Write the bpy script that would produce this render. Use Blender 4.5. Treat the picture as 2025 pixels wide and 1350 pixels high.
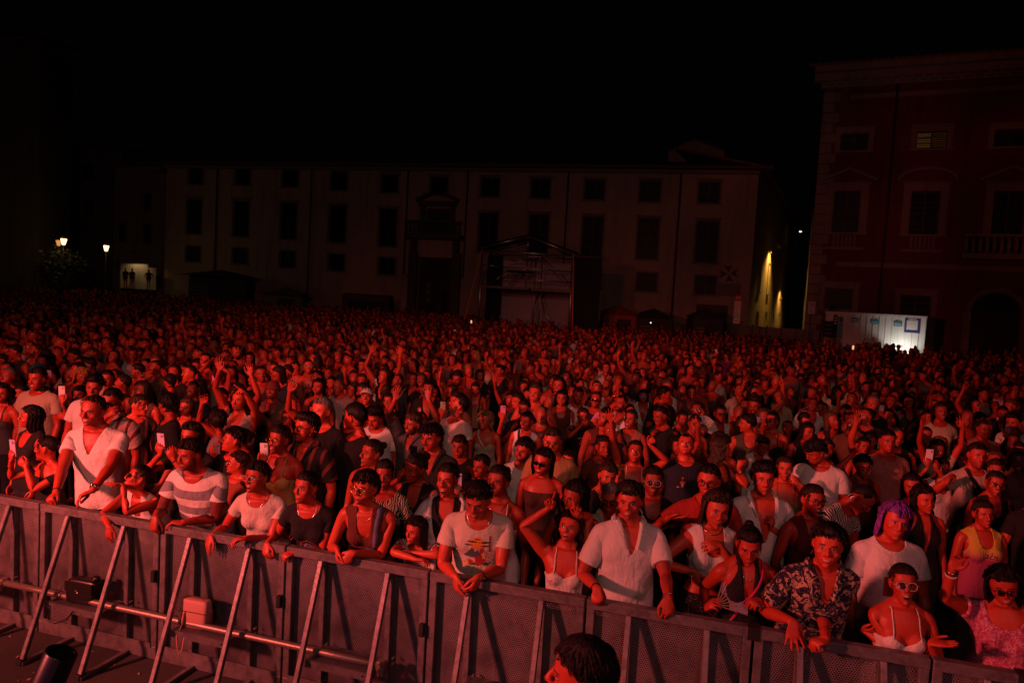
import bpy, math, random, sys
import numpy as np
from mathutils import Vector
from mathutils.kdtree import KDTree as _KD
from mathutils.bvhtree import BVHTree
from mathutils.geometry import barycentric_transform
class KDTree:
    def __init__(s, n): s.k = _KD(n)
    def insert(s, v, i): s.k.insert((float(v[0]), float(v[1]), float(v[2])), i)
    def balance(s): s.k.balance()
    def find(s, v): r = s.k.find((float(v[0]), float(v[1]), float(v[2]))); return r if r[0] is not None else (None, -1, 9.)
    def find_n(s, v, n): return s.k.find_n((float(v[0]), float(v[1]), float(v[2])), n)
random.seed(4); np.random.seed(4)
for o in list(bpy.data.objects): bpy.data.objects.remove(o)
SC = bpy.context.scene; COL = SC.collection
# ---------------------------------------------------------------- camera: on the stage edge, 3 m up, a little tilted and rolled
FPX, PW, PH, CAMH = 1400., 2025, 1350, 3.0
TILT, ROLL = math.atan(85/1400), math.radians(3.27)
FWD = np.array([0, math.cos(TILT), -math.sin(TILT)]); _r0 = np.array([1., 0, 0]); _u0 = np.cross(_r0, FWD)
RIGHT = math.cos(ROLL)*_r0+math.sin(ROLL)*_u0; UP = np.cross(RIGHT, FWD); CAM = np.array([0, 0, CAMH])
cd = bpy.data.cameras.new('camera'); cam = bpy.data.objects.new('camera', cd); COL.objects.link(cam); SC.camera = cam
cd.sensor_width = 36; cd.lens = FPX/PW*36; cd.clip_start = .05; cd.clip_end = 600
from mathutils import Matrix
cam.matrix_world = Matrix([[RIGHT[0], UP[0], -FWD[0], 0], [RIGHT[1], UP[1], -FWD[1], 0], [RIGHT[2], UP[2], -FWD[2], CAMH], [0, 0, 0, 1]])
cd.dof.use_dof = True; cd.dof.focus_distance = 5.6; cd.dof.aperture_fstop = 2.8
def ray(u, v): d = FWD*FPX+RIGHT*(u-PW/2)+UP*(PH/2-v); return d/np.linalg.norm(d)
def atz(u, v, z): d = ray(u, v); return CAM+d*((z-CAMH)/d[2])
def atplane(u, v, p, n): d = ray(u, v); return CAM+d*(((np.asarray(p)-CAM)@n)/(d@n))
def proj(p): q = np.asarray(p)-CAM; w = q@FWD; return PW/2+FPX*(q@RIGHT)/w, PH/2-FPX*(q@UP)/w, w
RAIL_A = np.array([-4.2676, 5.9084, 0.]); RAIL_D = np.array([.9606, -.2780, 0.]); RAIL_N = np.array([.2780, .9606, 0.]); RAIL_Z = 1.09
# ---------------------------------------------------------------- night sky
W = bpy.data.worlds.new('World'); SC.world = W; W.use_nodes = True
bg = W.node_tree.nodes['Background']; bg.inputs[0].default_value = (.55, .62, .8, 1); bg.inputs[1].default_value = .0006
SC.view_settings.view_transform = 'Standard'; SC.view_settings.look = 'None'; SC.view_settings.exposure = 0; SC.view_settings.gamma = 1; SC.view_settings.use_curve_mapping = False
# ---------------------------------------------------------------- stage lighting (the rig hangs behind and above the camera)
def aim(o, to): o.rotation_euler = (Vector(to)-o.location).to_track_quat('-Z', 'Y').to_euler()
def stage_spot(loc, to, power, col, size, blend, radius, gobo=0):
    l = bpy.data.lights.new('stage_light', 'SPOT'); l.energy = power; l.color = col; l.spot_size = math.radians(size); l.spot_blend = blend; l.shadow_soft_size = radius
    o = bpy.data.objects.new('stage_light', l); COL.objects.link(o); o.location = loc; aim(o, to)
    if gobo:   # broken light of the moving heads
        l.use_nodes = True; n = l.node_tree.nodes; k = l.node_tree.links; e = n['Emission']; tc = n.new('ShaderNodeTexCoord'); nz = n.new('ShaderNodeTexNoise'); nz.inputs['Scale'].default_value = gobo; nz.inputs['Detail'].default_value = 2.; mr = n.new('ShaderNodeMapRange'); mr.inputs[1].default_value = .35; mr.inputs[2].default_value = .65; mr.inputs[3].default_value = .50; mr.inputs[4].default_value = 1.45
        k.new(tc.outputs['Normal'], nz.inputs['Vector']); k.new(nz.outputs[0], mr.inputs[0]); k.new(mr.outputs[0], e.inputs['Strength'])
    return o
stage_spot((-8.6, -.4, 4.3), (.4, 8.2, 1.4), 5900, (1., .140, .112), 84, 1., .36, 10.)
stage_spot((-7.0, -5.5, 7.0), (-4.0, 16.5, 1.2), 3500, (1., .12, .09), 46, .9, .30, 13.)
stage_spot((3.7, -2.8, 3.9), (2.4, 4.8, 1.0), 230, (1., .20, .22), 58, 1., .3)
stage_spot((.4, -1.7, 1.1), (.9, 5.5, .4), 15, (.95, .40, .60), 110, 1., .5)
stage_spot((-3.3, .65, 2.4), (-2.1, 3.3, 1.0), 14, (.35, .22, 1.), 40, .8, .08)
# dim spill of the whole rig over the square
stage_spot((0, -8.7, 9.8), (-6., 60, 7.), 2700, (1., .46, .37), 80, 1., 1.)
SC.cycles.max_bounces = 5; SC.cycles.diffuse_bounces = 1; SC.cycles.glossy_bounces = 2; SC.cycles.transmission_bounces = 4; SC.cycles.transparent_max_bounces = 12; SC.cycles.caustics_reflective = False; SC.cycles.caustics_refractive = False
SC.cycles.use_denoising = True
# ---------------------------------------------------------------- numeric helpers
def rot(axis, ang):
    a = np.asarray(axis, float); a = a/(np.linalg.norm(a)+1e-12)
    K = np.array([[0, -a[2], a[1]], [a[2], 0, -a[0]], [-a[1], a[0], 0]])
    return np.eye(3)+math.sin(ang)*K+(1-math.cos(ang))*(K@K)
def Rx(a): return rot((1, 0, 0), a)
def Ry(a): return rot((0, 1, 0), a)
def Rz(a): return rot((0, 0, 1), a)
def unit(v):
    v = np.asarray(v, float); return v/(np.linalg.norm(v)+1e-12)
def between(a, b):
    a = unit(a); b = unit(b); c = np.cross(a, b); d = float(a@b)
    if d > .99999: return np.eye(3)
    if d < -.99999:
        ax = np.cross(a, (0, 0, 1.)); ax = ax if np.linalg.norm(ax) > .1 else np.array([1., 0, 0])
        return rot(ax, math.pi)
    return rot(c, math.acos(max(-1, min(1, d))))
def sstep(a, b, x):
    t = np.clip((x-a)/(b-a), 0, 1); return t*t*(3-2*t)
def vnormals(V, T):
    n = np.cross(V[T[:, 1]]-V[T[:, 0]], V[T[:, 2]]-V[T[:, 0]])
    N = np.zeros_like(V)
    for k in range(3):
        for c in range(3): N[:, c] += np.bincount(T[:, k], n[:, c], len(V))
    return N/(np.linalg.norm(N, axis=1)[:, None]+1e-12)
def smooth_mesh(V, T, it, lam=.5, mask=None):
    e = np.vstack([T[:, [0, 1]], T[:, [1, 2]], T[:, [2, 0]]]); e = np.vstack([e, e[:, ::-1]])
    deg = np.bincount(e[:, 0], minlength=len(V))+1e-9
    V = V.copy(); m = lam if mask is None else (lam*mask)[:, None]
    for _ in range(it):
        A = np.stack([np.bincount(e[:, 0], V[e[:, 1], c], len(V)) for c in range(3)], 1)/deg[:, None]
        V += (A-V)*m
    return V
def wob(P, seed, freq, k=5, aniso=(1, 1, 1)):
    r = np.random.RandomState(seed); s = 0
    for _ in range(k):
        d = r.normal(size=3)*np.array(aniso); d = d/np.linalg.norm(d)*freq*r.uniform(.6, 1.6)
        s = s+np.sin(P@d+r.uniform(0, 6.3))
    return s/k
# ---------------------------------------------------------------- mesh building
class MB:
    """collects triangles / polygons of one part"""
    def __init__(s): s.v = []; s.f = []; s.n = 0
    def add(s, V, F):
        s.v.append(np.asarray(V, float)); s.f += [tuple(int(i)+s.n for i in f) for f in F]; s.n += len(V); return s
    def box(s, c, h, R=None, bevel=0.):
        c = np.asarray(c, float); h = np.asarray(h, float)
        if bevel <= 0:
            P = np.array([[x, y, z] for x in (-1, 1) for y in (-1, 1) for z in (-1, 1)])*h
            F = [(0, 1, 3, 2), (4, 6, 7, 5), (0, 4, 5, 1), (2, 3, 7, 6), (0, 2, 6, 4), (1, 5, 7, 3)]
        else:
            b = min(bevel, h.min()*.6); P = []; idx = {}
            for x in (-1, 1):
                for y in (-1, 1):
                    for z in (-1, 1):
                        for ax in range(3):
                            q = np.array([x, y, z])*(h-b); q[ax] = (x, y, z)[ax]*h[ax]; idx[(x, y, z, ax)] = len(P); P.append(q)
            P = np.array(P); F = []
            def orient(f):
                a = P[list(f)]; n = np.cross(a[1]-a[0], a[2]-a[0])
                F.append(tuple(f) if n@a.mean(0) > 0 else tuple(f[::-1]))
            for ax in range(3):
                o = [i for i in range(3) if i != ax]
                for sg in (-1, 1):
                    q = []
                    for (p, r) in ((-1, -1), (1, -1), (1, 1), (-1, 1)):
                        k = [0, 0, 0]; k[ax] = sg; k[o[0]] = p; k[o[1]] = r; q.append(idx[(*k, ax)])
                    orient(q)
                for p in (-1, 1):
                    for r in (-1, 1):
                        k0 = [0, 0, 0]; k0[o[0]] = p; k0[o[1]] = r; k1 = list(k0); k0[ax] = -1; k1[ax] = 1
                        orient([idx[(*k0, o[0])], idx[(*k1, o[0])], idx[(*k1, o[1])], idx[(*k0, o[1])]])
            for x in (-1, 1):
                for y in (-1, 1):
                    for z in (-1, 1): orient([idx[(x, y, z, a)] for a in range(3)])
        if R is not None: P = P@np.asarray(R).T
        return s.add(P+c, F)
    def bar(s, a, b, w, d, up=(0, 0, 1), bevel=0.):
        """box running from a to b, w across, d along the 'up' side"""
        a = np.asarray(a, float); b = np.asarray(b, float); y = unit(b-a); x = np.cross(y, up)
        x = unit(x) if np.linalg.norm(x) > 1e-6 else np.array([1., 0, 0]); z = np.cross(x, y)
        return s.box((a+b)/2, (w/2, np.linalg.norm(b-a)/2, d/2), np.stack([x, y, z], 1), bevel)
    def tube(s, pts, r, n=8, caps=True, flat=1.):
        V, F = tube_mesh(pts, r, n, caps, flat); return s.add(V, F)
    def ball(s, c, r, nu=12, nv=8, R=None):
        r = np.broadcast_to(np.asarray(r, float), (3,)); P = [(0, 0, 1)]; F = []
        for j in range(1, nv):
            t = math.pi*j/nv
            for i in range(nu):
                a = 2*math.pi*i/nu; P.append((math.sin(t)*math.cos(a), math.sin(t)*math.sin(a), math.cos(t)))
        P.append((0, 0, -1)); L = len(P)-1
        for i in range(nu):
            k = (i+1) % nu; F.append((0, 1+i, 1+k)); b = 1+(nv-2)*nu; F.append((L, b+k, b+i))
            for j in range(nv-2): p = 1+j*nu; F.append((p+i, p+nu+i, p+nu+k, p+k))
        P = np.array(P)*r
        if R is not None: P = P@np.asarray(R).T
        return s.add(P+np.asarray(c), F)
    def quad(s, a, b, c, d): return s.add([a, b, c, d], [(0, 1, 2, 3)])
    def data(s): return np.vstack(s.v), s.f
    def build(s, name, m, parent=None, smooth=False):
        V, F = s.data(); return link(name, V, F, m, parent, smooth)
def tube_mesh(pts, r, n=8, caps=True, flat=1.):
    P = np.asarray(pts, float); m = len(P); r = np.broadcast_to(np.asarray(r, float), (m,))
    Tn = np.gradient(P, axis=0); Tn /= np.linalg.norm(Tn, axis=1)[:, None]+1e-12
    x = np.cross(Tn[0], (0, 0, 1.)); x = x if np.linalg.norm(x) > .2 else np.cross(Tn[0], (0, 1., 0)); x = unit(x)
    V = []; a = np.arange(n)*2*math.pi/n
    for i in range(m):
        x = unit(x-Tn[i]*(x@Tn[i])); y = np.cross(Tn[i], x)
        V.append(P[i]+r[i]*(np.cos(a)[:, None]*x+flat*np.sin(a)[:, None]*y))
    V = np.vstack(V); F = []
    for i in range(m-1):
        for j in range(n):
            k = (j+1) % n; F.append((i*n+j, i*n+k, (i+1)*n+k, (i+1)*n+j))
    if caps: F.append(tuple(range(n))[::-1]); F.append(tuple((m-1)*n+j for j in range(n)))
    return V, F
def link(name, V, F, m, parent=None, smooth=False, attrs=None, mats=None):
    me = bpy.data.meshes.new(name)
    if isinstance(F, np.ndarray):
        V = np.ascontiguousarray(V, dtype=np.float32); F = np.ascontiguousarray(F, dtype=np.int32); nf = len(F); k = F.shape[1]
        me.vertices.add(len(V)); me.vertices.foreach_set('co', V.ravel())
        me.loops.add(nf*k); me.loops.foreach_set('vertex_index', F.ravel())
        me.polygons.add(nf); me.polygons.foreach_set('loop_start', np.arange(0, nf*k, k, dtype=np.int32))
        if mats is not None: me.polygons.foreach_set('material_index', np.ascontiguousarray(mats, dtype=np.int32))
        me.polygons.foreach_set('use_smooth', np.full(nf, bool(smooth)))
        me.update(calc_edges=True)
    else:
        me.from_pydata(np.asarray(V).tolist(), [], F)
        if smooth: me.polygons.foreach_set('use_smooth', np.ones(len(me.polygons), bool))
        me.update()
    for an, (ty, dat) in (attrs or {}).items():
        at = me.attributes.new(an, ty, 'POINT')
        at.data.foreach_set('vector' if ty == 'FLOAT_VECTOR' else 'color' if ty == 'FLOAT_COLOR' else 'value', np.ascontiguousarray(dat, dtype=np.float32).ravel())
    for x in (m if isinstance(m, (list, tuple)) else [m]): me.materials.append(x)
    o = bpy.data.objects.new(name, me); bpy.context.scene.collection.objects.link(o)
    if parent is not None: o.parent = parent
    return o
def tris_of(me):
    me.calc_loop_triangles(); T = np.empty(len(me.loop_triangles)*3, np.int32); me.loop_triangles.foreach_get('vertices', T)
    V = np.empty(len(me.vertices)*3, np.float32); me.vertices.foreach_get('co', V)
    return V.reshape(-1, 3).astype(float), T.reshape(-1, 3)
def remesh(parts, voxel):
    mb = MB()
    for V, F in parts: mb.add(V, F)
    V, F = mb.data(); me = bpy.data.meshes.new('tmp'); me.from_pydata(V.tolist(), [], F); me.update()
    o = bpy.data.objects.new('tmp', me); bpy.context.scene.collection.objects.link(o)
    md = o.modifiers.new('r', 'REMESH'); md.mode = 'VOXEL'; md.voxel_size = voxel
    ev = o.evaluated_get(bpy.context.evaluated_depsgraph_get()); m2 = ev.to_mesh(); r = tris_of(m2); ev.to_mesh_clear()
    bpy.data.objects.remove(o); bpy.data.meshes.remove(me); return r
def decimate(V, T, target, keep=None):
    me = bpy.data.meshes.new('tmp'); me.from_pydata(V.tolist(), [], T.tolist()); me.update()
    o = bpy.data.objects.new('tmp', me); bpy.context.scene.collection.objects.link(o)
    md = o.modifiers.new('d', 'DECIMATE'); md.ratio = min(1., target/len(T))
    if keep is not None:
        g = o.vertex_groups.new(name='k')
        for i in np.nonzero(keep > .02)[0]: g.add([int(i)], float(keep[i]), 'REPLACE')
        md.vertex_group = 'k'; md.invert_vertex_group = True; md.vertex_group_factor = 6.
    ev = o.evaluated_get(bpy.context.evaluated_depsgraph_get()); m2 = ev.to_mesh(); r = tris_of(m2); ev.to_mesh_clear()
    bpy.data.objects.remove(o); bpy.data.meshes.remove(me); return r
# ---------------------------------------------------------------- the human template
def ring_loft(rows, n=28, pw=2.3, cy=0.):
    """rows: z, half width, front depth (to -y), back depth"""
    a = np.arange(n)*2*math.pi/n; V = []; e = 2/pw
    cx = np.sign(np.cos(a))*np.abs(np.cos(a))**e; sy = np.sign(np.sin(a))*np.abs(np.sin(a))**e
    for z, w, f, b in rows: V.append(np.stack([w*cx, cy+np.where(sy < 0, f*sy, b*sy), np.full(n, z)], 1))
    V = np.vstack(V); m = len(rows); F = []
    for i in range(m-1):
        for j in range(n): k = (j+1) % n; F.append((i*n+j, i*n+k, (i+1)*n+k, (i+1)*n+j))
    up = rows[-1][0] > rows[0][0]
    F.append(tuple(range(n))[::-1]); F.append(tuple((m-1)*n+j for j in range(n)))
    if not up: F = [f[::-1] for f in F]
    return V, F
AD = np.array([math.cos(math.radians(50)), 0, -math.sin(math.radians(50))])   # rest arm direction (her / his left arm)
AN = np.array([-AD[2]*-1, 0, 0]); AN = np.array([-math.sin(math.radians(50)), 0, -math.cos(math.radians(50))])  # palm normal
def head_parts(sex):
    f = sex == 'f'; jw = .88 if f else 1.
    rows = [(.119, .012, .012, .03), (.114, .034, .036, .055), (.100, .054, .062, .080), (.078, .067, .080, .093), (.048, .0745, .0895, .101),
            (.02, .0765, .0925, .102), (-.005, .075, .0885, .098), (-.03, .0725, .0885, .086), (-.055, .068*(.97 if f else 1), .088, .068),
            (-.078, .0605*jw, .0865, .048), (-.098, .048*jw, .083, .028), (-.112, .034*jw, .076, .008), (-.119, .017*jw, .066, -.02)]
    P = [ring_loft(rows, 32, 2.25)]
    def ball(c, r, R=None): P.append(MB().ball(c, r, 14, 10, R).data())
    k = .9 if f else 1.
    P.append(tube_mesh([(0, -.086, .022), (0, -.0945, .004), (0, -.102, -.014), (0, -.108*(.985 if f else 1), -.032), (0, -.100, -.043)], [.008*k, .0085*k, .010*k, .0128*k, .008], 10))
    for s in (-1, 1):
        ball((s*.0118*k, -.0985, -.0415), (.0082, .010, .0082))
        P.append(tube_mesh([(s*.008, -.0905, .0165), (s*.028, -.0885, .0225), (s*.047, -.077, .0175)], [.006, .0085 if not f else .006, .005], 8))
        ball((s*.0315, -.0745, .0), (.0145, .0135, .0125))
        ball((s*.043, -.0565, -.031), (.025, .0235, .021))
        ball((s*.0795, .014, -.006), (.0075, .018, .031), Rz(s*-.35)@Rx(-.15))
        ball((s*.076, .010, -.03), (.007, .010, .012))
    P.append(tube_mesh([(-.0255, -.0775, -.0715), (-.013, -.0885, -.0685), (0, -.0915, -.0700), (.013, -.0885, -.0685), (.0255, -.0775, -.0715)], [.003, .0052, .0058, .0052, .003], 8))
    P.append(tube_mesh([(-.0235, -.0775, -.0745), (-.012, -.0875, -.0795), (0, -.0905, -.0805), (.012, -.0875, -.0795), (.0235, -.0775, -.0745)], [.003, .006, .0072, .006, .003], 8))
    ball((0, -.0755, -.106), (.020*jw, .0165, .0145))
    return P
class Template: pass
def build_template(sex):
    f = sex == 'f'; t = Template(); t.sex = sex; parts = []
    HC = np.array([0, -.012, 1.636]) if not f else np.array([0, -.012, 1.532]); t.HC = HC; hs = .968 if not f else .930; t.hs = hs
    head = [(V*hs+HC, F) for V, F in head_parts(sex)]
    if not f:
        rows = [(.85, .10, .07, .09), (.88, .158, .098, .115), (.94, .172, .108, .125), (1.0, .166, .108, .112), (1.07, .155, .110, .098), (1.14, .156, .114, .095),
                (1.22, .168, .122, .103), (1.30, .180, .130, .110), (1.36, .184, .120, .112), (1.41, .165, .095, .108), (1.45, .125, .066, .098), (1.48, .085, .05, .088)]
        t.sh = np.array([.182, .012, 1.405]); la, lf = .29, .255; ra = [.058, .055, .050, .044, .040]; rf = [.041, .045, .040, .031, .027]; hk = 1.
        zneck = 1.47; nk = .058; hipx, hipz, kn, an = .095, .90, .49, .09; rl = [.098, .088, .07, .056]; rs = [.055, .058, .048, .037]; t.zw = 1.06; t.zb = 1.28
    else:
        rows = [(.80, .10, .07, .09), (.83, .160, .092, .115), (.89, .178, .100, .128), (.95, .168, .100, .112), (1.01, .140, .094, .088), (1.06, .128, .090, .080),
                (1.13, .134, .094, .082), (1.20, .145, .098, .088), (1.27, .153, .096, .094), (1.32, .142, .080, .092), (1.355, .108, .056, .085), (1.385, .068, .044, .075)]
        t.sh = np.array([.155, .010, 1.312]); la, lf = .265, .235; ra = [.046, .044, .040, .036, .033]; rf = [.034, .037, .032, .025, .022]; hk = .88
        zneck = 1.375; nk = .049; hipx, hipz, kn, an = .09, .845, .46, .085; rl = [.1, .09, .068, .053]; rs = [.05, .054, .043, .033]; t.zw = 1.0; t.zb = 1.19
    t.zn = zneck; t.rows = rows
    body = [ring_loft(rows, 32, 2.35)]
    body.append(tube_mesh([(0, .036, zneck-.03), (0, .030, zneck+.035), (0, .018, HC[2]-.055), (0, .012, HC[2]-.02)], [nk*1.12, nk, nk*.98, nk*.95], 18))
    for s in (-1, 1):
        S = t.sh*np.array([s, 1, 1]); D = AD*np.array([s, 1, 1])
        body.append(tube_mesh([(s*.03, .035, zneck+.03), (s*.075, .03, zneck-.005), (s*.12, .022, t.sh[2]+.022), (s*(t.sh[0]-.005), .014, t.sh[2]+.004)], [nk*.72, nk*.75, nk*.85, ra[0]*1.04], 14))
        E = S+D*la; W = E+D*lf
        body.append(tube_mesh([S-D*.05, S-D*.01, S+D*.05, S+D*.13, S+D*.22, E], [ra[0]*.7, ra[0]*1.06, ra[0]*1.04, ra[1], ra[2]*.95, ra[4]], 16))
        body.append(tube_mesh([E-D*.03, E, E+D*.06, E+D*.14, E+D*.2, W, W+D*.012], [ra[4]*.8, rf[0]*.95, rf[1], rf[2], rf[3], rf[4], rf[4]], 16, True, .95))
        body.append(tube_mesh([(s*hipx*.9, .005, hipz+.02), (s*hipx, .002, hipz-.12), (s*hipx*1.02, 0, hipz-.26), (s*hipx*1.02, -.004, kn+.03), (s*hipx*1.02, .004, kn-.04), (s*hipx*1.02, .014, kn-.14), (s*hipx*1.02, .018, an+.1), (s*hipx*1.02, .02, an-.03)],
                              [rl[0]*1.0, rl[1], rl[2], rl[3], rs[0], rs[1], rs[2], rs[3]], 16))
        body.append(tube_mesh([(s*hipx*1.03, .055, .035), (s*hipx*1.05, .0, .05), (s*hipx*1.1, -.07, .04), (s*hipx*1.15, -.15, .027), (s*hipx*1.16, -.175, .022)], [.028, .04, .04, .034, .018], 12))
        if not f: body.append(MB().ball((s*.082, -.074, 1.31), (.088, .052, .075), 14, 10).data())
        else: body.append(MB().ball((s*.068, -.070, 1.195), (.066, .058, .070), 16, 12).data())
        # hand
        t.la, t.lf = la, lf
        n = AN*np.array([s, 1, 1]); th = np.array([0, -1., 0])
        def hp(d, y, q): return W+hk*(D*d+th*y+n*q)
        pl = []
        for d, w, k2 in ((-.008, .026, .017), (.02, .036, .0175), (.05, .042, .0165), (.08, .042, .0145), (.094, .038, .010)):
            a = np.arange(14)*2*math.pi/14; pl.append(np.array([hp(d, w*np.sign(math.cos(x))*abs(math.cos(x))**.8, k2*math.sin(x)) for x in a]))
        V = np.vstack(pl); F = [(i*14+j, i*14+(j+1) % 14, (i+1)*14+(j+1) % 14, (i+1)*14+j) for i in range(4) for j in range(14)]+[tuple(range(14))[::-1], tuple(56+j for j in range(14))]
        body.append((V, F))
        fj = []
        for y, d0, L, r, sp in ((.032, .086, .076, .0088, .09), (.0105, .09, .084, .0090, .02), (-.0110, .088, .078, .0086, -.05), (-.0315, .080, .060, .0076, -.13)):
            dr = unit(D+th*sp); b = hp(d0, y, 0); j = [b-dr*.012*hk]+[b+dr*L*hk*q for q in (.46, .76, 1.)]
            body.append(tube_mesh([b-dr*.02*hk, b, j[1], (j[1]+j[2])/2, j[2], j[3]-dr*.004*hk, j[3]], np.array([r, r*1.04, r*.98, r*.9, r*.92, r*.8, r*.45])*hk, 10)); fj.append(j)
        b = hp(.022, .026, .004); dr = unit(D*.72+th*.66+n*.22); j = [b, b+dr*.046*hk, b+unit(D*.86+th*.45+n*.2)*.078*hk, b+unit(D*.9+th*.36+n*.2)*.104*hk]
        body.append(tube_mesh([b, (b+j[1])/2, j[1], j[2], j[3]-dr*.004, j[3]], np.array([.0165, .0145, .0115, .0105, .0088, .005])*hk, 10))
        fj.insert(0, j)
        setattr(t, 'arm%+d' % s, dict(S=S, E=E, W=W, D=D, n=n, th=th, F=fj, hk=hk))
        setattr(t, 'leg%+d' % s, [np.array([s*hipx, 0, hipz]), np.array([s*hipx, -.004, kn]), np.array([s*hipx, .02, an]), np.array([s*hipx*1.15, -.15, .03])])
    # bones: name, parent, head, tail, radius for weights
    B = []
    def bone(nm, par, a, b, r): B.append((nm, par, np.asarray(a, float), np.asarray(b, float), r))
    zc = t.zb
    bone('pelvis', None, (0, 0, hipz), (0, 0, t.zw-.05), .16); bone('spine', 'pelvis', (0, .01, t.zw), (0, .01, zc-.08), .15)
    bone('chest', 'spine', (0, .02, zc-.05), (0, .02, zneck-.07), .155); bone('neck', 'chest', (0, .035, zneck-.01), (0, .025, HC[2]-.08), .055)
    bone('head', 'neck', HC+np.array([0, .02, -.05]), HC+np.array([0, 0, .06]), .09)
    for s, q in ((-1, 'R'), (1, 'L')):
        A = getattr(t, 'arm%+d' % s); S, E, W, D = A['S'], A['E'], A['W'], A['D']
        bone('clav'+q, 'chest', (s*.035, .02, zneck-.06), S-np.array([s*.02, 0, -.0]), .062)
        bone('uarm'+q, 'clav'+q, S, E, ra[1]); bone('farm'+q, 'uarm'+q, E, E+(W-E)*.5, rf[1]*.97); bone('ftw'+q, 'farm'+q, E+(W-E)*.5, W, rf[2]*.97)
        bone('hand'+q, 'ftw'+q, W, W+D*.075*hk, .030*hk)
        for fi, j in enumerate(A['F']):
            for k2 in range(3): bone('f%d%d%s' % (fi, k2, q), 'hand'+q if k2 == 0 else 'f%d%d%s' % (fi, k2-1, q), j[k2], j[k2+1], (.0095 if fi else .012)*hk)
        Lg = getattr(t, 'leg%+d' % s)
        bone('thigh'+q, 'pelvis', Lg[0], Lg[1], .085); bone('shin'+q, 'thigh'+q, Lg[1], Lg[2], .055); bone('foot'+q, 'shin'+q, Lg[2], Lg[3], .04)
    t.B = B; t.bi = {b[0]: i for i, b in enumerate(B)}
    t.parent = [t.bi[b[1]] if b[1] else -1 for b in B]; t.bh = np.array([b[2] for b in B])
    # meshes
    V, T = remesh(head+body, .0036)
    zc2 = HC[2]-.118*hs
    hd = sstep(zc2-.02, zc2+.02, V[:, 2]+.9*np.maximum(0, -V[:, 1]-.02)); far = np.abs(V[:, 0])
    hnd = sstep(getattr(t, 'arm+1')['W'][0]-.05, getattr(t, 'arm+1')['W'][0]+.0, far)
    V = smooth_mesh(V, T, 22, .5, np.clip(1-hd-hnd, 0, 1)); V = smooth_mesh(V, T, 3, .5)
    keep = np.clip(hd*np.where(V[:, 1] < -.01, 1, .3)+.6*hnd, 0, 1)
    t.lod = []
    L0 = decimate(V, T, 13000); L1 = decimate(*L0, 4400); L2 = decimate(*L1, 1700); L3 = decimate(*L2, 330)
    for (v, tr) in (L0, L1, L2, L3): t.lod.append(dict(V=v, T=tr, W=weights(t, v), R=(v-HC)/hs))
    # cloth base: body without head, evenly meshed and smoothed
    t.cloth = []
    for vox, it in ((.0155, 5), (.024, 3), (.036, 1)):
        v, tr = remesh(body[:2]+[p for p in body[2:]], vox)
        v = smooth_mesh(v, tr, it, .5); t.cloth.append(dict(V=v, T=tr, W=weights(t, v), N=vnormals(v, tr)))
    return t
def weights(t, P):
    w = np.zeros((len(P), len(t.B)))
    for i, (nm, par, a, b, r) in enumerate(t.B):
        ab = b-a; q = np.clip(((P-a)@ab)/(ab@ab), 0, 1); d = np.linalg.norm(P-(a+q[:, None]*ab), axis=1)/r
        side = 1 if nm[-1] == 'L' else -1 if nm[-1] == 'R' and nm != 'R' else 0
        x = 1/np.maximum(d, .05)**6
        if nm[-1] in 'LR' and nm not in ('spine',): x = x*sstep(-.03, .03, P[:, 0]*side)
        w[:, i] = x
    w /= w.sum(1)[:, None]
    q = P-t.HC; s = q[:, 2]/t.hs+.9*np.maximum(0, -q[:, 1]+.0)/t.hs-.35*np.maximum(0, q[:, 1]-.03)
    h = sstep(-.118, -.062, s)*(np.abs(q[:, 0]) < .13)*(q[:, 2] > -.16)
    hi = t.bi['head']; w *= (1-h)[:, None]; w[:, hi] += h
    lo = 1-h; return w
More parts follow.
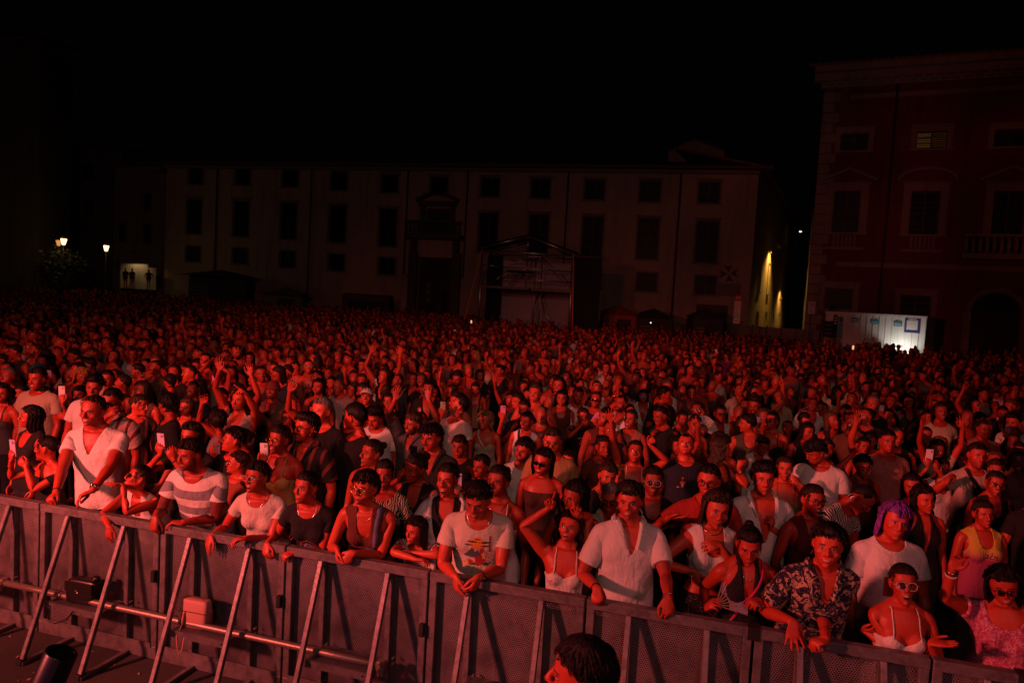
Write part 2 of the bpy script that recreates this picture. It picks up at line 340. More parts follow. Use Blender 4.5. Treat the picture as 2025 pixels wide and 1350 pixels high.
# ---------------------------------------------------------------- posing
HANDS = {'relax': (.25, .3, .38, .42, .5), 'open': (.0, .02, .03, .03, .06), 'fist': (.75, 1, 1, 1, 1), 'point': (.7, .02, .95, 1, 1), 'grip': (.35, .55, .6, .62, .62),
         'horns': (.8, .03, 1, 1, .05), 'hang': (.15, .18, .22, .28, .33), 'soft': (.3, .5, .55, .6, .62), 'phone': (.15, .38, .45, .5, .5), 'peace': (.8, .03, .03, 1, 1), 'claw': (.2, .25, .35, .45, .55)}
class Pose:
    """turns a rig by world (root space) directions; root space: person faces -Y"""
    def __init__(s, t): s.t = t; n = len(t.B); s.R = [np.eye(3) for _ in range(n)]; s.p = t.bh.copy(); s.scale = 1.
    def _set(s, nm, R):
        i = s.t.bi[nm]; s.R[i] = R; par = s.t.parent[i]
        if par >= 0: s.p[i] = s.p[par]+s.R[par]@(s.t.bh[i]-s.t.bh[par])
    def torso(s, lean=0, bend=0, twist=0, side=0, hy=0, hp=0, hr=0, shift=(0, 0, 0)):
        s.p[0] = s.t.bh[0]+np.asarray(shift)
        s._set('pelvis', Rx(lean)@Ry(side*.4)); s._set('spine', Rz(twist*.4)@Rx(lean+bend*.5)@Ry(side*.8)); C = Rz(twist)@Rx(lean+bend)@Ry(side)
        s._set('chest', C)
        H = Rz(hy)@Rx(hp)@Ry(hr); q = H@C.T; ang = math.acos(max(-1, min(1, (np.trace(q)-1)/2)))
        ax = np.array([q[2, 1]-q[1, 2], q[0, 2]-q[2, 0], q[1, 0]-q[0, 1]]); M = rot(ax, ang*.5)@C if ang > 1e-4 else C
        s._set('neck', M); s._set('head', H)
        for q in 'LR':
            s._set('clav'+q, C)
            for b in ('thigh', 'shin', 'foot'): s._set(b+q, np.eye(3))
        return s
    def head_center(s):
        i = s.t.bi['head']; return s.p[i]+s.R[i]@(s.t.HC-s.t.bh[i])
    def arm(s, q, ud=None, fd=None, hd=None, pn=None, hand='relax', ik=None, pole=None, spread=0):
        t = s.t; sg = 1 if q == 'L' else -1; A = getattr(t, 'arm%+d' % sg); C = s.R[t.bi['chest']]
        if ik is not None:
            S = s.p[t.bi['uarm'+q]]; v = np.asarray(ik, float)-S; L = np.linalg.norm(v); u = unit(v)
            for _ in range(2):
                L = np.linalg.norm(v); Lm = min(L, (t.la+t.lf)*.995); u = unit(v); c = (t.la**2+Lm**2-t.lf**2)/(2*t.la*Lm); c = max(-1, min(1, c))
                po = np.asarray(pole if pole is not None else (sg*.5, .3, -.8), float); po = unit(po-u*(po@u)); ud = u*c+po*math.sqrt(max(0, 1-c*c))
                s._clav(q, ud, C); S = s.p[t.bi['uarm'+q]]; v = np.asarray(ik, float)-S
            fd = unit(u*Lm-ud*t.la)
        if ud is None: ud = unit((sg*.22, .05, -1)); fd = fd if fd is not None else unit((sg*.1, -.25, -1))
        ud = unit(ud); fd = unit(fd if fd is not None else ud); s._clav(q, ud, C)
        Rc = s.R[t.bi['clav'+q]]; Ru = between(Rc@A['D'], ud)@Rc; s._set('uarm'+q, Ru)
        Rf = between(Ru@A['D'], fd)@Ru; s._set('farm'+q, Rf)
        hd = unit(hd if hd is not None else fd); n0 = Rf@A['n'] if pn is None else np.asarray(pn, float)
        n0 = n0-hd*(n0@hd); n0 = unit(n0) if np.linalg.norm(n0) > .05 else unit(np.cross(hd, (1, .3, .2)))
        F1 = np.stack([hd, n0, np.cross(hd, n0)], 1); F0 = np.stack([A['D'], A['n'], np.cross(A['D'], A['n'])], 1); Rh = F1@F0.T
        Q = Rh@Rf.T; q1 = between(fd, hd).T@Q; tw = math.atan2(np.dot(np.array([q1[2, 1]-q1[1, 2], q1[0, 2]-q1[2, 0], q1[1, 0]-q1[0, 1]]), fd), np.trace(q1)-1)
        s._set('ftw'+q, rot(fd, tw*.6)@Rf); s._set('hand'+q, Rh)
        cur = HANDS[hand] if isinstance(hand, str) else hand; ax = np.cross(A['D'], A['n'])
        for fi in range(5):
            c = cur[fi]
            if fi == 0:
                a0 = unit(np.cross(A['F'][0][1]-A['F'][0][0], A['n']*.8-A['th']*.6)); k = (.55*c, .7*c, .9*c)
            else: a0 = ax; k = (1.35*c, 1.6*c, 1.1*c)
            R = Rh@rot(A['n'], 0 if fi == 0 else spread*(2.5-fi)*.12*sg)
            for j in range(3): R = R@rot(a0, k[j]); s._set('f%d%d%s' % (fi, j, q), R)
        return s
    def _clav(s, q, ud, C):
        sg = 1 if q == 'L' else -1; l = C.T@unit(ud); el = math.asin(max(-1, min(1, l[2]))); k = max(0, el+.35)*.42
        fw = -l[1]*.25*sg
        s._set('clav'+q, C@Rz(fw*-.0-fw*.6 if False else -fw*-.6)@Ry(-sg*k)); s._set('uarm'+q, C)
    def mats(s):
        M = np.zeros((len(s.t.B), 12))
        for i in range(len(s.t.B)):
            R = s.R[i]; T = s.p[i]-R@s.t.bh[i]; M[i, :9] = R.ravel(); M[i, 9:] = T
        return M
    def apply(s, V, W, M=None):
        X = W@(s.mats() if M is None else M); R = X[:, :9].reshape(-1, 3, 3)
        return (np.einsum('nij,nj->ni', R, V)+X[:, 9:])*s.scale
    def pt(s, bone, P):
        i = s.t.bi[bone]; return (s.p[i]+(np.asarray(P, float)-s.t.bh[i])@s.R[i].T)*s.scale
    def hand_point(s, q, d=.075, y=0., nq=.02):
        A = getattr(s.t, 'arm%+d' % (1 if q == 'L' else -1)); return s.pt('hand'+q, A['W']+A['hk']*(A['D']*d+A['th']*y+A['n']*nq))
# ---------------------------------------------------------------- materials
class NT:
    """tiny node-tree helper"""
    def __init__(s, name):
        s.m = bpy.data.materials.new(name); s.m.use_nodes = True; s.t = s.m.node_tree; s.t.nodes.clear(); s.n = s.t.nodes; s.l = s.t.links
        s.out = s.n.new('ShaderNodeOutputMaterial')
    def node(s, ty, **kw):
        n = s.n.new('ShaderNode'+ty)
        for k, v in kw.items(): setattr(n, k, v)
        return n
    def put(s, sock, v):
        if hasattr(v, 'is_linked') or isinstance(v, bpy.types.NodeSocket): s.l.new(v, sock)
        else:
            if isinstance(v, (tuple, list)) and len(v) == 3 and sock.type == 'RGBA': v = (*v, 1)
            sock.default_value = v
    def math(s, op, a, b=0., c=0., clamp=False):
        n = s.node('Math', operation=op, use_clamp=clamp); s.put(n.inputs[0], a); s.put(n.inputs[1], b); s.put(n.inputs[2], c); return n.outputs[0]
    def mix(s, f, a, b, mode='MIX'):
        n = s.node('Mix', data_type='RGBA', blend_type=mode); s.put(n.inputs[0], f); s.put(n.inputs[6], a); s.put(n.inputs[7], b); return n.outputs[2]
    def attr(s, name, ty='GEOMETRY'): return s.node('Attribute', attribute_name=name, attribute_type=ty)
    def sep(s, v): n = s.node('SeparateXYZ'); s.put(n.inputs[0], v); return n.outputs
    def step(s, x, a, b):
        n = s.node('MapRange', interpolation_type='SMOOTHSTEP', clamp=True); s.put(n.inputs[0], x); s.put(n.inputs[1], a); s.put(n.inputs[2], b); s.put(n.inputs[3], 0.); s.put(n.inputs[4], 1.); return n.outputs[0]
    def noise(s, vec, sc, det=2., rough=.5, dist=0.): 
        n = s.node('TexNoise'); s.put(n.inputs['Vector'], vec); n.inputs['Scale'].default_value = sc; n.inputs['Detail'].default_value = det; n.inputs['Roughness'].default_value = rough; n.inputs['Distortion'].default_value = dist; return n.outputs[0]
    def scale(s, vec, k): n = s.node('VectorMath', operation='MULTIPLY'); s.put(n.inputs[0], vec); s.put(n.inputs[1], k); return n.outputs[0]
    def bump(s, h, st, d): n = s.node('Bump'); n.inputs['Strength'].default_value = st; n.inputs['Distance'].default_value = d; s.put(n.inputs['Height'], h); return n.outputs[0]
    def bsdf(s, col, rough=.6, spec=.4, bump=None, metal=0., **kw):
        b = s.node('BsdfPrincipled'); s.put(b.inputs['Base Color'], col); s.put(b.inputs['Roughness'], rough); b.inputs['Specular IOR Level'].default_value = spec; b.inputs['Metallic'].default_value = metal
        if bump is not None: s.put(b.inputs['Normal'], bump)
        for k, v in kw.items(): s.put(b.inputs[k], v)
        s.l.new(b.outputs[0], s.out.inputs[0]); return b
    def ellipse(s, x, z, cx, cz, rx, rz, soft=.25):
        a = s.math('DIVIDE', s.math('SUBTRACT', x, cx), rx); b = s.math('DIVIDE', s.math('SUBTRACT', z, cz), rz)
        d = s.math('ADD', s.math('MULTIPLY', a, a), s.math('MULTIPLY', b, b)); return s.math('SUBTRACT', 1., s.step(d, 1-soft, 1+soft))
def mat_skin():
    k = NT('skin'); R = k.attr('rest').outputs['Vector']; x, y, z = k.sep(R); ax = k.math('ABSOLUTE', x); tone = k.attr('tone').outputs['Color']
    lk = k.attr('look'); be, mo, li = k.sep(lk.outputs['Vector']); op = lk.outputs['Alpha']
    face = k.math('MULTIPLY', k.math('LESS_THAN', y, -.045), k.math('GREATER_THAN', z, -.125)); face = k.math('MULTIPLY', face, k.math('LESS_THAN', ax, .08))
    n1 = k.noise(R, 60., 3.); n2 = k.noise(R, 9., 2.)
    col = k.mix(k.math('MULTIPLY', n1, .28), tone, (.55, .42, .40), 'MULTIPLY')
    col = k.mix(k.math('MULTIPLY', k.step(n2, .45, .7), .25), col, (.9, .55, .45), 'MULTIPLY')
    # lips
    lp = k.math('MULTIPLY', k.ellipse(ax, z, 0., -.075, .0265, .0118, .3), face)
    col = k.mix(k.math('MULTIPLY', lp, li), col, (.36, .07, .06))
    dark = k.attr('hairtone').outputs['Color']
    # beard, moustache
    bz = k.math('MULTIPLY', k.step(z, -.045, -.070), k.math('SUBTRACT', 1., k.math('MULTIPLY', lp, .9))); bz = k.math('MULTIPLY', bz, k.math('MULTIPLY', k.step(y, .012, -.01), k.step(z, -.165, -.125)))
    sb = k.math('MULTIPLY', k.step(ax, .058, .066), k.math('MULTIPLY', k.step(y, .005, -.012), k.math('MULTIPLY', k.step(z, .0, -.02), k.step(y, -.05, -.035))))
    bn = k.math('ADD', .55, k.math('MULTIPLY', k.noise(R, 260., 2.), .8), clamp=True)
    bm = k.math('MULTIPLY', k.math('MULTIPLY', k.math('MAXIMUM', bz, sb), be), bn, clamp=True)
    mz = k.math('MULTIPLY', k.ellipse(ax, z, .012, -.0605, .020, .0062, .4), face)
    bm = k.math('MAXIMUM', bm, k.math('MULTIPLY', mz, mo)); col = k.mix(bm, col, dark)
    # brows, eyes, nostrils, mouth
    dx = k.math('SUBTRACT', ax, .029); tilt = k.math('ADD', z, k.math('ADD', k.math('MULTIPLY', dx, -.03), k.math('MULTIPLY', k.math('MULTIPLY', dx, dx), 11.)))
    br = k.math('MULTIPLY', k.ellipse(ax, tilt, .0315, .0205, .0200, .0052, .45), face); col = k.mix(k.math('MULTIPLY', br, .9), col, dark)
    sh = k.math('MULTIPLY', k.ellipse(ax, z, .0315, .0005, .0185, .0098, .5), face); col = k.mix(k.math('MULTIPLY', sh, .62), col, (.10, .05, .045))  # eye socket shade painted into the skin colour
    ey = k.math('MULTIPLY', k.ellipse(ax, z, .0315, -.0005, .0142, .0056, .2), face); col = k.mix(ey, col, (.40, .37, .36))
    ir = k.math('MULTIPLY', k.ellipse(ax, z, .0315, .0007, .0062, .0060, .2), ey); col = k.mix(ir, col, (.012, .008, .007))
    lid = k.math('MULTIPLY', k.ellipse(ax, z, .0315, .0058, .0158, .0022, .3), face); col = k.mix(lid, col, (.010, .007, .007))
    ns = k.math('MULTIPLY', k.ellipse(ax, z, .0085, -.0475, .0050, .0030, .3), face); col = k.mix(k.math('MULTIPLY', ns, .85), col, (.03, .008, .006))
    ml = k.math('MULTIPLY', k.ellipse(ax, z, 0., -.0745, .0245, .0013, .3), face)
    mo2 = k.math('MULTIPLY', k.math('MULTIPLY', k.ellipse(ax, z, 0., -.0755, .0185, .0058, .2), face), k.math('GREATER_THAN', op, .3))
    col = k.mix(k.math('MULTIPLY', ml, .8), col, (.06, .012, .01)); col = k.mix(mo2, col, (.02, .004, .004))
    th = k.math('MULTIPLY', k.math('MULTIPLY', k.ellipse(ax, z, 0., -.0722, .0150, .0019, .2), face), k.math('GREATER_THAN', op, .15)); col = k.mix(th, col, (.62, .56, .50))
    rough = k.math('ADD', .33, k.math('MULTIPLY', k.noise(R, 28., 3.), .26)); rough = k.math('ADD', rough, k.math('MULTIPLY', bm, .3)); rough = k.mix(ey, rough, (.12, .12, .12))
    k.bsdf(col, rough, .44, k.bump(k.math('ADD', n1, k.math('MULTIPLY', k.noise(R, 420., 1.), .4)), .22, .005))
    return k.m
def mat_hair():
    k = NT('hair'); R = k.attr('rest').outputs['Vector']; tone = k.attr('tone').outputs['Color']
    n = k.noise(k.scale(R, (1., 1., .18)), 210., 3., .6); n2 = k.noise(k.scale(R, (1, 1, .3)), 45., 2.)
    col = k.mix(k.math('MULTIPLY', n, .9), tone, (.25, .22, .2), 'MULTIPLY'); col = k.mix(k.math('MULTIPLY', k.step(n2, .5, .75), .5), col, k.mix(1., tone, (2.2, 1.9, 1.7), 'MULTIPLY'))
    b = k.bsdf(col, .50, .26, k.bump(k.math('ADD', n, n2), .7, .008))
    eg = k.step(k.attr('edge').outputs['Fac'], .80, 1.04); k.put(b.inputs['Alpha'], k.math('GREATER_THAN', k.math('ADD', k.noise(k.scale(R, (1., 1., .3)), 330., 2.), .12), eg)); return k.m
def cloth_mat(name, pattern=None, rough=.85, weave=900., spec=.25):
    k = NT(name); R = k.attr('rest').outputs['Vector']; tone = k.attr('tone').outputs['Color']; x, y, z = k.sep(R)
    n = k.noise(R, 14., 3., .55); w = k.noise(k.scale(R, (1, 1, .35)), weave, 1.)
    col = tone if pattern is None else pattern(k, R, x, y, z, tone)
    col = k.mix(k.math('MULTIPLY', k.noise(R, 120., 2.), .22), col, (.6, .6, .6), 'MULTIPLY')
    cr = k.noise(k.scale(R, (1.5, 1.3, .5)), 15., 3., .5, .6)
    h = k.math('ADD', k.math('MULTIPLY', cr, 1.), k.math('ADD', k.math('MULTIPLY', n, .8), k.math('MULTIPLY', w, .03)))
    b = k.bsdf(col, rough, spec, k.bump(h, .62, .020)); b.inputs['Sheen Weight'].default_value = .03; b.inputs['Sheen Roughness'].default_value = .5
    return k.m
def simple(name, col, rough=.5, metal=0., spec=.4, bump=None, **kw):
    k = NT(name); b = None
    if bump: k.bsdf(k.mix(k.math('MULTIPLY', k.noise(k.node('TexCoord').outputs['Object'], bump[0]*.5, 4.), .5), (*col, 1), tuple(c*.55 for c in col)+(1,)), rough, spec, k.bump(k.noise(k.node('TexCoord').outputs['Object'], bump[0], 4.), bump[1], bump[2]), metal, **kw)
    else: k.bsdf((*col, 1), rough, spec, None, metal, **kw)
    return k.m
# ---------------------------------------------------------------- clothes cut from the body surface
def clip(V, T, phi, extra):
    """keep phi>0; new vertices where edges cross; extra: list of per-vertex arrays to interpolate"""
    ins = phi > 0; cnt = ins[T].sum(1); full = T[cnt == 3]; part = T[(cnt == 1) | (cnt == 2)]
    cache = {}; nv = []; n0 = len(V); out = []; bnd = []
    def cut(a, b):
        k = (a, b) if a < b else (b, a)
        if k not in cache:
            cache[k] = n0+len(nv); q = phi[k[0]]/(phi[k[0]]-phi[k[1]]); nv.append((k[0], k[1], min(.98, max(.02, q))))
        return cache[k]
    for t in part:
        t = [int(x) for x in t]; i = [ins[x] for x in t]
        if sum(i) == 1:
            k = i.index(True); a, b, c = t[k], t[(k+1) % 3], t[(k+2) % 3]; p, q = cut(a, b), cut(a, c); out.append((a, p, q)); bnd.append((p, q))
        else:
            k = i.index(False); a, b, c = t[k], t[(k+1) % 3], t[(k+2) % 3]; p, q = cut(a, b), cut(a, c); out += [(p, b, c), (p, c, q)]; bnd.append((q, p))
    T2 = np.vstack([full, np.array(out, int).reshape(-1, 3)]).astype(int)
    if nv:
        nv = np.array(nv); ia = nv[:, 0].astype(int); ib = nv[:, 1].astype(int); q = nv[:, 2][:, None]
        arrs = [np.concatenate([x, x[ia]*(1-q)+x[ib]*q if x.ndim > 1 else x[ia]*(1-q[:, 0])+x[ib]*q[:, 0]]) for x in [V]+extra]
    else: arrs = [V]+extra
    used = np.unique(T2); mp = -np.ones(len(arrs[0]), int); mp[used] = np.arange(len(used))
    bnd = np.array(bnd, int).reshape(-1, 2)
    return [a[used] for a in arrs], mp[T2], mp[bnd]
_gc = {}
def garment(t, kind, lod, seed=0):
    """rest-pose cloth mesh: V, T, W, uv-rest"""
    key = (t.sex, kind, lod, seed % 3)
    if key in _gc: return _gc[key]
    c = t.cloth[lod]; V, T, W, N = c['V'], c['T'], c['W'], c['N']; f = t.sex == 'f'; k = .94 if f else 1.
    zn, zw, zb = t.zn, t.zw, t.zb; zh = t.leg_z if hasattr(t, 'leg_z') else getattr(t, 'leg+1')[0][2]
    arm = sum(W[:, i] for i, b in enumerate(t.B) if b[0][-1] in 'LR' and b[0][:4] not in ('clav', 'thig', 'shin', 'foot'))
    ax = np.abs(V[:, 0]); A = getattr(t, 'arm+1'); pr = (np.stack([ax, V[:, 1], V[:, 2]], 1)-A['S'])@A['D']; L = t.la
    isarm = (arm > .5) & (pr > -.02); front = V[:, 1] < 0
    def sleeve(q): return np.where(isarm, q*L-pr, .1)
    def sleeveless(r=.1): 
        S2 = A['S']+A['D']*.055; d = np.linalg.norm(np.stack([ax, V[:, 1], V[:, 2]], 1)-S2, axis=1)-r*k
        return np.where(isarm & (pr > .03), np.minimum(d, -.02), d)
    def crew(r=.088, dz=0., fy=-.02): return np.linalg.norm((V-np.array([0, fy+.03, zn+.025+dz]))*np.array([1, .9, 1]), axis=1)-r*k
    def scoop(depth, w): # front neckline a rounded U, back higher
        zhi = zn+.05; q = np.maximum(zhi-V[:, 2], 0)/(depth+.05); ww = w*k*1.12
        fr = (((ax/ww)**3+q**3)**(1/3)-1)*ww
        return np.where(V[:, 1] < .01, fr, crew(.1))
    def vee(depth, w): # V from (0,zn-depth) up to +-w at zn+.03
        fr = (ax-np.maximum(0, V[:, 2]-(zn-depth))*w/(depth+.03))*.9; fr = np.where(V[:, 2] < zn-depth, zn-depth-V[:, 2]+ax*.5, fr)
        return np.where(front, np.minimum(fr, 1), crew(.088))
    def above(z): return V[:, 2]-z
    def below(z): return z-V[:, 2]
    M = np.minimum; loose = .0; base = .009; hem = zh-.03; fit = .6
    if kind == 'tee': phi = M(M(crew(.094), sleeve(.56)), above(hem)); loose = .026; fit = 1.
    elif kind == 'tee_tucked': phi = M(M(crew(.094), sleeve(.56)), above(zw-.05)); loose = .020; fit = 1.
    elif kind == 'tee_tight': phi = M(M(crew(.102), sleeve(.46)), above(hem)); loose = .007; base = .007
    elif kind == 'vneck': phi = M(M(vee(.15, .085), sleeve(.56)), above(hem-.03)); loose = .026; fit = 1.
    elif kind == 'shirt': phi = M(M(vee(.17, .068), sleeve(.74)), above(hem)); loose = .030; fit = 1.
    elif kind == 'shirt_open': phi = M(M(vee(.34, .10), sleeve(.66)), above(hem)); loose = .030; fit = 1.
    elif kind == 'jacket': phi = M(M(np.where(front, ax-.045-.06*sstep(zw, zn, V[:, 2]), crew(.09)), sleeve(.8)), above(hem)); loose = .034; fit = 1.; base = .014
    elif kind == 'longsleeve': phi = M(M(crew(.094), sleeve(1.72)), above(hem)); loose = .018; fit = 1.
    elif kind == 'tank': phi = M(M(scoop(.13, .062), sleeveless(.098)), above(hem)); loose = .012; base = .007
    elif kind == 'singlet': phi = M(M(scoop(.15, .05), sleeveless(.112)), above(hem)); loose = .008; base = .006
    elif kind == 'crop': phi = M(M(scoop(.15, .065), sleeveless(.1)), above(zb-.13)); loose = .004; base = .006
    elif kind == 'bra': phi = M(M(np.where(front, (zb+.055-V[:, 2])-np.abs(ax-.075)*.55, zb-.01-V[:, 2]), above(zb-.085)), np.where(isarm, -.02, .1)); base = .006
    elif kind == 'corset': phi = M(M(np.where(front, (zb+.05-V[:, 2])-np.abs(ax-.075)*.6, zb-.02-V[:, 2]), above(zw-.04)), np.where(isarm, -.02, .1)); base = .006
    elif kind == 'cami': phi = M(M(np.where(front, (zb+.052-V[:, 2])-np.abs(ax-.09)*.75, zb-.0-V[:, 2]), above(hem)), np.where(isarm, -.02, .1)); base = .006; loose = .012
    elif kind == 'tube': phi = M(M(below(zb+.085), above(zw-.06)), np.where(isarm, -.02, .1)); base = .006
    elif kind == 'halter': phi = M(M(np.where(front, np.minimum(ax-.012-(V[:, 2]-(zb-.07))*.12, .045+.11*np.clip((zn+.02-V[:, 2])/.2, 0, 1)-ax+np.clip(zb-.03-V[:, 2], 0, 1)*2), zb-.07-V[:, 2]), above(hem)), np.where(isarm, -.02, .1)); base = .006
    elif kind == 'offshoulder': phi = M(M(np.where(isarm | (ax > .11), .1, zn-.095-V[:, 2]), below(t.sh[2]-.035+0*ax)), M(sleeve(.5), above(hem))); base = .008; loose = .012
    elif kind == 'blouse': phi = M(M(scoop(.10, .10), sleeve(.42)), above(hem)); loose = .026; fit = 1.
    elif kind == 'trousers': phi = M(M(below(zw-.03), np.where(isarm, -.02, .1)), above(.1)); loose = .008; base = .006
    elif kind == 'shorts': phi = M(M(below(zw-.03), np.where(isarm, -.02, .1)), above(.55*k)); loose = .014; base = .006
    else: raise KeyError(kind)
    # the cloth surface: smoothed body pushed outward, looser below the chest and at the sleeve ends
    Vs = smooth_mesh(V, T, {0: 10, 1: 5, 2: 2}[lod], .5) if fit >= 1 else V
    top = kind not in ('trousers', 'shorts')
    off = base+loose*(np.where(isarm, sstep(0, .6, pr/L)*.75, sstep(zb+.12, zw, V[:, 2])) if top else sstep(zh, .3, V[:, 2])*1.5)
    fold = wob(V, 11+seed % 3, 26, 6, (1, .8, .35))*.0032+(.35-np.abs(wob(V, 31+seed % 3, 17, 3, (1, .8, .45))))*.0085+wob(V, 5+seed % 3, 52, 6, (1, 1, .8))*.0010
    if fit < 1: fold = fold*.45
    drag = np.where(isarm, .6, sstep(zb+.15, zb-.08, V[:, 2]))
    D = Vs+N*off[:, None]+N*(fold*(.35+drag))[:, None]
    if top and fit >= 1:   # cloth bridges from the chest straight down
        b = np.where(~isarm & front, sstep(zb, zw, V[:, 2])*.014, 0); D[:, 1] -= b
    (V2, P2, W2), T2, bd = clip(V, T, phi, [D, W])
    # turned-in hem along every cut edge
    e = bd; ids = np.unique(e) if len(e) else np.array([], int)
    mp = {int(i): len(P2)+j for j, i in enumerate(ids)}
    if len(ids):
        inner = V2[ids]+(P2[ids]-V2[ids])*.1
        P3 = np.vstack([P2, inner]); W3 = np.vstack([W2, W2[ids]]); R3 = np.vstack([V2, V2[ids]])
        T3 = np.vstack([T2]+[np.array([(b, a, mp[int(a)]), (b, mp[int(a)], mp[int(b)])]) for a, b in e])
    else: P3, W3, R3, T3 = P2, W2, V2, T2
    g = dict(V=P3, T=T3, W=W3, R=(R3-t.HC)/t.hs, N=len(P2), bnd=e)
    if kind in ('shirt', 'shirt_open', 'jacket') and lod < 2:   # folded collar round the neckline
        nk = [(a, b) for a, b in e if P2[a][2] > zn-.10 and P2[b][2] > zn-.10 and abs(P2[a][0]) < .13]
        if nk:
            ids = sorted({int(x) for ab in nk for x in ab}); n0 = len(P3); mp = {i: j for j, i in enumerate(ids)}
            p = P2[ids]; out = p-np.array([0, .02, 0]); out[:, 2] = 0; out /= np.linalg.norm(out, axis=1)[:, None]
            up = np.clip((p[:, 2]-(zn-.10))/.07, 0, 1)[:, None]*np.array([0, 0, 1.])
            c1 = p+up*.026+out*.006; c2 = p-np.array([0, 0, .012])+out*.03+up*.004; m = len(ids)
            g['V'] = np.vstack([P3, c1, c2]); g['W'] = np.vstack([W3, W2[ids], W2[ids]]); g['R'] = np.vstack([R3, (c1), (c2)]); g['R'] = (g['R']-t.HC)/t.hs
            tt = []
            for a, b in nk:
                a, b = int(a), int(b); i, j = mp[a], mp[b]; tt += [(a, b, n0+j), (a, n0+j, n0+i), (n0+i, n0+j, n0+m+j), (n0+i, n0+m+j, n0+m+i)]
            g['T'] = np.vstack([T3, np.array(tt)])
    _gc[key] = g; return g
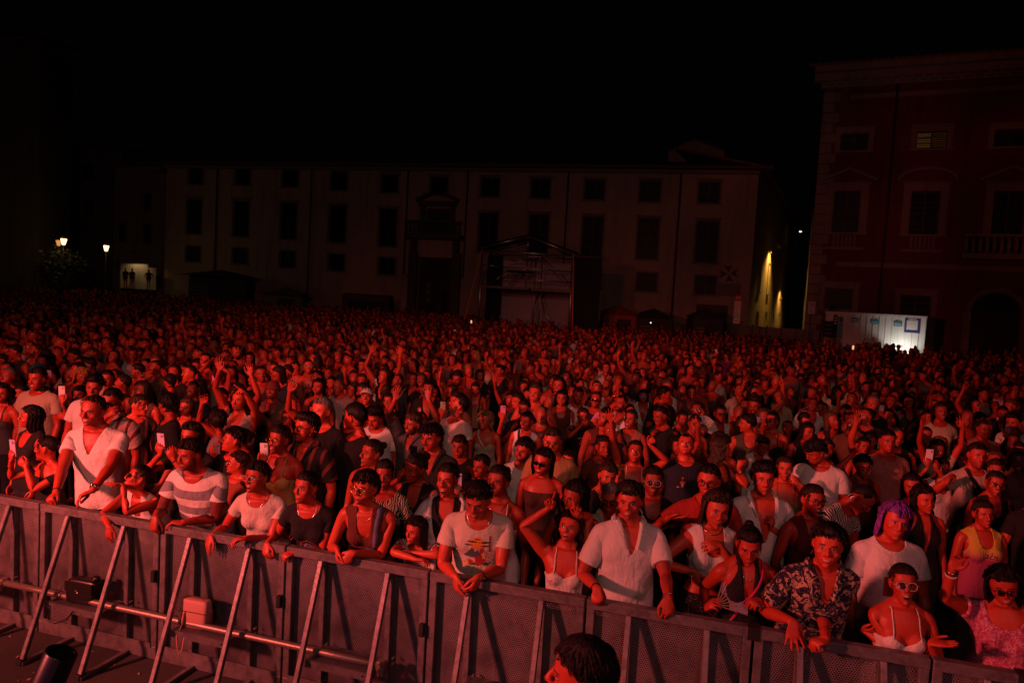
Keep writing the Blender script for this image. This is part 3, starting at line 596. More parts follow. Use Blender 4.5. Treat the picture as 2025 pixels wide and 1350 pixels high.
# ---------------------------------------------------------------- hair
HLA = np.radians([0, 35, 55, 70, 80, 92, 105, 120, 150, 180]); HLT = np.radians([62, 63, 67, 80, 96, 84, 86, 108, 124, 127])
def skull(a, th):
    d = np.stack([np.sin(th)*np.sin(a), -np.sin(th)*np.cos(a), np.cos(th)], -1)
    r = 1/np.sqrt((d[..., 0]/.0775)**2+(d[..., 1]/.100)**2+(d[..., 2]/.099)**2); return d, d*r[..., None]+np.array([0, .006, .021])
def hairline(a, st):
    b = np.abs((a+math.pi) % (2*math.pi)-math.pi); h = np.interp(b, HLA, HLT)
    if st == 'receding': h = h-.30*np.exp(-(b/.75)**2)
    if st in ('bangs', 'wig'): h = h+.20*np.exp(-(b/.55)**2)
    return h
def hair_mesh(style, seed, lod):
    """head-local metres. returns V, T, drop (how much each vertex follows the chest)"""
    rs = np.random.RandomState(seed); NA, NS = ((56, 16), (36, 10), (20, 6), (9, 3))[lod]; P = []; F = []; n = 0; LK = []
    a = np.linspace(-math.pi, math.pi, NA, endpoint=False)[None, :]; s = np.linspace(0, 1, NS)[:, None]
    th = hairline(a, style)*s+.012; d, p = skull(a+0*s, th); b = np.abs((a+math.pi) % (2*math.pi)-math.pi)
    long_ = style in ('long', 'wavy', 'wig', 'curlylong'); tight = style in ('bun', 'pony', 'tight')
    T0 = {'buzz': .009, 'fade': .017, 'short': .021, 'quiff': .029, 'receding': .012, 'curly': .038, 'tousled': .034, 'bangs': .026, 'bun': .015, 'pony': .015, 'tight': .017, 'long': .024, 'wavy': .029, 'wig': .026, 'bob': .024, 'curlylong': .034, 'afro': .06}.get(style, .015)*.86
    side = {'short': .55, 'quiff': .35, 'buzz': .9, 'receding': .7, 'tousled': .75}.get(style, 1.)
    th_ = T0*(1-(1-side)*sstep(.45, .85, s+0*a))*(.35+.65*(1-s**5))
    if style == 'quiff': th_ = th_+.022*np.exp(-(b/.7)**2)*np.exp(-((s-.75)/.25)**2)
    if style == 'tousled': th_ = th_+.016*np.exp(-(b/.8)**2)*np.exp(-((s-.8)/.25)**2)
    if long_ or style in ('bob',): th_ = th_*(1-.55*np.exp(-(a/.05)**2)*(s < .9))
    fr = {'curly': 75, 'afro': 70, 'curlylong': 65, 'tousled': 60}.get(style, 45)
    nz = wob(p.reshape(-1, 3), seed, fr, 6).reshape(p.shape[:2])*(.5 if style in ('curly', 'afro', 'curlylong', 'tousled') else .40 if not tight else .16)
    stre = .17*np.sin(a*23+wob(p.reshape(-1, 3), seed+3, 20).reshape(p.shape[:2])*3)
    cap = p+d*(th_*(1+nz+stre))[..., None]
    cap[-1] = p[-1]-d[-1]*.004
    def grid(G, wrap=True, drop=0.):
        nonlocal n
        m, k = G.shape[:2]; P.append(G.reshape(-1, 3)); LK.append(np.broadcast_to(np.asarray(drop, float).reshape(-1, 1) if np.ndim(drop) else drop, (m, k)).ravel())
        for i in range(m-1):
            for j in range(k if wrap else k-1):
                q = (j+1) % k; x, y, z, w = n+i*k+j, n+i*k+q, n+(i+1)*k+q, n+(i+1)*k+j; F.extend([(x, z, y), (x, w, z)])
        n += m*k
    grid(cap)
    def addtube(pts, r, k, flat=1., drop=0.):
        nonlocal n
        V, f = tube_mesh(pts, r, k, True, flat); P.append(V)
        dr = np.repeat(np.broadcast_to(drop, (len(pts),)), k); LK.append(dr)
        for q in f:
            for i in range(1, len(q)-1): F.append((n+q[0], n+q[i], n+q[i+1]))
        n += len(V)
    if long_ or style == 'bob':
        Ln = {'long': .25, 'wavy': .24, 'wig': .10, 'bob': .07, 'curlylong': .15}[style]*rs.uniform(.85, 1.15)
        NB = max(8, NA*3//4); ab = np.linspace(1.12, 2*math.pi-1.12, NB)[None, :]; ns = (14, 9, 5, 2)[lod]; q = np.linspace(0, 1, ns)[:, None]
        bb = np.abs(math.pi-ab); _, s0 = skull(ab, np.full_like(ab, 1.15)); base = s0[0]; dirs = np.stack([np.sin(ab[0]), -np.cos(ab[0])], 1)
        for layer, o in ((0, T0*1.02), (1, T0*.35))[:2 if lod < 3 else 1]:
            G = np.zeros((ns, NB, 3)); L = Ln+.10
            jag = 1+.10*wob(np.stack([ab[0]*9, ab[0]*0, ab[0]*0], 1), seed+layer, 1.5)-.12*np.exp(-((np.minimum(ab[0]-1.12, 2*math.pi-1.12-ab[0]))/.25)**2)
            z = base[None, :, 2]-q*L*jag[None, :]
            nk = sstep(-.06, -.20, z)            # over the shoulders the hair spreads back
            wv = (.010 if style in ('wavy', 'curlylong') else .004)*np.sin(q*(16 if style in ('wavy', 'curlylong') else 7)+ab*5)+.006*np.sin(ab*17+q*2)
            rr = o+.004+wv+(.012 if style in ('wavy', 'curlylong') else .0)*q
            G[..., 0] = (base[None, :, 0]*1.03+dirs[None, :, 0]*rr)*(1-.10*nk*(bb < 2.2)); G[..., 1] = base[None, :, 1]+dirs[None, :, 1]*rr+nk*.035*(1-.4*np.cos(bb)*0); G[..., 2] = z
            G[..., 1] += .02*q*(bb > 1.4)
            if layer: G = G[:, ::-1]
            grid(G, False, sstep(-.1, -.30, z).mean(1)*.8)
    if style in ('bun', 'pony', 'tight'):
        c = np.array([0, .108, (.075 if rs.rand() < .55 else .02) if style != 'tight' else -.03])
        if style in ('bun', 'tight'): addtube([c+np.array([0, -.03, -.01]), c+np.array([0, .0, 0]), c+np.array([0, .025, .006]), c+np.array([0, .045, .008])], [.018, .036, .033, .010], (12, 10, 8, 6)[lod])
        else: addtube([c+np.array([0, -.03, 0]), c+np.array([0, .015, .015]), c+np.array([0, .05, -.03]), c+np.array([.01, .055, -.12]), c+np.array([.02, .045, -.22])], [.016, .017, .026, .024, .006], (12, 8, 6, 5)[lod], 1., [0, 0, 0, .2, .5])
    nl = {0: {'buzz': 0, 'fade': 210, 'tight': 24, 'bun': 26, 'pony': 26, 'receding': 40, 'short': 110, 'quiff': 120, 'curly': 190, 'tousled': 170, 'afro': 260, 'bangs': 130, 'curlylong': 170}.get(style, 70), 1: {'buzz': 0, 'tight': 0, 'bun': 0, 'pony': 0, 'curly': 50, 'tousled': 45, 'afro': 70, 'short': 26, 'quiff': 30, 'curlylong': 50}.get(style, 14)}.get(lod, 0)
    curl = style in ('curly', 'afro', 'curlylong')
    for _ in range(nl):   # separate locks lying on and lifting off the mass
        a0 = rs.uniform(-math.pi, math.pi); s0 = rs.uniform(.25, .93) if not tight else rs.uniform(.5, .95); t0 = hairline(np.array(a0), style)*s0; da = rs.normal(0, .10 if not tight else .02)
        ln = (.55 if not curl else .34)*rs.uniform(.6, 1.2); pts = []; m = 5
        lift = rs.uniform(.0, .016 if style != 'fade' else .006) if not tight else .001
        for i in range(m):
            u = i/(m-1); t1 = t0+ln*u*(1 if not tight else -.8); aa = a0+da*u
            lim = hairline(np.array(aa), style)+(.10 if style in ('bangs', 'wig', 'tousled', 'curly', 'quiff') else .02)
            dd, pp = skull(np.array(aa), np.array(min(t1, lim))); f2 = 1-(1-side)*sstep(.45, .85, min(1, t1/lim))
            off = T0*f2*(.9 if not tight else .85)+lift*math.sin(u*2.6)+(.010*math.sin(u*9+a0*7) if curl else 0)
            pts.append(pp+dd*off+(rs.normal(0, .004, 3) if curl else 0))
        addtube(pts, np.array([.003, .0062, .0062, .0045, .001])*(.8 if tight else .5 if style == 'fade' else 1.15 if curl else 1.), 4, .55)
    if lod == 0 and style not in ('buzz', 'fade'):   # flyaway hairs
        for _ in range(46):
            a0 = rs.uniform(-math.pi, math.pi); t0 = float(hairline(np.array(a0), style))*rs.uniform(.15, .9); dd, pp = skull(np.array(a0), np.array(t0)); q = rs.normal(0, 1, 3)*.5+dd; q = unit(q)*rs.uniform(.012, .03); p0 = pp+dd*T0*.8; addtube([p0, p0+dd*.008+q*.4, p0+dd*.006+q+np.array([0, 0, -.006])], [.0011, .0009, .0004], 3)
    if style in ('tight', 'bun', 'pony') and lod < 2:   # loose strands at the temples, and hairs combed back from the hairline
        for sg in (-1, 1):
            for q in range(3):
                x = sg*(.069+.003*q); addtube([(x*.9, -.062+.01*q, .055), (x*1.06, -.058+.008*q, .02), (x*1.07, -.052+.012*q, -.02), (x*1.03, -.05+.012*q+rs.uniform(0, .01), -.05-.02*rs.rand())], np.array([.0035, .003, .0022, .0006]), 4, .6)
        for _ in range(70 if lod == 0 else 24):
            a0 = rs.uniform(-1.5, 1.5); h0 = float(hairline(np.array(a0), style)); pts = []
            for u in np.linspace(0, 1, 5): dd, pp = skull(np.array(a0*(1+.12*u)), np.array(h0*(1.01-.75*u))); pts.append(pp+dd*(T0*(.15+1.*min(1, u*2.2))+.0012))
            addtube(pts, np.array([.0012, .0045, .005, .004, .001]), 4, .5)
    V = np.vstack(P); LKv = np.concatenate(LK); eg = np.zeros(len(V)); eg[:NA*NS] = np.repeat(np.linspace(0, 1, NS), NA); return V, np.array(F), np.concatenate([LKv, np.zeros(len(V)-len(LKv))]), eg
_hc = {}
def hair_cached(style, seed, lod):
    k = (style, seed % (5 if lod else 50), lod)
    if k not in _hc: _hc[k] = hair_mesh(style, k[1]+7, lod)
    return _hc[k]
# ---------------------------------------------------------------- small worn things, head-local metres
def glasses_mesh(kind):
    m = MB(); lens = MB(); w, h, p = {'round': (.024, .022, 2.), 'square': (.027, .019, 3.5), 'cat': (.028, .019, 2.8), 'wide': (.031, .017, 4.), 'big': (.030, .026, 2.4)}[kind]
    for s in (-1, 1):
        a = np.linspace(0, 2*math.pi, 18, endpoint=False); c = np.cos(a); q = np.sin(a); e = 2/p
        x = w*np.sign(c)*np.abs(c)**e; z = h*np.sign(q)*np.abs(q)**e+(.006*np.maximum(0, x*s/w) if kind == 'cat' else 0)
        pts = np.stack([s*.033+x, -.1055+.10*np.maximum(0, (np.abs(s*.033+x)-.03))+0*x, -.004+z], 1)
        m.tube(np.vstack([pts, pts[:1]]), .0021, 6, False)
        lens.add(np.vstack([pts*.97+np.array([s*.001, -.0032, 0]), pts.mean(0)[None]-np.array([0, .0052, 0])]), [(i, (i+1) % 18, 18) for i in range(18)])
        m.tube([(s*(.033+w), -.1025, .002), (s*.076, -.09, .004), (s*.083, -.02, .004), (s*.081, .02, -.004)], .0022, 5)
    m.tube([(-.010, -.106, .002), (0, -.110, .005), (.010, -.106, .002)], .002, 5)
    return m.data(), lens.data()
def cap_mesh(kind):
    a = np.linspace(-math.pi, math.pi, 28, endpoint=False)[None, :]; s = np.linspace(0, 1, 9)[:, None]
    if kind == 'beanie':
        d, p = skull(a+0*s, s*1.62+.01+0*a); G = p+d*(.020+.012*sstep(.78, .82, s)+.006*np.sin(a*14)*sstep(.8, .7, s))[..., None]*np.array([1, 1, 1.25])
    else:
        d, p = skull(a+0*s, s*(1.50+0*a-.12*np.cos(a))+.01); G = p+d*(.016+0*s)[..., None]
    V = G.reshape(-1, 3); F = []
    for i in range(8):
        for j in range(28): k = (j+1) % 28; F.append((i*28+j, (i+1)*28+j, (i+1)*28+k, i*28+k))
    m = MB(); m.add(V, F)
    if kind == 'cap':
        b = []
        for i, q in enumerate(np.linspace(0, 1, 4)):
            for x in np.linspace(-1, 1, 9): b.append((x*.078*(1-.15*q*q), -.088-q*.075*math.sqrt(max(0, 1-.75*x*x))+.03*x*x, .060-.018*q-.012*x*x))
        b = np.array(b); f = [(i*9+j, i*9+j+1, (i+1)*9+j+1, (i+1)*9+j) for i in range(3) for j in range(8)]
        m.add(b, f); m.add(b-np.array([0, 0, .004]), [q[::-1] for q in f])
    if kind == 'hat':
        R = np.linspace(0, 2*math.pi, 28, endpoint=False); b = np.array([((.09+.07*q)*math.sin(x), .006-(.112+.07*q)*math.cos(x), .052-.012*q) for q in (0, .5, 1) for x in R])
        m.add(b, [(i*28+j, i*28+(j+1) % 28, (i+1)*28+(j+1) % 28, (i+1)*28+j) for i in range(2) for j in range(28)])
    return m.data()
# ---------------------------------------------------------------- people
SKINS = {'fair': (.58, .080, .040), 'warm': (.52, .060, .030), 'tan': (.43, .046, .022), 'brown': (.27, .036, .018), 'dark': (.12, .024, .014)}
HAIRC = {'black': (.010, .008, .008), 'dark': (.020, .013, .010), 'brown': (.045, .025, .015), 'light': (.13, .07, .032), 'blonde': (.30, .17, .07), 'grey': (.16, .15, .15), 'purple': (.22, .05, .42), 'teal': (.02, .16, .20), 'orange': (.50, .22, .06), 'red': (.14, .03, .015)}
_kd = {}
def body_kd(t):
    if t.sex not in _kd:
        L = t.lod[0]; kd = KDTree(len(L['V'])); [kd.insert(v, i) for i, v in enumerate(L['V'])]; kd.balance(); _kd[t.sex] = (kd, vnormals(L['V'], L['T']))
    return _kd[t.sex]
_cov = {}
def covered(t, kind, lod):
    key = (t.sex, kind, lod)
    if key not in _cov:
        g = garment(t, kind, min(lod, 2)); R = g['R']*t.hs+t.HC; kd = KDTree(len(R)); [kd.insert(v, i) for i, v in enumerate(R)]; kd.balance()
        b = np.unique(g['bnd']) if len(g['bnd']) else []; kb = KDTree(max(1, len(b))); [kb.insert(R[int(i)], int(i)) for i in b]; kb.balance(); out = []
        for v in t.lod[lod]['V']: out.append(kd.find(v)[2] < (.016, .024, .045, .06)[lod] and (len(b) == 0 or kb.find(v)[2] > (.022, .03, .04, .05)[lod]))
        _cov[key] = np.array(out, float)
    return _cov[key]
def snapped(t, pts, off=.004, n=26):
    """a path laid on the rest body: positions, normals and weights"""
    pts = np.asarray(pts, float); d = np.r_[0, np.cumsum(np.linalg.norm(np.diff(pts, axis=0), axis=1))]; q = np.linspace(0, d[-1], n)
    P = np.stack([np.interp(q, d, pts[:, c]) for c in range(3)], 1); kd, N = body_kd(t); L = t.lod[0]; out = []; nn = []; ww = []
    for p in P:
        c = kd.find_n(p, 6); w = np.array([1/(x[2]+.002) for x in c]); w /= w.sum(); i = [x[1] for x in c]
        q2 = (L['V'][i]*w[:, None]).sum(0); n2 = unit((N[i]*w[:, None]).sum(0)); out.append(q2+n2*off); nn.append(n2); ww.append((L['W'][i]*w[:, None]).sum(0))
    out = np.array(out)
    for _ in range(2): out[1:-1] = out[1:-1]*.5+.25*(out[:-2]+out[2:])
    return out, np.array(nn), np.array(ww)
def ribbon(t, pts, width, thick=.003, n=26, off=.005):
    P, N, W = snapped(t, pts, off, n); Tn = np.gradient(P, axis=0); S = np.cross(N, Tn); S /= np.linalg.norm(S, axis=1)[:, None]+1e-9
    V = np.concatenate([P-S*width/2, P+S*width/2, P+S*width/2+N*thick, P-S*width/2+N*thick]); T = []
    for i in range(n-1):
        for a, b in ((0, 1), (1, 2), (2, 3), (3, 0)):
            x, y, z, w = a*n+i, b*n+i, b*n+i+1, a*n+i+1; T += [(x, z, y), (x, w, z)]
    return V, np.array(T), np.concatenate([W]*4)
def text_mesh(txt, size, bold=.0, shear=0.):
    c = bpy.data.curves.new('t', 'FONT'); c.body = txt; c.size = size; c.align_x = 'CENTER'; c.align_y = 'CENTER'; c.offset = bold; c.shear = shear; c.resolution_u = 3
    o = bpy.data.objects.new('t', c); bpy.context.scene.collection.objects.link(o)
    ev = o.evaluated_get(bpy.context.evaluated_depsgraph_get()); me = ev.to_mesh(); V = np.array([v.co[:] for v in me.vertices]).reshape(-1, 3); F = [tuple(p.vertices) for p in me.polygons]; ev.to_mesh_clear()
    bpy.data.objects.remove(o); bpy.data.curves.remove(c); return V, F
def print_on(g, xy, F, off=.003, back=False):
    R = g['_rest']; bv = BVHTree.FromPolygons(R.tolist(), g['T'].tolist()); P = []; W = []; keep = []
    sg = -1 if not back else 1
    for x, z in xy:
        h = bv.ray_cast((x, sg*1., z), (0, -sg*1., 0))
        if h[0] is None: P.append((x, 0, z)); W.append(np.zeros(g['W'].shape[1])); keep.append(False); continue
        tr = g['T'][h[2]]; b = np.array(barycentric_transform(h[0], *[Vector(R[i]) for i in tr], Vector((1, 0, 0)), Vector((0, 1, 0)), Vector((0, 0, 1)))); b = np.clip(b, 0, 1); b /= b.sum()
        P.append((g['V'][tr]*b[:, None]).sum(0)+np.array([0, sg*off, 0])); W.append((g['W'][tr]*b[:, None]).sum(0)); keep.append(True)
    F = [f for f in F if all(keep[i] for i in f)]
    return np.array(P), F, np.array(W)
def tone_attrs(n, rest, tone, look=None, hair=None):
    d = {'rest': ('FLOAT_VECTOR', rest), 'tone': ('FLOAT_COLOR', np.broadcast_to(np.array([*tone, 1.]), (n, 4)))}
    if look is not None: d['look'] = ('FLOAT_COLOR', np.broadcast_to(np.array(look, float), (n, 4))); d['hairtone'] = ('FLOAT_COLOR', np.broadcast_to(np.array([*hair, 1.]), (n, 4)))
    return d
def morph(t, V, R, sp):
    """face differences in rest space: jaw drop, smile, face width, nose"""
    V = V.copy(); x, y, z = R[:, 0], R[:, 1], R[:, 2]; fr = sstep(-.03, -.06, y)
    op = sp.get('open', 0.)
    if op:
        lo = sstep(-.0735, -.079, z)*sstep(-.155, -.12, z)*fr*np.exp(-(x/.05)**2); V[:, 2] -= lo*.016*op; V[:, 1] += lo*.004*op
        up = np.exp(-((z+.066)/.009)**2)*fr*np.exp(-(x/.03)**2); V[:, 2] += up*.0025*op
        mid = np.exp(-((z+.0745)/.0055)**2)*np.exp(-(x/.018)**4)*fr; V[:, 1] += mid*.010*op
    sm = sp.get('smile', 0.)
    if sm:
        c = np.exp(-((np.abs(x)-.027)/.012)**2)*np.exp(-((z+.073)/.014)**2)*fr; V[:, 2] += c*.0075*sm; V[:, 0] += np.sign(x)*c*.005*sm
        c = np.exp(-((np.abs(x)-.043)/.017)**2)*np.exp(-((z+.035)/.018)**2)*fr; V[:, 1] -= c*.005*sm
    hd = np.abs(x) < .1; w = sp.get('wide', 0.); jw = sp.get('jaw', 0.); q = (z > -.13)*sstep(-.14, -.10, z)*hd
    V[:, 0] += x*w*q*.9; V[:, 0] += x*jw*np.exp(-((z+.085)/.04)**2)*q
    q = hd*(z < 0)*(z > -.14); V[:, 2] += z*q*sp.get('long', 0.); nw = np.exp(-((z+.04)/.016)**2)*np.exp(-((np.abs(x)-.012)/.008)**2)*(y < -.085); V[:, 0] += np.sign(x)*nw*sp.get('nose', 0.)*.0035
    bw = np.exp(-((z-.018)/.009)**2)*(np.abs(x) < .055)*(y < -.06); V[:, 1] -= bw*sp.get('brow', 0.)*.004
    ck = np.exp(-((np.abs(x)-.05)/.02)**2)*np.exp(-((z+.055)/.022)**2)*(y < -.03); V[:, 0] += np.sign(x)*ck*sp.get('cheek', 0.)*.006
    ns = np.exp(-(x/.016)**2)*np.exp(-((z+.026)/.026)**2)*sstep(-.085, -.1, y); V[:, 1] -= ns*sp.get('nose', 0.)*.008
    return V
def world_dir(yaw, d): return Rz(-yaw)@np.asarray(d, float)
PEOPLE = []
def person(sp):
    """sp: dict describing one figure; returns its root object (the body mesh)"""
    t = TM[sp['sex']]; lod = sp.get('lod', 1); rs = np.random.RandomState(sp.get('seed', 0)+1)
    for k_, a_ in (('wide', .035), ('nose', .8), ('jaw', .06), ('long', .05), ('brow', .8), ('cheek', .9)): sp.setdefault(k_, rs.normal(0, a_))
    if 'smile' not in sp and 'open' not in sp: sp['smile'] = rs.choice([0, 0, .5, .9]); sp['open'] = rs.choice([0, 0, .2, .5])
    yaw = sp.get('yaw', 0.); P = Pose(t); P.torso(**sp.get('torso', {})); hc = P.head_center()
    if 'stand' in sp: H = np.array([sp['stand'][0], sp['stand'][1], hc[2]])
    elif 'off' in sp: H = atplane(sp['u'], sp['v'], RAIL_A+RAIL_N*sp['off'], RAIL_N)
    else: H = atz(sp['u'], sp['v'], sp.get('h', 1.55))
    s = H[2]/hc[2]
    if 'off' in sp and s > 1.09 and sp['off'] > .58: H = atz(sp['u'], sp['v'], hc[2]*(.985+.04*((sp.get('seed', 0)*7) % 3-1))); s = H[2]/hc[2]
    lo, hi = (.78, 1.12); s2 = min(hi, max(lo, s)); P.scale = s2
    loc = H-Rz(yaw)@(hc*s2); loc[2] = max(-.0, H[2]-hc[2]*s2) if s2 != s and H[2] > hc[2]*s2 else (H[2]-hc[2]*s2 if s2 != s else 0.)
    if 'stand' in sp: loc[2] = sp['stand'][2]
    sp['_warn'] = (round(s, 2)) if s2 != s else None
    def tolocal(p): return (Rz(-yaw)@(np.asarray(p)-loc))/s2
    grips = {}
    for q in 'RL':
        a = sp.get('arm'+q)
        if a is None:
            sg = 1 if q == 'L' else -1; Pm = rs.uniform(-.08, .12); P.arm(q, ud=(sg*(.20+Pm), .02, -1), fd=(sg*.02, -.25-abs(Pm)*3, -1), hand='relax'); continue
        a = dict(a); kw = dict(hand=a.get('hand', 'relax'), spread=a.get('spread', 0))
        if 'hd' in a: kw['hd'] = unit(world_dir(yaw, a['hd']))
        if 'pn' in a: kw['pn'] = world_dir(yaw, a['pn'])
        if 'pole' in a: kw['pole'] = world_dir(yaw, a['pole'])
        if 'to' in a:
            m = a['to']
            if m[0] == 'rail': tg = atz(m[1], m[2], RAIL_Z+.028)
            elif m[0] == 'pl': tg = atplane(m[1], m[2], RAIL_A+RAIL_N*m[3], RAIL_N)
            elif m[0] == 'dep':   # at the depth of the shoulder, m[3] metres nearer the camera
                S = loc+Rz(yaw)@(P.p[t.bi['uarm'+q]]*s2); tg = atplane(m[1], m[2], S-np.array([0, m[3], 0]), np.array([0, 1., 0]))
            else: tg = np.asarray(m[1], float)
            tg = tolocal(tg); P.arm(q, ik=tg, pole=kw.get('pole'), hand='relax')
            hdv = kw.get('hd', unit(P.R[t.bi['farm'+q]]@getattr(t, 'arm%+d' % (1 if q == 'L' else -1))['D'])); tg = tg-hdv*.07
            P.arm(q, ik=tg, **kw)
        else:
            kw['ud'] = world_dir(yaw, a['ud']); kw['fd'] = world_dir(yaw, a['fd']); P.arm(q, **kw)
        grips[q] = a
    M = P.mats(); skin = np.array(sp.get('skin', SKINS['warm']))*rs.uniform(.9, 1.1); hair = HAIRC[sp['hair'][1]] if isinstance(sp['hair'][1], str) else sp['hair'][1]
    L = t.lod[lod]; V = morph(t, L['V'], L['R'], sp); N = vnormals(V, L['T'])
    top = sp.get('top'); bot = sp.get('bottom', ('trousers', (.02, .02, .03)))
    sh = np.zeros(len(V))
    for g in (top, bot if lod < 2 else None):
        if g: sh = np.maximum(sh, covered(t, g[0], lod))
    Vb = P.apply(V-N*(sh*.011)[:, None], L['W'], M)
    look = (sp.get('beard', 0), sp.get('mo', 0), sp.get('lips', .75 if t.sex == 'f' else .4), sp.get('open', 0))
    mats = None; ml = [MAT['skin']]
    if lod >= 2:
        leg = L['W'][:, [i for i, b in enumerate(t.B) if b[0][:4] in ('thig', 'shin', 'foot')]].sum(1)+(L['V'][:, 2] < t.zw-.03)*.6
        mats = (leg[L['T']].mean(1) > .5).astype(np.int32); ml = [MAT['skin'], MAT['denim']]
    at = tone_attrs(len(Vb), L['R'], skin, look, hair)
    root = link('person', Vb, L['T'], ml, None, True, at, mats); root.location = loc; root.rotation_euler = (0, 0, yaw)
    root['label'] = sp.get('label', ''); root['category'] = 'person'; root['group'] = 'people in the concert crowd'
    # hair
    hb = t.bi['head']; cb = t.bi['chest']
    def headspace(Q): return Q*t.hs+t.HC
    def put(name, Q, T, mat, tone, smooth=True, drop=None):
        A = headspace(Q); W = np.zeros((len(A), len(t.B))); dr = 0 if drop is None else drop; W[:, hb] = 1-dr; W[:, cb] = dr
        return link(name, P.apply(A, W, M), np.array(T) if not isinstance(T, np.ndarray) else T, mat, root, smooth, tone_attrs(len(A), Q, tone))
    st = sp['hair'][0]
    if st != 'bald':
        Q, T, dr, eg = hair_cached(st, sp.get('seed', 0), lod); f = np.array([1+.9*sp.get('wide', 0), 1, 1]); ho = put('hair', Q*f, T, MAT['hair'], hair, True, np.clip(dr, 0, 1))
        if lod < 2: ho.data.attributes.new('edge', 'FLOAT', 'POINT').data.foreach_set('value', eg.astype(np.float32))
    if sp.get('hat'):
        kd, col = sp['hat']; Q, F = cap_mesh(kd); T = np.array([(f[0], f[i], f[i+1]) for f in F for i in range(1, len(f)-1)]); put({'cap': 'cap', 'beanie': 'beanie', 'hat': 'hat'}[kd], Q, T, MAT['cloth'], col)
    if sp.get('glasses'):
        kd, fr, ln = sp['glasses']; (Q, F), (Q2, F2) = glasses_mesh(kd); T = np.array([(f[0], f[i], f[i+1]) for f in F for i in range(1, len(f)-1)])
        go = put('glasses' if ln != 'dark' else 'sunglasses', Q, T, MAT[fr], (0, 0, 0))
        A = headspace(Q2); W = np.zeros((len(A), len(t.B))); W[:, hb] = 1; link('lens', P.apply(A, W, M), np.array(F2), MAT['lens_'+ln], go, True)
    # clothes
    def cloth(name, kind, tone, mat):
        g = garment(t, kind, 2 if kind in ('trousers', 'shorts') else min(lod, 2), sp.get('seed', 0)); n = len(g['V']); return link(name, P.apply(g['V'], g['W'], M), g['T'], MAT[mat], root, True, tone_attrs(n, g['R'], tone)), g
    NAMES = {'tee': 'shirt', 'tee_tucked': 'shirt', 'tee_tight': 'shirt', 'vneck': 'shirt', 'shirt': 'shirt', 'shirt_open': 'shirt', 'tank': 'tank_top', 'singlet': 'tank_top', 'crop': 'crop_top', 'bra': 'bra_top', 'corset': 'bra_top', 'cami': 'camisole', 'tube': 'tube_top', 'halter': 'halter_top', 'offshoulder': 'blouse', 'blouse': 'blouse', 'longsleeve': 'shirt', 'jacket': 'jacket'}
    if top:
        o, g = cloth(NAMES[top[0]], top[0], top[1], top[2] if len(top) > 2 else 'cloth')
        if top[0] in ('cami', 'bra', 'corset', 'halter', 'crop') and lod < 2 and top[0] not in ('crop',):
            w = {'corset': .010, 'bra': .012, 'cami': .008, 'halter': .03}[top[0]]; zt = t.zb+.05
            for sg in (-1, 1):
                pts = [(sg*.082, -.12, zt-.012), (sg*.08, -.09, t.zn-.06), (sg*.078, -.02, t.zn+.01), (sg*.075, .06, t.zn-.03), (sg*.07, .10, t.zb)] if top[0] != 'halter' else [(sg*.05, -.1, t.zn-.08), (sg*.052, -.04, t.zn+.0), (sg*.05, .03, t.zn+.035), (sg*.02, .075, t.zn+.04)]
                a, b, c = ribbon(t, pts, w, .003, 22, .006); link('strap', P.apply(a, c, M), b, MAT['cloth'], root, True, tone_attrs(len(a), a, top[1]))
        for pr in sp.get('prints', []):
            g2 = dict(g); g2['_rest'] = g['V']
            xy, F, mat, col = pr; a, F2, w = print_on(g2, xy, F, back=False)
            if len(F2): link('print', P.apply(a, w, M), F2, MAT[mat], o, False, tone_attrs(len(a), a, col))
    if sp.get('under'):
        cloth('top', sp['under'][0], sp['under'][1], 'cloth')
    if lod < 2 and bot: cloth({'trousers': 'trousers', 'shorts': 'shorts'}[bot[0]], bot[0], bot[1], bot[2] if len(bot) > 2 else 'denim')
    for ac in sp.get('extra', []):
        k = ac[0]
        if k == 'necklace':
            r = ac[1]; z0 = t.zn+.03; pts = [(math.sin(a)*.075*(1+.25*r), .035-.10*max(0, math.cos(a))+.05*max(0, -math.cos(a)), z0-(.05+r*.13)*max(0, math.cos(a))**2+.01*max(0, -math.cos(a))) for a in np.linspace(-math.pi, math.pi, 30)]
            p, n, w = snapped(t, pts, .0025, 34); p2 = P.apply(p, w, M); m = MB().tube(p2, .0020 if len(ac) < 4 else ac[3], 5)
            if len(ac) > 4: m.ball(P.apply(p[17:18]+n[17:18]*.004-np.array([[0, 0, .008]]), w[17:18], M)[0], (.007, .003, .009), 8, 6)
            m.build('necklace', MAT[ac[2]], root, True)
        elif k in ('watch', 'bracelet', 'wristband'):
            q = ac[1]; A = getattr(t, 'arm%+d' % (1 if q == 'L' else -1)); m = MB(); E_, W_ = A['E'], A['W']; hk = A['hk']; off = ac[3] if len(ac) > 3 else .02
            c = W_-A['D']*off; pts = [c+hk*(A['th']*math.cos(x)*.0315+A['n']*math.sin(x)*.0295) for x in np.linspace(0, 2*math.pi, 15)]
            w = np.zeros((len(pts), len(t.B))); w[:, t.bi['ftw'+q]] = 1; pp = P.apply(np.array(pts), w, M)
            m.tube(pp, {'watch': .0075, 'bracelet': .0035, 'wristband': .008}[k]*s2, 6, False, .5 if k != 'bracelet' else 1)
            if k == 'watch':
                c2 = P.apply((c-A['n']*hk*.033)[None], w[:1], M)[0]; R = P.R[t.bi['ftw'+q]]; m.ball(c2, np.array([.019, .019, .019])*.9, 10, 6)
            m.build(k, MAT[ac[2]], root, True)
        elif k == 'strap':
            a, b, w = ribbon(t, ac[1], ac[2], .004, 34, .013 if top and top[0] not in ('halter', 'singlet', 'tank', 'cami') else .010); link('bag_strap', P.apply(a, w, M), b, MAT[ac[3]], root, True, tone_attrs(len(a), a, ac[4]))
        elif k == 'earring':
            m = MB()
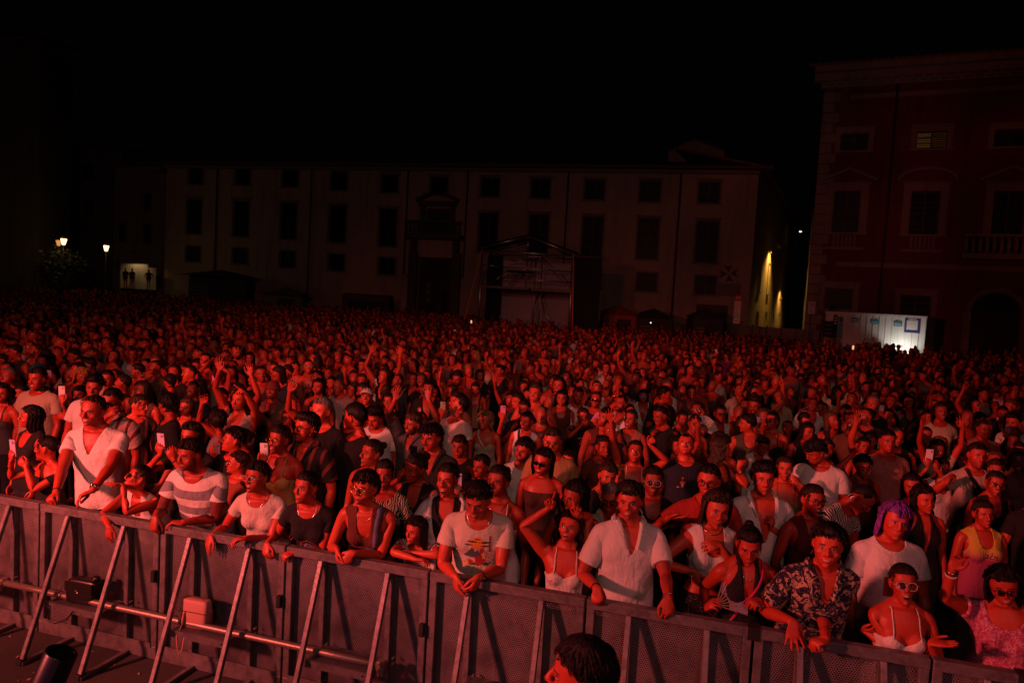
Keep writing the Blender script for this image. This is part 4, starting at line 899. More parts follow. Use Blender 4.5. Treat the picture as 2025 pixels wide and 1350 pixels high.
            for sg in (-1, 1):
                c = np.array([sg*.082, .008, -.048]); m.tube([c+np.array([0, .012*math.cos(x), .014*math.sin(x)-.006]) for x in np.linspace(0, 6.3, 12)], .0022, 5, False)
            Q, F = m.data(); T = np.array([(f[0], f[i], f[i+1]) for f in F for i in range(1, len(f)-1)]); put('earring', Q, T, MAT[ac[1]], (0, 0, 0))
    # things in the hands are things of their own
    for q, a in grips.items():
        if 'hold' in a:
            kd = a['hold'][0]; hp = loc+Rz(yaw)@P.hand_point(q, .085, .0, .028); R = Rz(yaw)@P.R[t.bi['hand'+q]]; A = getattr(t, 'arm%+d' % (1 if q == 'L' else -1))
            HOLD[kd](hp, R@A['D'], R@A['n'], R@A['th'], *a['hold'][1:])
    PEOPLE.append((root, sp, H)); sp['_obj'] = root; sp['_H'] = H
    return root
# ---------------------------------------------------------------- tagging
def tag(o, label, cat, group=None):
    o['label'] = label; o['category'] = cat
    if group: o['group'] = group
    return o
def thing(name, label, cat, loc=(0, 0, 0), rz=0., group=None):
    o = bpy.data.objects.new(name, None); COL.objects.link(o); o.location = loc; o.rotation_euler = (0, 0, rz); o.empty_display_size = .1; return tag(o, label, cat, group)
def structure(o): o['kind'] = 'structure'; return o
def stuff(o): o['kind'] = 'stuff'; return o
MAT = {}
def pat_fine(k, R, x, y, z, tone): return k.mix(k.math('GREATER_THAN', k.math('SINE', k.math('MULTIPLY', z, 360.)), .1), tone, (.35, .03, .03))
def pat_bands(k, R, x, y, z, tone):
    n = k.noise(k.scale(R, (1, 1, 6)), 120., 2.); g = k.mix(n, (.13, .135, .17), (.34, .34, .37))
    return k.mix(k.math('GREATER_THAN', k.math('SINE', k.math('ADD', k.math('MULTIPLY', z, 42.), 1.2)), .0), tone, g)
def pat_zebra(k, R, x, y, z, tone):
    w = k.node('TexWave', bands_direction='X'); k.put(w.inputs['Vector'], R); w.inputs['Scale'].default_value = 17; w.inputs['Distortion'].default_value = 9; w.inputs['Detail'].default_value = 1.5; w.inputs['Detail Scale'].default_value = 1.1
    return k.mix(k.step(w.outputs['Fac'], .45, .55), (.012, .011, .012), tone)
def pat_leaf(a, b, c, sc, t1=.52):
    def f(k, R, x, y, z, tone):
        n = k.noise(R, sc, 3., .55, 1.8); n2 = k.noise(k.scale(R, (1, 1, -1)), sc*1.7, 2., .5, 2.5)
        return k.mix(k.step(n2, .56, .60), k.mix(k.step(n, t1, t1+.03), a, b), c)
    return f
def pat_ombre(k, R, x, y, z, tone): return k.mix(k.step(z, -.42, -.30), (.42, .07, .16), (.55, .40, .06))
def pat_sparkle(k, R, x, y, z, tone): return k.mix(k.step(k.noise(R, 420., 0.), .60, .66), tone, (.75, .6, .55))
def pat_dots(k, R, x, y, z, tone):
    v = k.node('TexVoronoi'); k.put(v.inputs['Vector'], R); v.inputs['Scale'].default_value = 70; return k.mix(k.math('LESS_THAN', v.outputs['Distance'], .17), tone, (.45, .40, .36))
def pat_vert(k, R, x, y, z, tone): return k.mix(k.math('GREATER_THAN', k.math('SINE', k.math('MULTIPLY', x, 75.)), .55), tone, (.16, .035, .03))
def pat_knit(k, R, x, y, z, tone): return k.mix(k.step(k.math('SINE', k.math('MULTIPLY', x, 420.)), -.4, .6), k.mix(.5, tone, (0, 0, 0)), tone)
def pat_lace(k, R, x, y, z, tone):
    n = k.noise(R, 58., 3., .5, 1.); return k.mix(k.step(n, .60, .64), tone, k.mix(k.noise(R, 30., 1.), (.22, .03, .05), (.10, .07, .12)))
def make_mats():
    MAT['skin'] = mat_skin(); MAT['hair'] = mat_hair(); MAT['cloth'] = cloth_mat('cloth'); MAT['linen'] = cloth_mat('linen', weave=500., rough=.9)
    MAT['denim'] = cloth_mat('denim', rough=.9); MAT['satin'] = cloth_mat('satin', rough=.38, spec=.5)
    for n, p in dict(fine=pat_fine, bands=pat_bands, zebra=pat_zebra, hawaii=pat_leaf((.012, .014, .030), (.50, .33, .22), (.09, .07, .13), 17.), floral=pat_leaf((.42, .08, .17), (.60, .26, .32), (.26, .03, .10), 30., .5), botanic=pat_leaf((.50, .42, .34), (.05, .045, .04), (.32, .27, .2), 36., .55), ombre=pat_ombre, sparkle=pat_sparkle, dots=pat_dots, vert=pat_vert, knit=pat_knit, lace=pat_lace).items(): MAT[n] = cloth_mat('cloth_'+n, p)
    MAT['gold'] = simple('gold', (.75, .48, .20), .25, 1.); MAT['silver'] = simple('silver', (.7, .7, .72), .22, 1.); MAT['black'] = simple('black_plastic', (.012, .012, .014), .35); MAT['frame_black'] = simple('frame_black', (.012, .011, .012), .25); MAT['frame_clear'] = simple('frame_pale', (.55, .45, .42), .2); MAT['frame_gold'] = MAT['gold']
    MAT['lens_dark'] = simple('lens_dark', (.006, .005, .006), .06, 0., .8); k = NT('lens_clear'); g = k.node('BsdfGlossy'); g.inputs['Roughness'].default_value = .04; g.inputs['Color'].default_value = (1, .9, 1, 1); t = k.node('BsdfTransparent'); mx = k.node('MixShader'); fr = k.node('Fresnel'); fr.inputs[0].default_value = 1.7; k.l.new(fr.outputs[0], mx.inputs[0]); k.l.new(t.outputs[0], mx.inputs[1]); k.l.new(g.outputs[0], mx.inputs[2]); k.l.new(mx.outputs[0], k.out.inputs[0]); MAT['lens_clear'] = k.m
    MAT['white_flat'] = simple('print_white', (.72, .68, .64), .8); MAT['black_flat'] = simple('print_black', (.015, .013, .013), .8)
    for n, c in dict(orange=(.75, .28, .05), yellow=(.75, .5, .12), grey=(.10, .11, .13), red=(.45, .02, .02), green=(.04, .09, .05), rust=(.30, .06, .03), blue=(.06, .08, .2), pinkp=(.6, .25, .3)).items(): MAT['p_'+n] = simple('print_'+n, c, .8)
    for n, c in dict(white=(.78, .72, .74), pink=(.75, .25, .45), lilac=(.62, .5, .72), black=(.015, .015, .018), green=(.38, .45, .32), grey=(.4, .4, .45)).items(): MAT['ph_'+n] = simple('phone_'+n, c, .3)
    MAT['lens'] = simple('camera_lens', (.008, .008, .012), .1, 0., .8)
    k = NT('phone_screen'); e = k.node('Emission'); e.inputs[0].default_value = (1., .45, .25, 1); e.inputs[1].default_value = 1.2; k.l.new(e.outputs[0], k.out.inputs[0]); MAT['screen'] = k.m
    MAT['fan_white'] = simple('fan_paper', (.66, .58, .55), .8); MAT['fan_grey'] = simple('fan_cloth', (.34, .30, .40), .8); MAT['fan_dark'] = simple('fan_dark', (.05, .07, .10), .8); MAT['fan_rib'] = simple('fan_rib', (.25, .15, .1), .6)
def frame_obj(o, c, X, Y, Z): o.matrix_world = Matrix([[X[0], Y[0], Z[0], c[0]], [X[1], Y[1], Z[1], c[1]], [X[2], Y[2], Z[2], c[2]], [0, 0, 0, 1]])
_ph = [None]
def hold_phone(hp, d, n, th, col='black', label='', lit=False, tilt=0.):
    """d fingers, n palm normal: the phone stands on the palm side, its back towards the fingers"""
    Y = unit(n); Zup = np.array([0, 0, 1.]) if tilt == 0 else unit(np.array([math.sin(tilt), 0, math.cos(tilt)])); Z = unit(Zup-Y*(Zup@Y)); X = np.cross(Y, Z); c = np.asarray(hp)+Z*.045-Y*.004
    m = MB().box((0, 0, 0), (.0365, .0042, .076), None, .004); o = m.build('phone', MAT['ph_'+col]); tag(o, label, 'phone', 'phones held up in the crowd'); frame_obj(o, c, X, Y, Z)
    cam_ = MB().box((0, 0, 0), (.014, .0012, .016), None, .001).build('camera_bump', MAT['ph_'+col], o); cam_.location = (.017, -.0052, .054)
    for i, (a, b) in enumerate(((.011, .062), (.024, .054), (.011, .046))):
        l = MB().tube([(0, .0, 0), (0, -.0022, 0)], .0052, 10).build('lens', MAT['lens'], o); l.location = (a, -.0063, b)
    s = MB().box((0, 0, 0), (.0335, .0006, .0725)).build('screen', MAT['screen' if lit else 'lens'], o); s.location = (0, .0046, 0)
    return o
def fan_parts(root, r0, r1, sector, nfold, mleaf, mrib):
    m = MB(); A = np.linspace(-sector/2, sector/2, nfold*2+1); V = []; F = []
    for i, a in enumerate(A):
        off = .006*(1 if i % 2 else -1)
        for r in (r0, (r0+r1)/2, r1): V.append((math.sin(a)*r, off*r/r1, math.cos(a)*r))
    for i in range(len(A)-1):
        for j in range(2): p = i*3+j; F.append((p, p+1, p+4, p+3))
    V = np.array(V); m.add(V, F); m.add(V+np.array([0, .0012, 0]), [f[::-1] for f in F]); m.build('leaf', MAT[mleaf], root)
    for a in np.linspace(-sector/2, sector/2, max(4, nfold//2)):
        MB().box((math.sin(a)*(r0+.03)/2, -.004, math.cos(a)*(r0+.03)/2), (.0035, .0016, (r0+.05)/2), Ry(a)).build('rib', MAT[mrib], root)
def hold_fan(hp, d, n, th, mleaf='fan_white', label='', r=.21, sector=2.6, up=None, face=None, nfold=14):
    Y = unit(face if face is not None else (.05, -1, .15)); Y = -Y; Z = unit(up if up is not None else d); Z = unit(Z-Y*(Z@Y)); X = np.cross(Y, Z)
    o = thing('hand_fan', label, 'fan', group='hand fans in the crowd'); frame_obj(o, np.asarray(hp), X, Y, Z); fan_parts(o, r*.42, r, sector, nfold, mleaf, 'fan_rib'); return o
def hold_drink(hp, d, n, th, label=''):
    o = thing('drinking_cup', label, 'cup', tuple(np.asarray(hp)-np.array([0, 0, .05])))
    V, F = tube_mesh([(0, 0, 0), (0, 0, .06), (0, 0, .13)], [.030, .035, .041], 14, False); link('cup', V, F, MAT['frame_clear'], o, True); MB().tube([(0, 0, .004), (0, 0, .10)], [.029, .037], 14).build('drink', MAT['p_rust'], o, True)
HOLD = {'phone': hold_phone, 'fan': hold_fan, 'cup': hold_drink}
# ---------------------------------------------------------------- ground and front-of-stage barrier
def rail_pt(s, off, z): p = RAIL_A+RAIL_D*s+RAIL_N*off; return np.array([p[0], p[1], z])
def ground_and_barrier():
    k = NT('asphalt'); P = k.node('TexCoord').outputs['Object']; n = k.noise(P, 3., 5., .6); n2 = k.noise(P, 90., 3.)
    k.bsdf(k.mix(n, (.030, .028, .027), (.065, .06, .056)), k.math('ADD', .6, k.math('MULTIPLY', n, .3)), .35, k.bump(k.math('ADD', n2, n), .5, .01)); MAT['ground'] = k.m
    structure(MB().add([(-220, -30, 0), (220, -30, 0), (220, 320, 0), (-220, 320, 0)], [(0, 1, 2, 3)]).build('ground', MAT['ground']))
    k = NT('galvanised'); P = k.node('TexCoord').outputs['Object']; n = k.noise(P, 14., 5., .65); n2 = k.noise(P, 70., 3.); n3 = k.noise(k.scale(P, (1, 1, .15)), 40., 3.)
    k.bsdf(k.mix(k.math('MULTIPLY', k.step(n, .38, .7), .8), (.22, .20, .21), (.10, .09, .095)), k.math('ADD', .34, k.math('MULTIPLY', n2, .35)), .5, k.bump(n2, .25, .003), .55); MAT['steel'] = k.m
    k = NT('pipe_steel'); P = k.node('TexCoord').outputs['Object']; n = k.noise(P, 60., 4., .7); k.bsdf(k.mix(n, (.22, .15, .11), (.45, .40, .36)), .42, .5, k.bump(n, .4, .004), .7); MAT['pipe'] = k.m
    k = NT('perforated_sheet'); P = k.node('TexCoord').outputs['Object']; x, y, z = k.sep(P); p = .0155
    def cell(ox, oz):
        a = k.math('SUBTRACT', k.math('FRACT', k.math('ADD', k.math('DIVIDE', x, p), ox)), .5); b = k.math('MULTIPLY', k.math('SUBTRACT', k.math('FRACT', k.math('ADD', k.math('DIVIDE', z, p*1.732), oz)), .5), 1.732)
        return k.math('ADD', k.math('MULTIPLY', a, a), k.math('MULTIPLY', b, b))
    hole = k.math('LESS_THAN', k.math('MINIMUM', cell(0., 0.), cell(.5, .5)), (.31)**2)
    n = k.noise(P, 5., 5., .62); n2 = k.noise(P, 38., 3.); b = k.node('BsdfPrincipled'); k.put(b.inputs['Base Color'], k.mix(k.step(n, .35, .72), (.23, .205, .22), (.11, .10, .105))); k.put(b.inputs['Roughness'], k.math('ADD', .40, k.math('MULTIPLY', n2, .3))); b.inputs['Metallic'].default_value = .45
    t = k.node('BsdfTransparent'); mx = k.node('MixShader'); k.l.new(hole, mx.inputs[0]); k.l.new(b.outputs[0], mx.inputs[1]); k.l.new(t.outputs[0], mx.inputs[2]); k.l.new(mx.outputs[0], k.out.inputs[0]); MAT['perf'] = k.m
    MAT['rubber'] = simple('black_rubber', (.012, .012, .012), .8); MAT['bolt'] = simple('bolt_zinc', (.6, .58, .56), .3, .9); MAT['tape'] = simple('black_tape', (.012, .011, .012), .6)
    seams = [x*1.0909 for x in (-1.55, -.60, .432, 1.544, 2.580, 3.623, 4.628, 5.576, 6.460, 7.36, 8.3)]; rz = math.atan2(RAIL_D[1], RAIL_D[0])
    wh = ['far left, cut by the photo edge', 'at the left edge', 'where the black handbag stands', 'where the pink handbag stands', 'under the curly woman in overalls', 'under the young man in graphic tee', 'under the man in white linen shirt', 'under the woman with grey fan', 'under the man in leaf shirt', 'under the woman in pink blouse']
    tags = {}
    for i in range(len(seams)-1):
        a, b = seams[i]+.006, seams[i+1]-.006; w = b-a; o = thing('crowd_barrier', 'galvanised steel crowd barrier unit '+wh[i], 'barrier', tuple(rail_pt(a, 0, 0)), rz, 'barrier units along the stage front')
        def P_(name, m, mat='steel'): return m.build(name, MAT[mat], o)
        zt = RAIL_Z
        P_('top_rail', MB().box((w/2, 0, zt-.032), (w/2, .034, .032), None, .006))
        P_('bottom_rail', MB().box((w/2, 0, .05), (w/2-.003, .03, .05), None, .004)); P_('kick_plate', MB().box((w/2, -.034, .11), (w/2-.05, .003, .02)))
        for x in (.028, w-.028): P_('side_post', MB().box((x, 0, (zt-.064+.1)/2), (.026, .030, (zt-.064-.1)/2), None, .004))
        P_('mesh_panel', MB().box((w/2, .022, (zt-.064+.1)/2), (w/2-.056, .0012, (zt-.166)/2)), 'perf')
        P_('floor_plate', MB().box((w/2, .55, .012), (w/2-.01, .5, .008)))
        bs = [w*.27, w*.74]
        for x in bs:
            P_('stud', MB().box((x, -.004, (zt-.064+.1)/2), (.020, .022, (zt-.166)/2), None, .003))
            st = MB(); st.bar((x+.0, -.050, zt-.050), (x+.02, -.447, .030), .035, .036, (1, 0, 0), .004); br = P_('brace', st)
            MB().box((x+.021, -.457, .022), (.027, .030, .022), None, .006).build('rubber_foot', MAT['rubber'], br)
            P_('ground_bar', MB().bar((x+.035, -.477, .016), (x+.035, -.03, .016), .04, .03, (0, 0, 1), .003))
            for zz in (.39, .43): P_('bolt', MB().tube([(x+.06, -.020, zz), (x+.06, -.045, zz)], .007, 8), 'bolt')
        pl = MB(); x0, x1 = bs[0]+.026, bs[1]-.018; pl.box(((x0+x1)/2, -.140, .408), ((x1-x0)/2, .115, .003)); pl.box(((x0+x1)/2, -.256, .386), ((x1-x0)/2, .003, .026)); pl.box(((x0+x1)/2, -.024, .386), ((x1-x0)/2, .003, .026))
        stp = P_('step_plate', pl)
        rb = MB(); [rb.box((x0+.02+q*(x1-x0-.04)/22, -.140, .4125), (.003, .104, .0015)) for q in range(23)]; stuff(rb.build('tread_rib', MAT['steel'], stp))
        for x in (x0+.04, x1-.04): MB().tube([(x, -.2585, .386), (x, -.264, .386)], .007, 8).build('bolt', MAT['rubber'], stp)
        if i in (2, 3, 4): P_('latch', MB().box((w-.02, -.05, .68), (.018, .02, .045), None, .004), 'rubber')
    # black tape round two joints
    for s, lb, h in ((seams[7], 'black tape wrapped over the barrier joint right of the fan', .07), (seams[9]-.47, 'black cloth hanging over the barrier top near the right edge', .30)):
        m = MB(); c = rail_pt(s, 0, zt-.03); R = Rz(rz); wd = .035 if h < .1 else .09
        m.box(rail_pt(s, 0, zt+.003), (wd, .040, .003), R); m.box(rail_pt(s, -.0385, zt-h/2), (wd, .0025, h/2+.003), R); m.box(rail_pt(s, .0385, zt-h/2), (wd*.95, .0025, h/2+.003), R); tag(m.build('tape' if h < .1 else 'hanging_cloth', MAT['tape']), lb, 'tape' if h < .1 else 'cloth')
    o = thing('scaffold_pipe', 'long rusty scaffold pipe lying across the barrier steps', 'pipe', (0, 0, 0))
    a, b = rail_pt(.24, -.17, .4395), rail_pt(3.71, -.17, .4395); MB().tube([a+(b-a)*q for q in np.linspace(0, 1, 9)], .0245, 14).build('pipe', MAT['pipe'], o, True)
    for s in (.26, 3.69):
        m = MB(); c = rail_pt(s, -.17, .4395); m.box(c, (.03, .032, .035), Rz(rz), .008); m.box(c+np.array([0, -.03, -.03]), (.02, .018, .028), Rz(rz+.4), .006); m.tube([c+np.array([.0, -.05, .02]), c+np.array([.02, -.06, -.05])], .006, 6); m.build('clamp', MAT['pipe'], o)
    # bags on the steps
    def bag(s, w, h, dpt, lab, cat, mat, tilt, strap=True):
        o = thing('handbag', lab, cat, tuple(rail_pt(s*1.0909, -.135, .414)), rz+tilt); L = MB(); n = 9
        V = []; F = []
        for z, k in ((0, .93), (h*.08, 1.), (h*.5, 1.02), (h*.85, 1.), (h*.97, .93), (h, .82)):
            a = np.linspace(0, 2*math.pi, 28, endpoint=False); c, q = np.cos(a), np.sin(a); V.append(np.stack([w/2*k*np.sign(c)*np.abs(c)**.28, dpt/2*(k if z < h*.7 else k*.75)*np.sign(q)*np.abs(q)**.45, np.full(28, z)], 1))
        V = np.vstack(V); F = [(i*28+j, i*28+(j+1) % 28, (i+1)*28+(j+1) % 28, (i+1)*28+j) for i in range(5) for j in range(28)]+[tuple(range(28))[::-1], tuple(140+j for j in range(28))]
        link('body', V, F, MAT[mat], o, True)
        return o
    k = NT('pink_leather'); P = k.node('TexCoord').outputs['Object']; n = k.noise(P, 130., 3.); k.bsdf(k.mix(n, (.66, .32, .27), (.54, .23, .19)), .5, .4, k.bump(n, .35, .003)); MAT['pink_leather'] = k.m
    k = NT('black_leather'); P = k.node('TexCoord').outputs['Object']; n = k.noise(P, 110., 3.); k.bsdf((.012, .011, .012, 1), .34, .5, k.bump(n, .35, .003)); MAT['black_leather'] = k.m
    o = bag(1.955, .235, .205, .11, 'small pink leather handbag with tassel on the barrier step', 'handbag', 'pink_leather', .02)
    MB().box((0, -.058, .125), (.119, .0035, .004), None, .001).build('zip', MAT['gold'], o)
    for x in (-.085, -.055): MB().tube([(x, -.062, .125), (x-.004, -.068, .08), (x-.008, -.066, .02)], [.003, .009, .012], 8).build('tassel', MAT['pink_leather'], o, True)
    MB().tube([(-.06, -.08, .02), (-.065, -.125, -.04), (-.05, -.13, -.13), (-.03, -.13, -.17), (-.01, -.13, -.13), (0.0, -.12, -.03)], .0045, 6).build('strap', MAT['pink_leather'], o, True)
    MB().tube([(.119, 0, .135), (.132, 0, .13), (.119, 0, .12)], .003, 6).build('ring', MAT['gold'], o)
    o = bag(.985, .27, .18, .13, 'black leather handbag with looped strap on the barrier step', 'handbag', 'black_leather', .05)
    MB().box((.0, -.067, .135), (.128, .004, .040), None, .003).build('flap', MAT['black_leather'], o); MB().tube([(-.02, -.073, .112), (0, -.074, .09), (.02, -.073, .112)], .0025, 6).build('emblem', MAT['gold'], o)
    MB().ball((.105, .0, .195), (.035, .03, .028), 12, 8).build('purse', MAT['black_leather'], o, True); MB().ball((.108, -.032, .195), (.006, .004, .006), 8, 6).build('clasp', MAT['gold'], o, True)
    MB().tube([(-.13, 0, .16), (-.17, -.02, .13), (-.215, -.10, -.02), (-.20, -.15, -.12), (-.12, -.16, -.135), (-.02, -.15, -.09), (.03, -.14, -.02)], .0075, 7, True, .5).build('strap', MAT['black_leather'], o, True)
    # scraps on the pit floor
    rs = np.random.RandomState(5); m = MB()
    for _ in range(150):
        p = rail_pt(rs.uniform(-1, 9), -rs.uniform(.1, 1.6), .006); a = rs.uniform(0, 6.3); s = rs.uniform(.01, .03); u = np.array([math.cos(a), math.sin(a), rs.uniform(-.1, .3)])*s; v = np.array([-math.sin(a), math.cos(a), rs.uniform(0, .3)])*s*.6
        m.add([p-u, p-v*.7, p+u, p+v], [(0, 1, 2, 3)])
    k = NT('litter'); k.bsdf((.32, .22, .15, 1), .8); stuff(m.build('litter', k.m))
    # the dark tube of a stage device at the bottom left
    o = thing('floor_lamp_tube', 'dark leaning metal cylinder with violet sheen at the bottom left corner', 'stage device'); T0 = atz(122, 1288, 1.09); d = unit(np.array([.36, .10, 1.])); b = T0-d*.75
    kk = NT('tube_paint'); kk.bsdf((.018, .018, .024, 1), .34, .5, None, .3); m = MB(); m.tube([b, T0-d*.006, T0], [.078, .078, .074], 32, False); m.build('barrel', kk.m, o, True)
    V, F = tube_mesh([T0-d*.012, T0-d*.03], [.073, .073], 32, True); link('cap', V, F, kk.m, o); MB().box((b[0], b[1], b[2]/2), (.10, .10, b[2]/2+.002), None, .02).build('base', kk.m, o)
# ---------------------------------------------------------------- the people one can tell apart, front rows first
WHITE, CREAM, BLACK, NAVY, RUST, GREY, BEIGE, RED, PINK = (.72, .68, .66), (.66, .58, .50), (.014, .013, .014), (.018, .020, .035), (.13, .030, .022), (.18, .18, .19), (.45, .36, .27), (.42, .03, .025), (.58, .25, .30)
GL = {'sq': ('square', 'frame_black', 'clear'), 'rd': ('round', 'frame_gold', 'clear'), 'cl': ('big', 'frame_clear', 'clear'), 'sun': ('wide', 'frame_black', 'dark'), 'sunr': ('round', 'frame_black', 'dark'), 'bl': ('square', 'frame_clear', 'clear')}
S_ = []
def H(nick, label, sex, u, v, hair, top, **k):
    d = dict(nick=nick, label=label, sex=sex, u=u, v=v, hair=hair, top=top, seed=len(S_)+1); d.update(k); S_.append(d); return d
def T(lean=0, bend=0, twist=0, side=0, hy=0, hp=0, hr=0): return dict(lean=lean, bend=bend, twist=twist, side=side, hy=hy, hp=hp, hr=hr)
DN = (-.1, -.25, -1.)
def front_row():
    F = dict(lod=0)
    H('the woman in black off-shoulder top', 'woman in black off-shoulder top filming with her phone at the left edge', 'f', 92, 885, ('bun', 'dark'), ('offshoulder', BLACK), off=.40, yaw=-.45, torso=T(.05, .05, 0, 0, -.95, -.05, 0), skin=SKINS['warm'],
      armR=dict(to=('pl', 22, 898, .22), hd=(.1, -.15, 1), pn=(.35, .9, 0), hand='phone', hold=('phone', 'lilac', 'pale phone held by the woman in black off-shoulder top')), armL=dict(to=('pl', 40, 912, .20), hd=(-.7, -.1, .7), pn=(-.4, .8, .3), hand='soft', pole=(.6, 0, -1)), **F)
    H('the man in white henley shirt', 'tall man in white V-neck henley shirt gripping the barrier with both hands', 'm', 184, 812, ('receding', 'brown'), ('vneck', WHITE, 'linen'), off=.42, yaw=.02, torso=T(.20, .10, 0, 0, -.12, .02, .04), skin=SKINS['tan'], beard=.30,
      armR=dict(to=('rail', 96, 993), hd=(-.1, -.85, -.5), pn=(.3, -.3, -1), hand='fist', pole=(-.8, .4, -.5)), armL=dict(to=('rail', 150, 1003), hd=(-.75, -.5, -.45), pn=(0, -.4, -1), hand='relax', pole=(.9, .4, -.5)), extra=[('watch', 'L', 'silver', .02), ('bracelet', 'R', 'black', .01)], **F)
    H('the woman tilting her head back', 'woman in white tank top with head tilted back, forearm hanging over the barrier', 'f', 274, 945, ('tight', 'dark'), ('singlet', WHITE), off=.20, yaw=-.25, torso=T(.42, .30, -.1, .12, -.75, -.45, -.1), skin=SKINS['warm'], lips=.8,
      armR=dict(to=('pl', 215, 1058, -.10), hd=(.05, -.15, -1), pn=(.2, 1, 0), hand='hang', pole=(-1, .1, -.1)), armL=dict(to=('pl', 226, 957, .02), hd=(-1, -.1, .12), pn=(0, 0, 1), hand='open', pole=(.6, 0, -1)), glasses=GL['sunr'], **F)
    H('the bearded man in striped tee', 'bearded man in grey and white striped tee leaning on the barrier', 'm', 376, 898, ('short', 'dark'), ('tee', WHITE, 'bands'), off=.16, yaw=-.1, torso=T(.32, .20, 0, 0, -.35, .08, 0), skin=SKINS['tan'], beard=.75, mo=.6,
      armR=dict(to=('pl', 305, 1042, -.07), hd=(.05, -.3, -1), pn=(.3, .9, 0), hand='soft', pole=(-.42, .5, -.7)), armL=dict(to=('rail', 345, 1032), hd=(-1, .05, -.03), pn=(0, -.2, -1), hand='relax', pole=(.42, .5, -.7)), **F)
    H('the short-haired woman in cream tee', 'short-haired woman in cream tee and pale glasses leaning on the barrier', 'f', 508, 943, ('short', 'dark'), ('tee_tight', CREAM), off=.16, yaw=-.12, torso=T(.26, .18, 0, 0, -.3, -.12, 0), skin=SKINS['warm'], open=.4, glasses=GL['bl'], wide=.05,
      armR=dict(to=('pl', 411, 1078, -.06), hd=(-.15, -.4, -.9), pn=(.5, .6, -.2), hand='hang', pole=(-.42, .5, -.7)), armL=dict(to=('rail', 466, 1066), hd=(-.95, -.3, -.1), pn=(0, -.2, -1), hand='soft', pole=(.42, .5, -.7)), extra=[('necklace', .3, 'silver', .0018, 1)], **F)
    H('the woman in black graphic tee', 'woman in black graphic tee with hair tied back, fists over the barrier', 'f', 606, 963, ('bun', 'dark'), ('tee_tight', BLACK), off=.12, yaw=-.18, torso=T(.26, .18, 0, 0, -.35, -.1, 0), skin=SKINS['warm'],
      armR=dict(to=('pl', 526, 1094, -.06), hd=(.1, -.5, -.8), pn=(.4, .6, -.3), hand='soft', pole=(-.42, .5, -.7)), armL=dict(to=('pl', 561, 1098, -.06), hd=(-.9, -.35, -.25), pn=(0, .2, -1), hand='fist', pole=(.42, .5, -.7)), extra=[('necklace', .5, 'silver', .0018, 1), ('watch', 'L', 'black', .02), ('earring', 'silver')], kprint='round', **F)
    H('the curly woman in overalls', 'curly-haired woman in rust top and one denim overall strap, hands clasped', 'f', 722, 965, ('bangs', 'dark'), ('singlet', RUST), off=.08, yaw=-.1, torso=T(.34, .20, 0, 0, -.3, -.12, .05), skin=SKINS['fair'], glasses=GL['rd'],
      armR=dict(to=('pl', 668, 1106, -.09), hd=(.2, -.35, -.9), pn=(.9, .2, .1), hand='soft', pole=(-.42, .5, -.7)), armL=dict(to=('pl', 684, 1108, -.10), hd=(-.7, -.3, -.7), pn=(-.6, .5, -.5), hand='soft', pole=(.42, .5, -.7)), extra=[('necklace', .15, 'gold', .0016), ('earring', 'gold')], overall=True, **F)
    H('the girl in red striped tee', 'dark-haired girl in red striped tee resting on folded arms on the barrier', 'f', 822, 1048, ('long', 'dark'), ('tee_tight', WHITE, 'fine'), off=.30, yaw=-.15, torso=T(.38, .30, 0, 0, -.5, .0, .05), skin=SKINS['fair'],
      armR=dict(to=('rail', 838, 1106), hd=(1, -.12, .05), pn=(0, -.2, -1), hand='relax', pole=(-1, -.5, .1)), armL=dict(to=('rail', 800, 1090), hd=(-1, -.05, .12), pn=(0, -.2, -1), hand='relax', pole=(1, -.3, .1)), **F)
    H('the young man in graphic tee', 'young man with thick dark hair and sunset graphic tee looking down', 'm', 945, 988, ('quiff', 'black'), ('tee', CREAM), off=.10, yaw=-.02, torso=T(.33, .22, 0, 0, -.25, .30, .05), skin=SKINS['fair'],
      armR=dict(to=('pl', 903, 1160, -.10), hd=(.25, -.25, -.95), pn=(.9, .4, 0), hand='relax', pole=(-.42, .5, -.7)), armL=dict(to=('pl', 938, 1160, -.10), hd=(-.45, -.3, -.85), pn=(-.8, .5, -.1), hand='soft', pole=(.42, .5, -.7)), extra=[('watch', 'L', 'black', .015), ('necklace', .35, 'silver', .0015)], kprint='sunset', **F)
    H('the woman raising both fingers', 'woman in white lace bra top, head back, both index fingers raised', 'f', 1126, 1043, ('wavy', 'dark'), ('corset', WHITE, 'lace'), off=.30, yaw=-.1, torso=T(.02, -.02, 0, .02, -.25, -.32, .08), skin=SKINS['warm'], open=.35, smile=.6, eyes=1,
      armR=dict(to=('pl', 1086, 988, .20), hd=(.12, -.1, 1), pn=(.3, -.9, 0), hand='point', pole=(-1, .1, -.35)), armL=dict(to=('pl', 1141, 1000, .20), hd=(-.05, -.1, 1), pn=(-.3, -.9, 0), hand='point', pole=(.35, .4, -1.)), extra=[('bracelet', 'L', 'black', .06)], **F)
    H('the man in white linen shirt', 'tall man in half-open white linen shirt and dark belt, hands on the barrier', 'm', 1245, 990, ('quiff', 'dark'), ('shirt', WHITE, 'linen'), off=.30, yaw=.02, torso=T(.06, .05, .05, 0, -.32, -.02, 0), skin=SKINS['warm'], beard=.4,
      armR=dict(to=('rail', 1182, 1184), hd=(.1, -.7, -.7), pn=(.2, -.4, -1), hand='fist', pole=(-.42, .5, -.7)), armL=dict(to=('pl', 1322, 1206, -.05), hd=(0, -.4, -.9), pn=(-.2, .9, -.2), hand='soft', pole=(.42, .5, -.7)), extra=[('bracelet', 'R', 'black', .01), ('bracelet', 'L', 'silver', .01), ('bracelet', 'R', 'black', .17)], belt=True, **F)
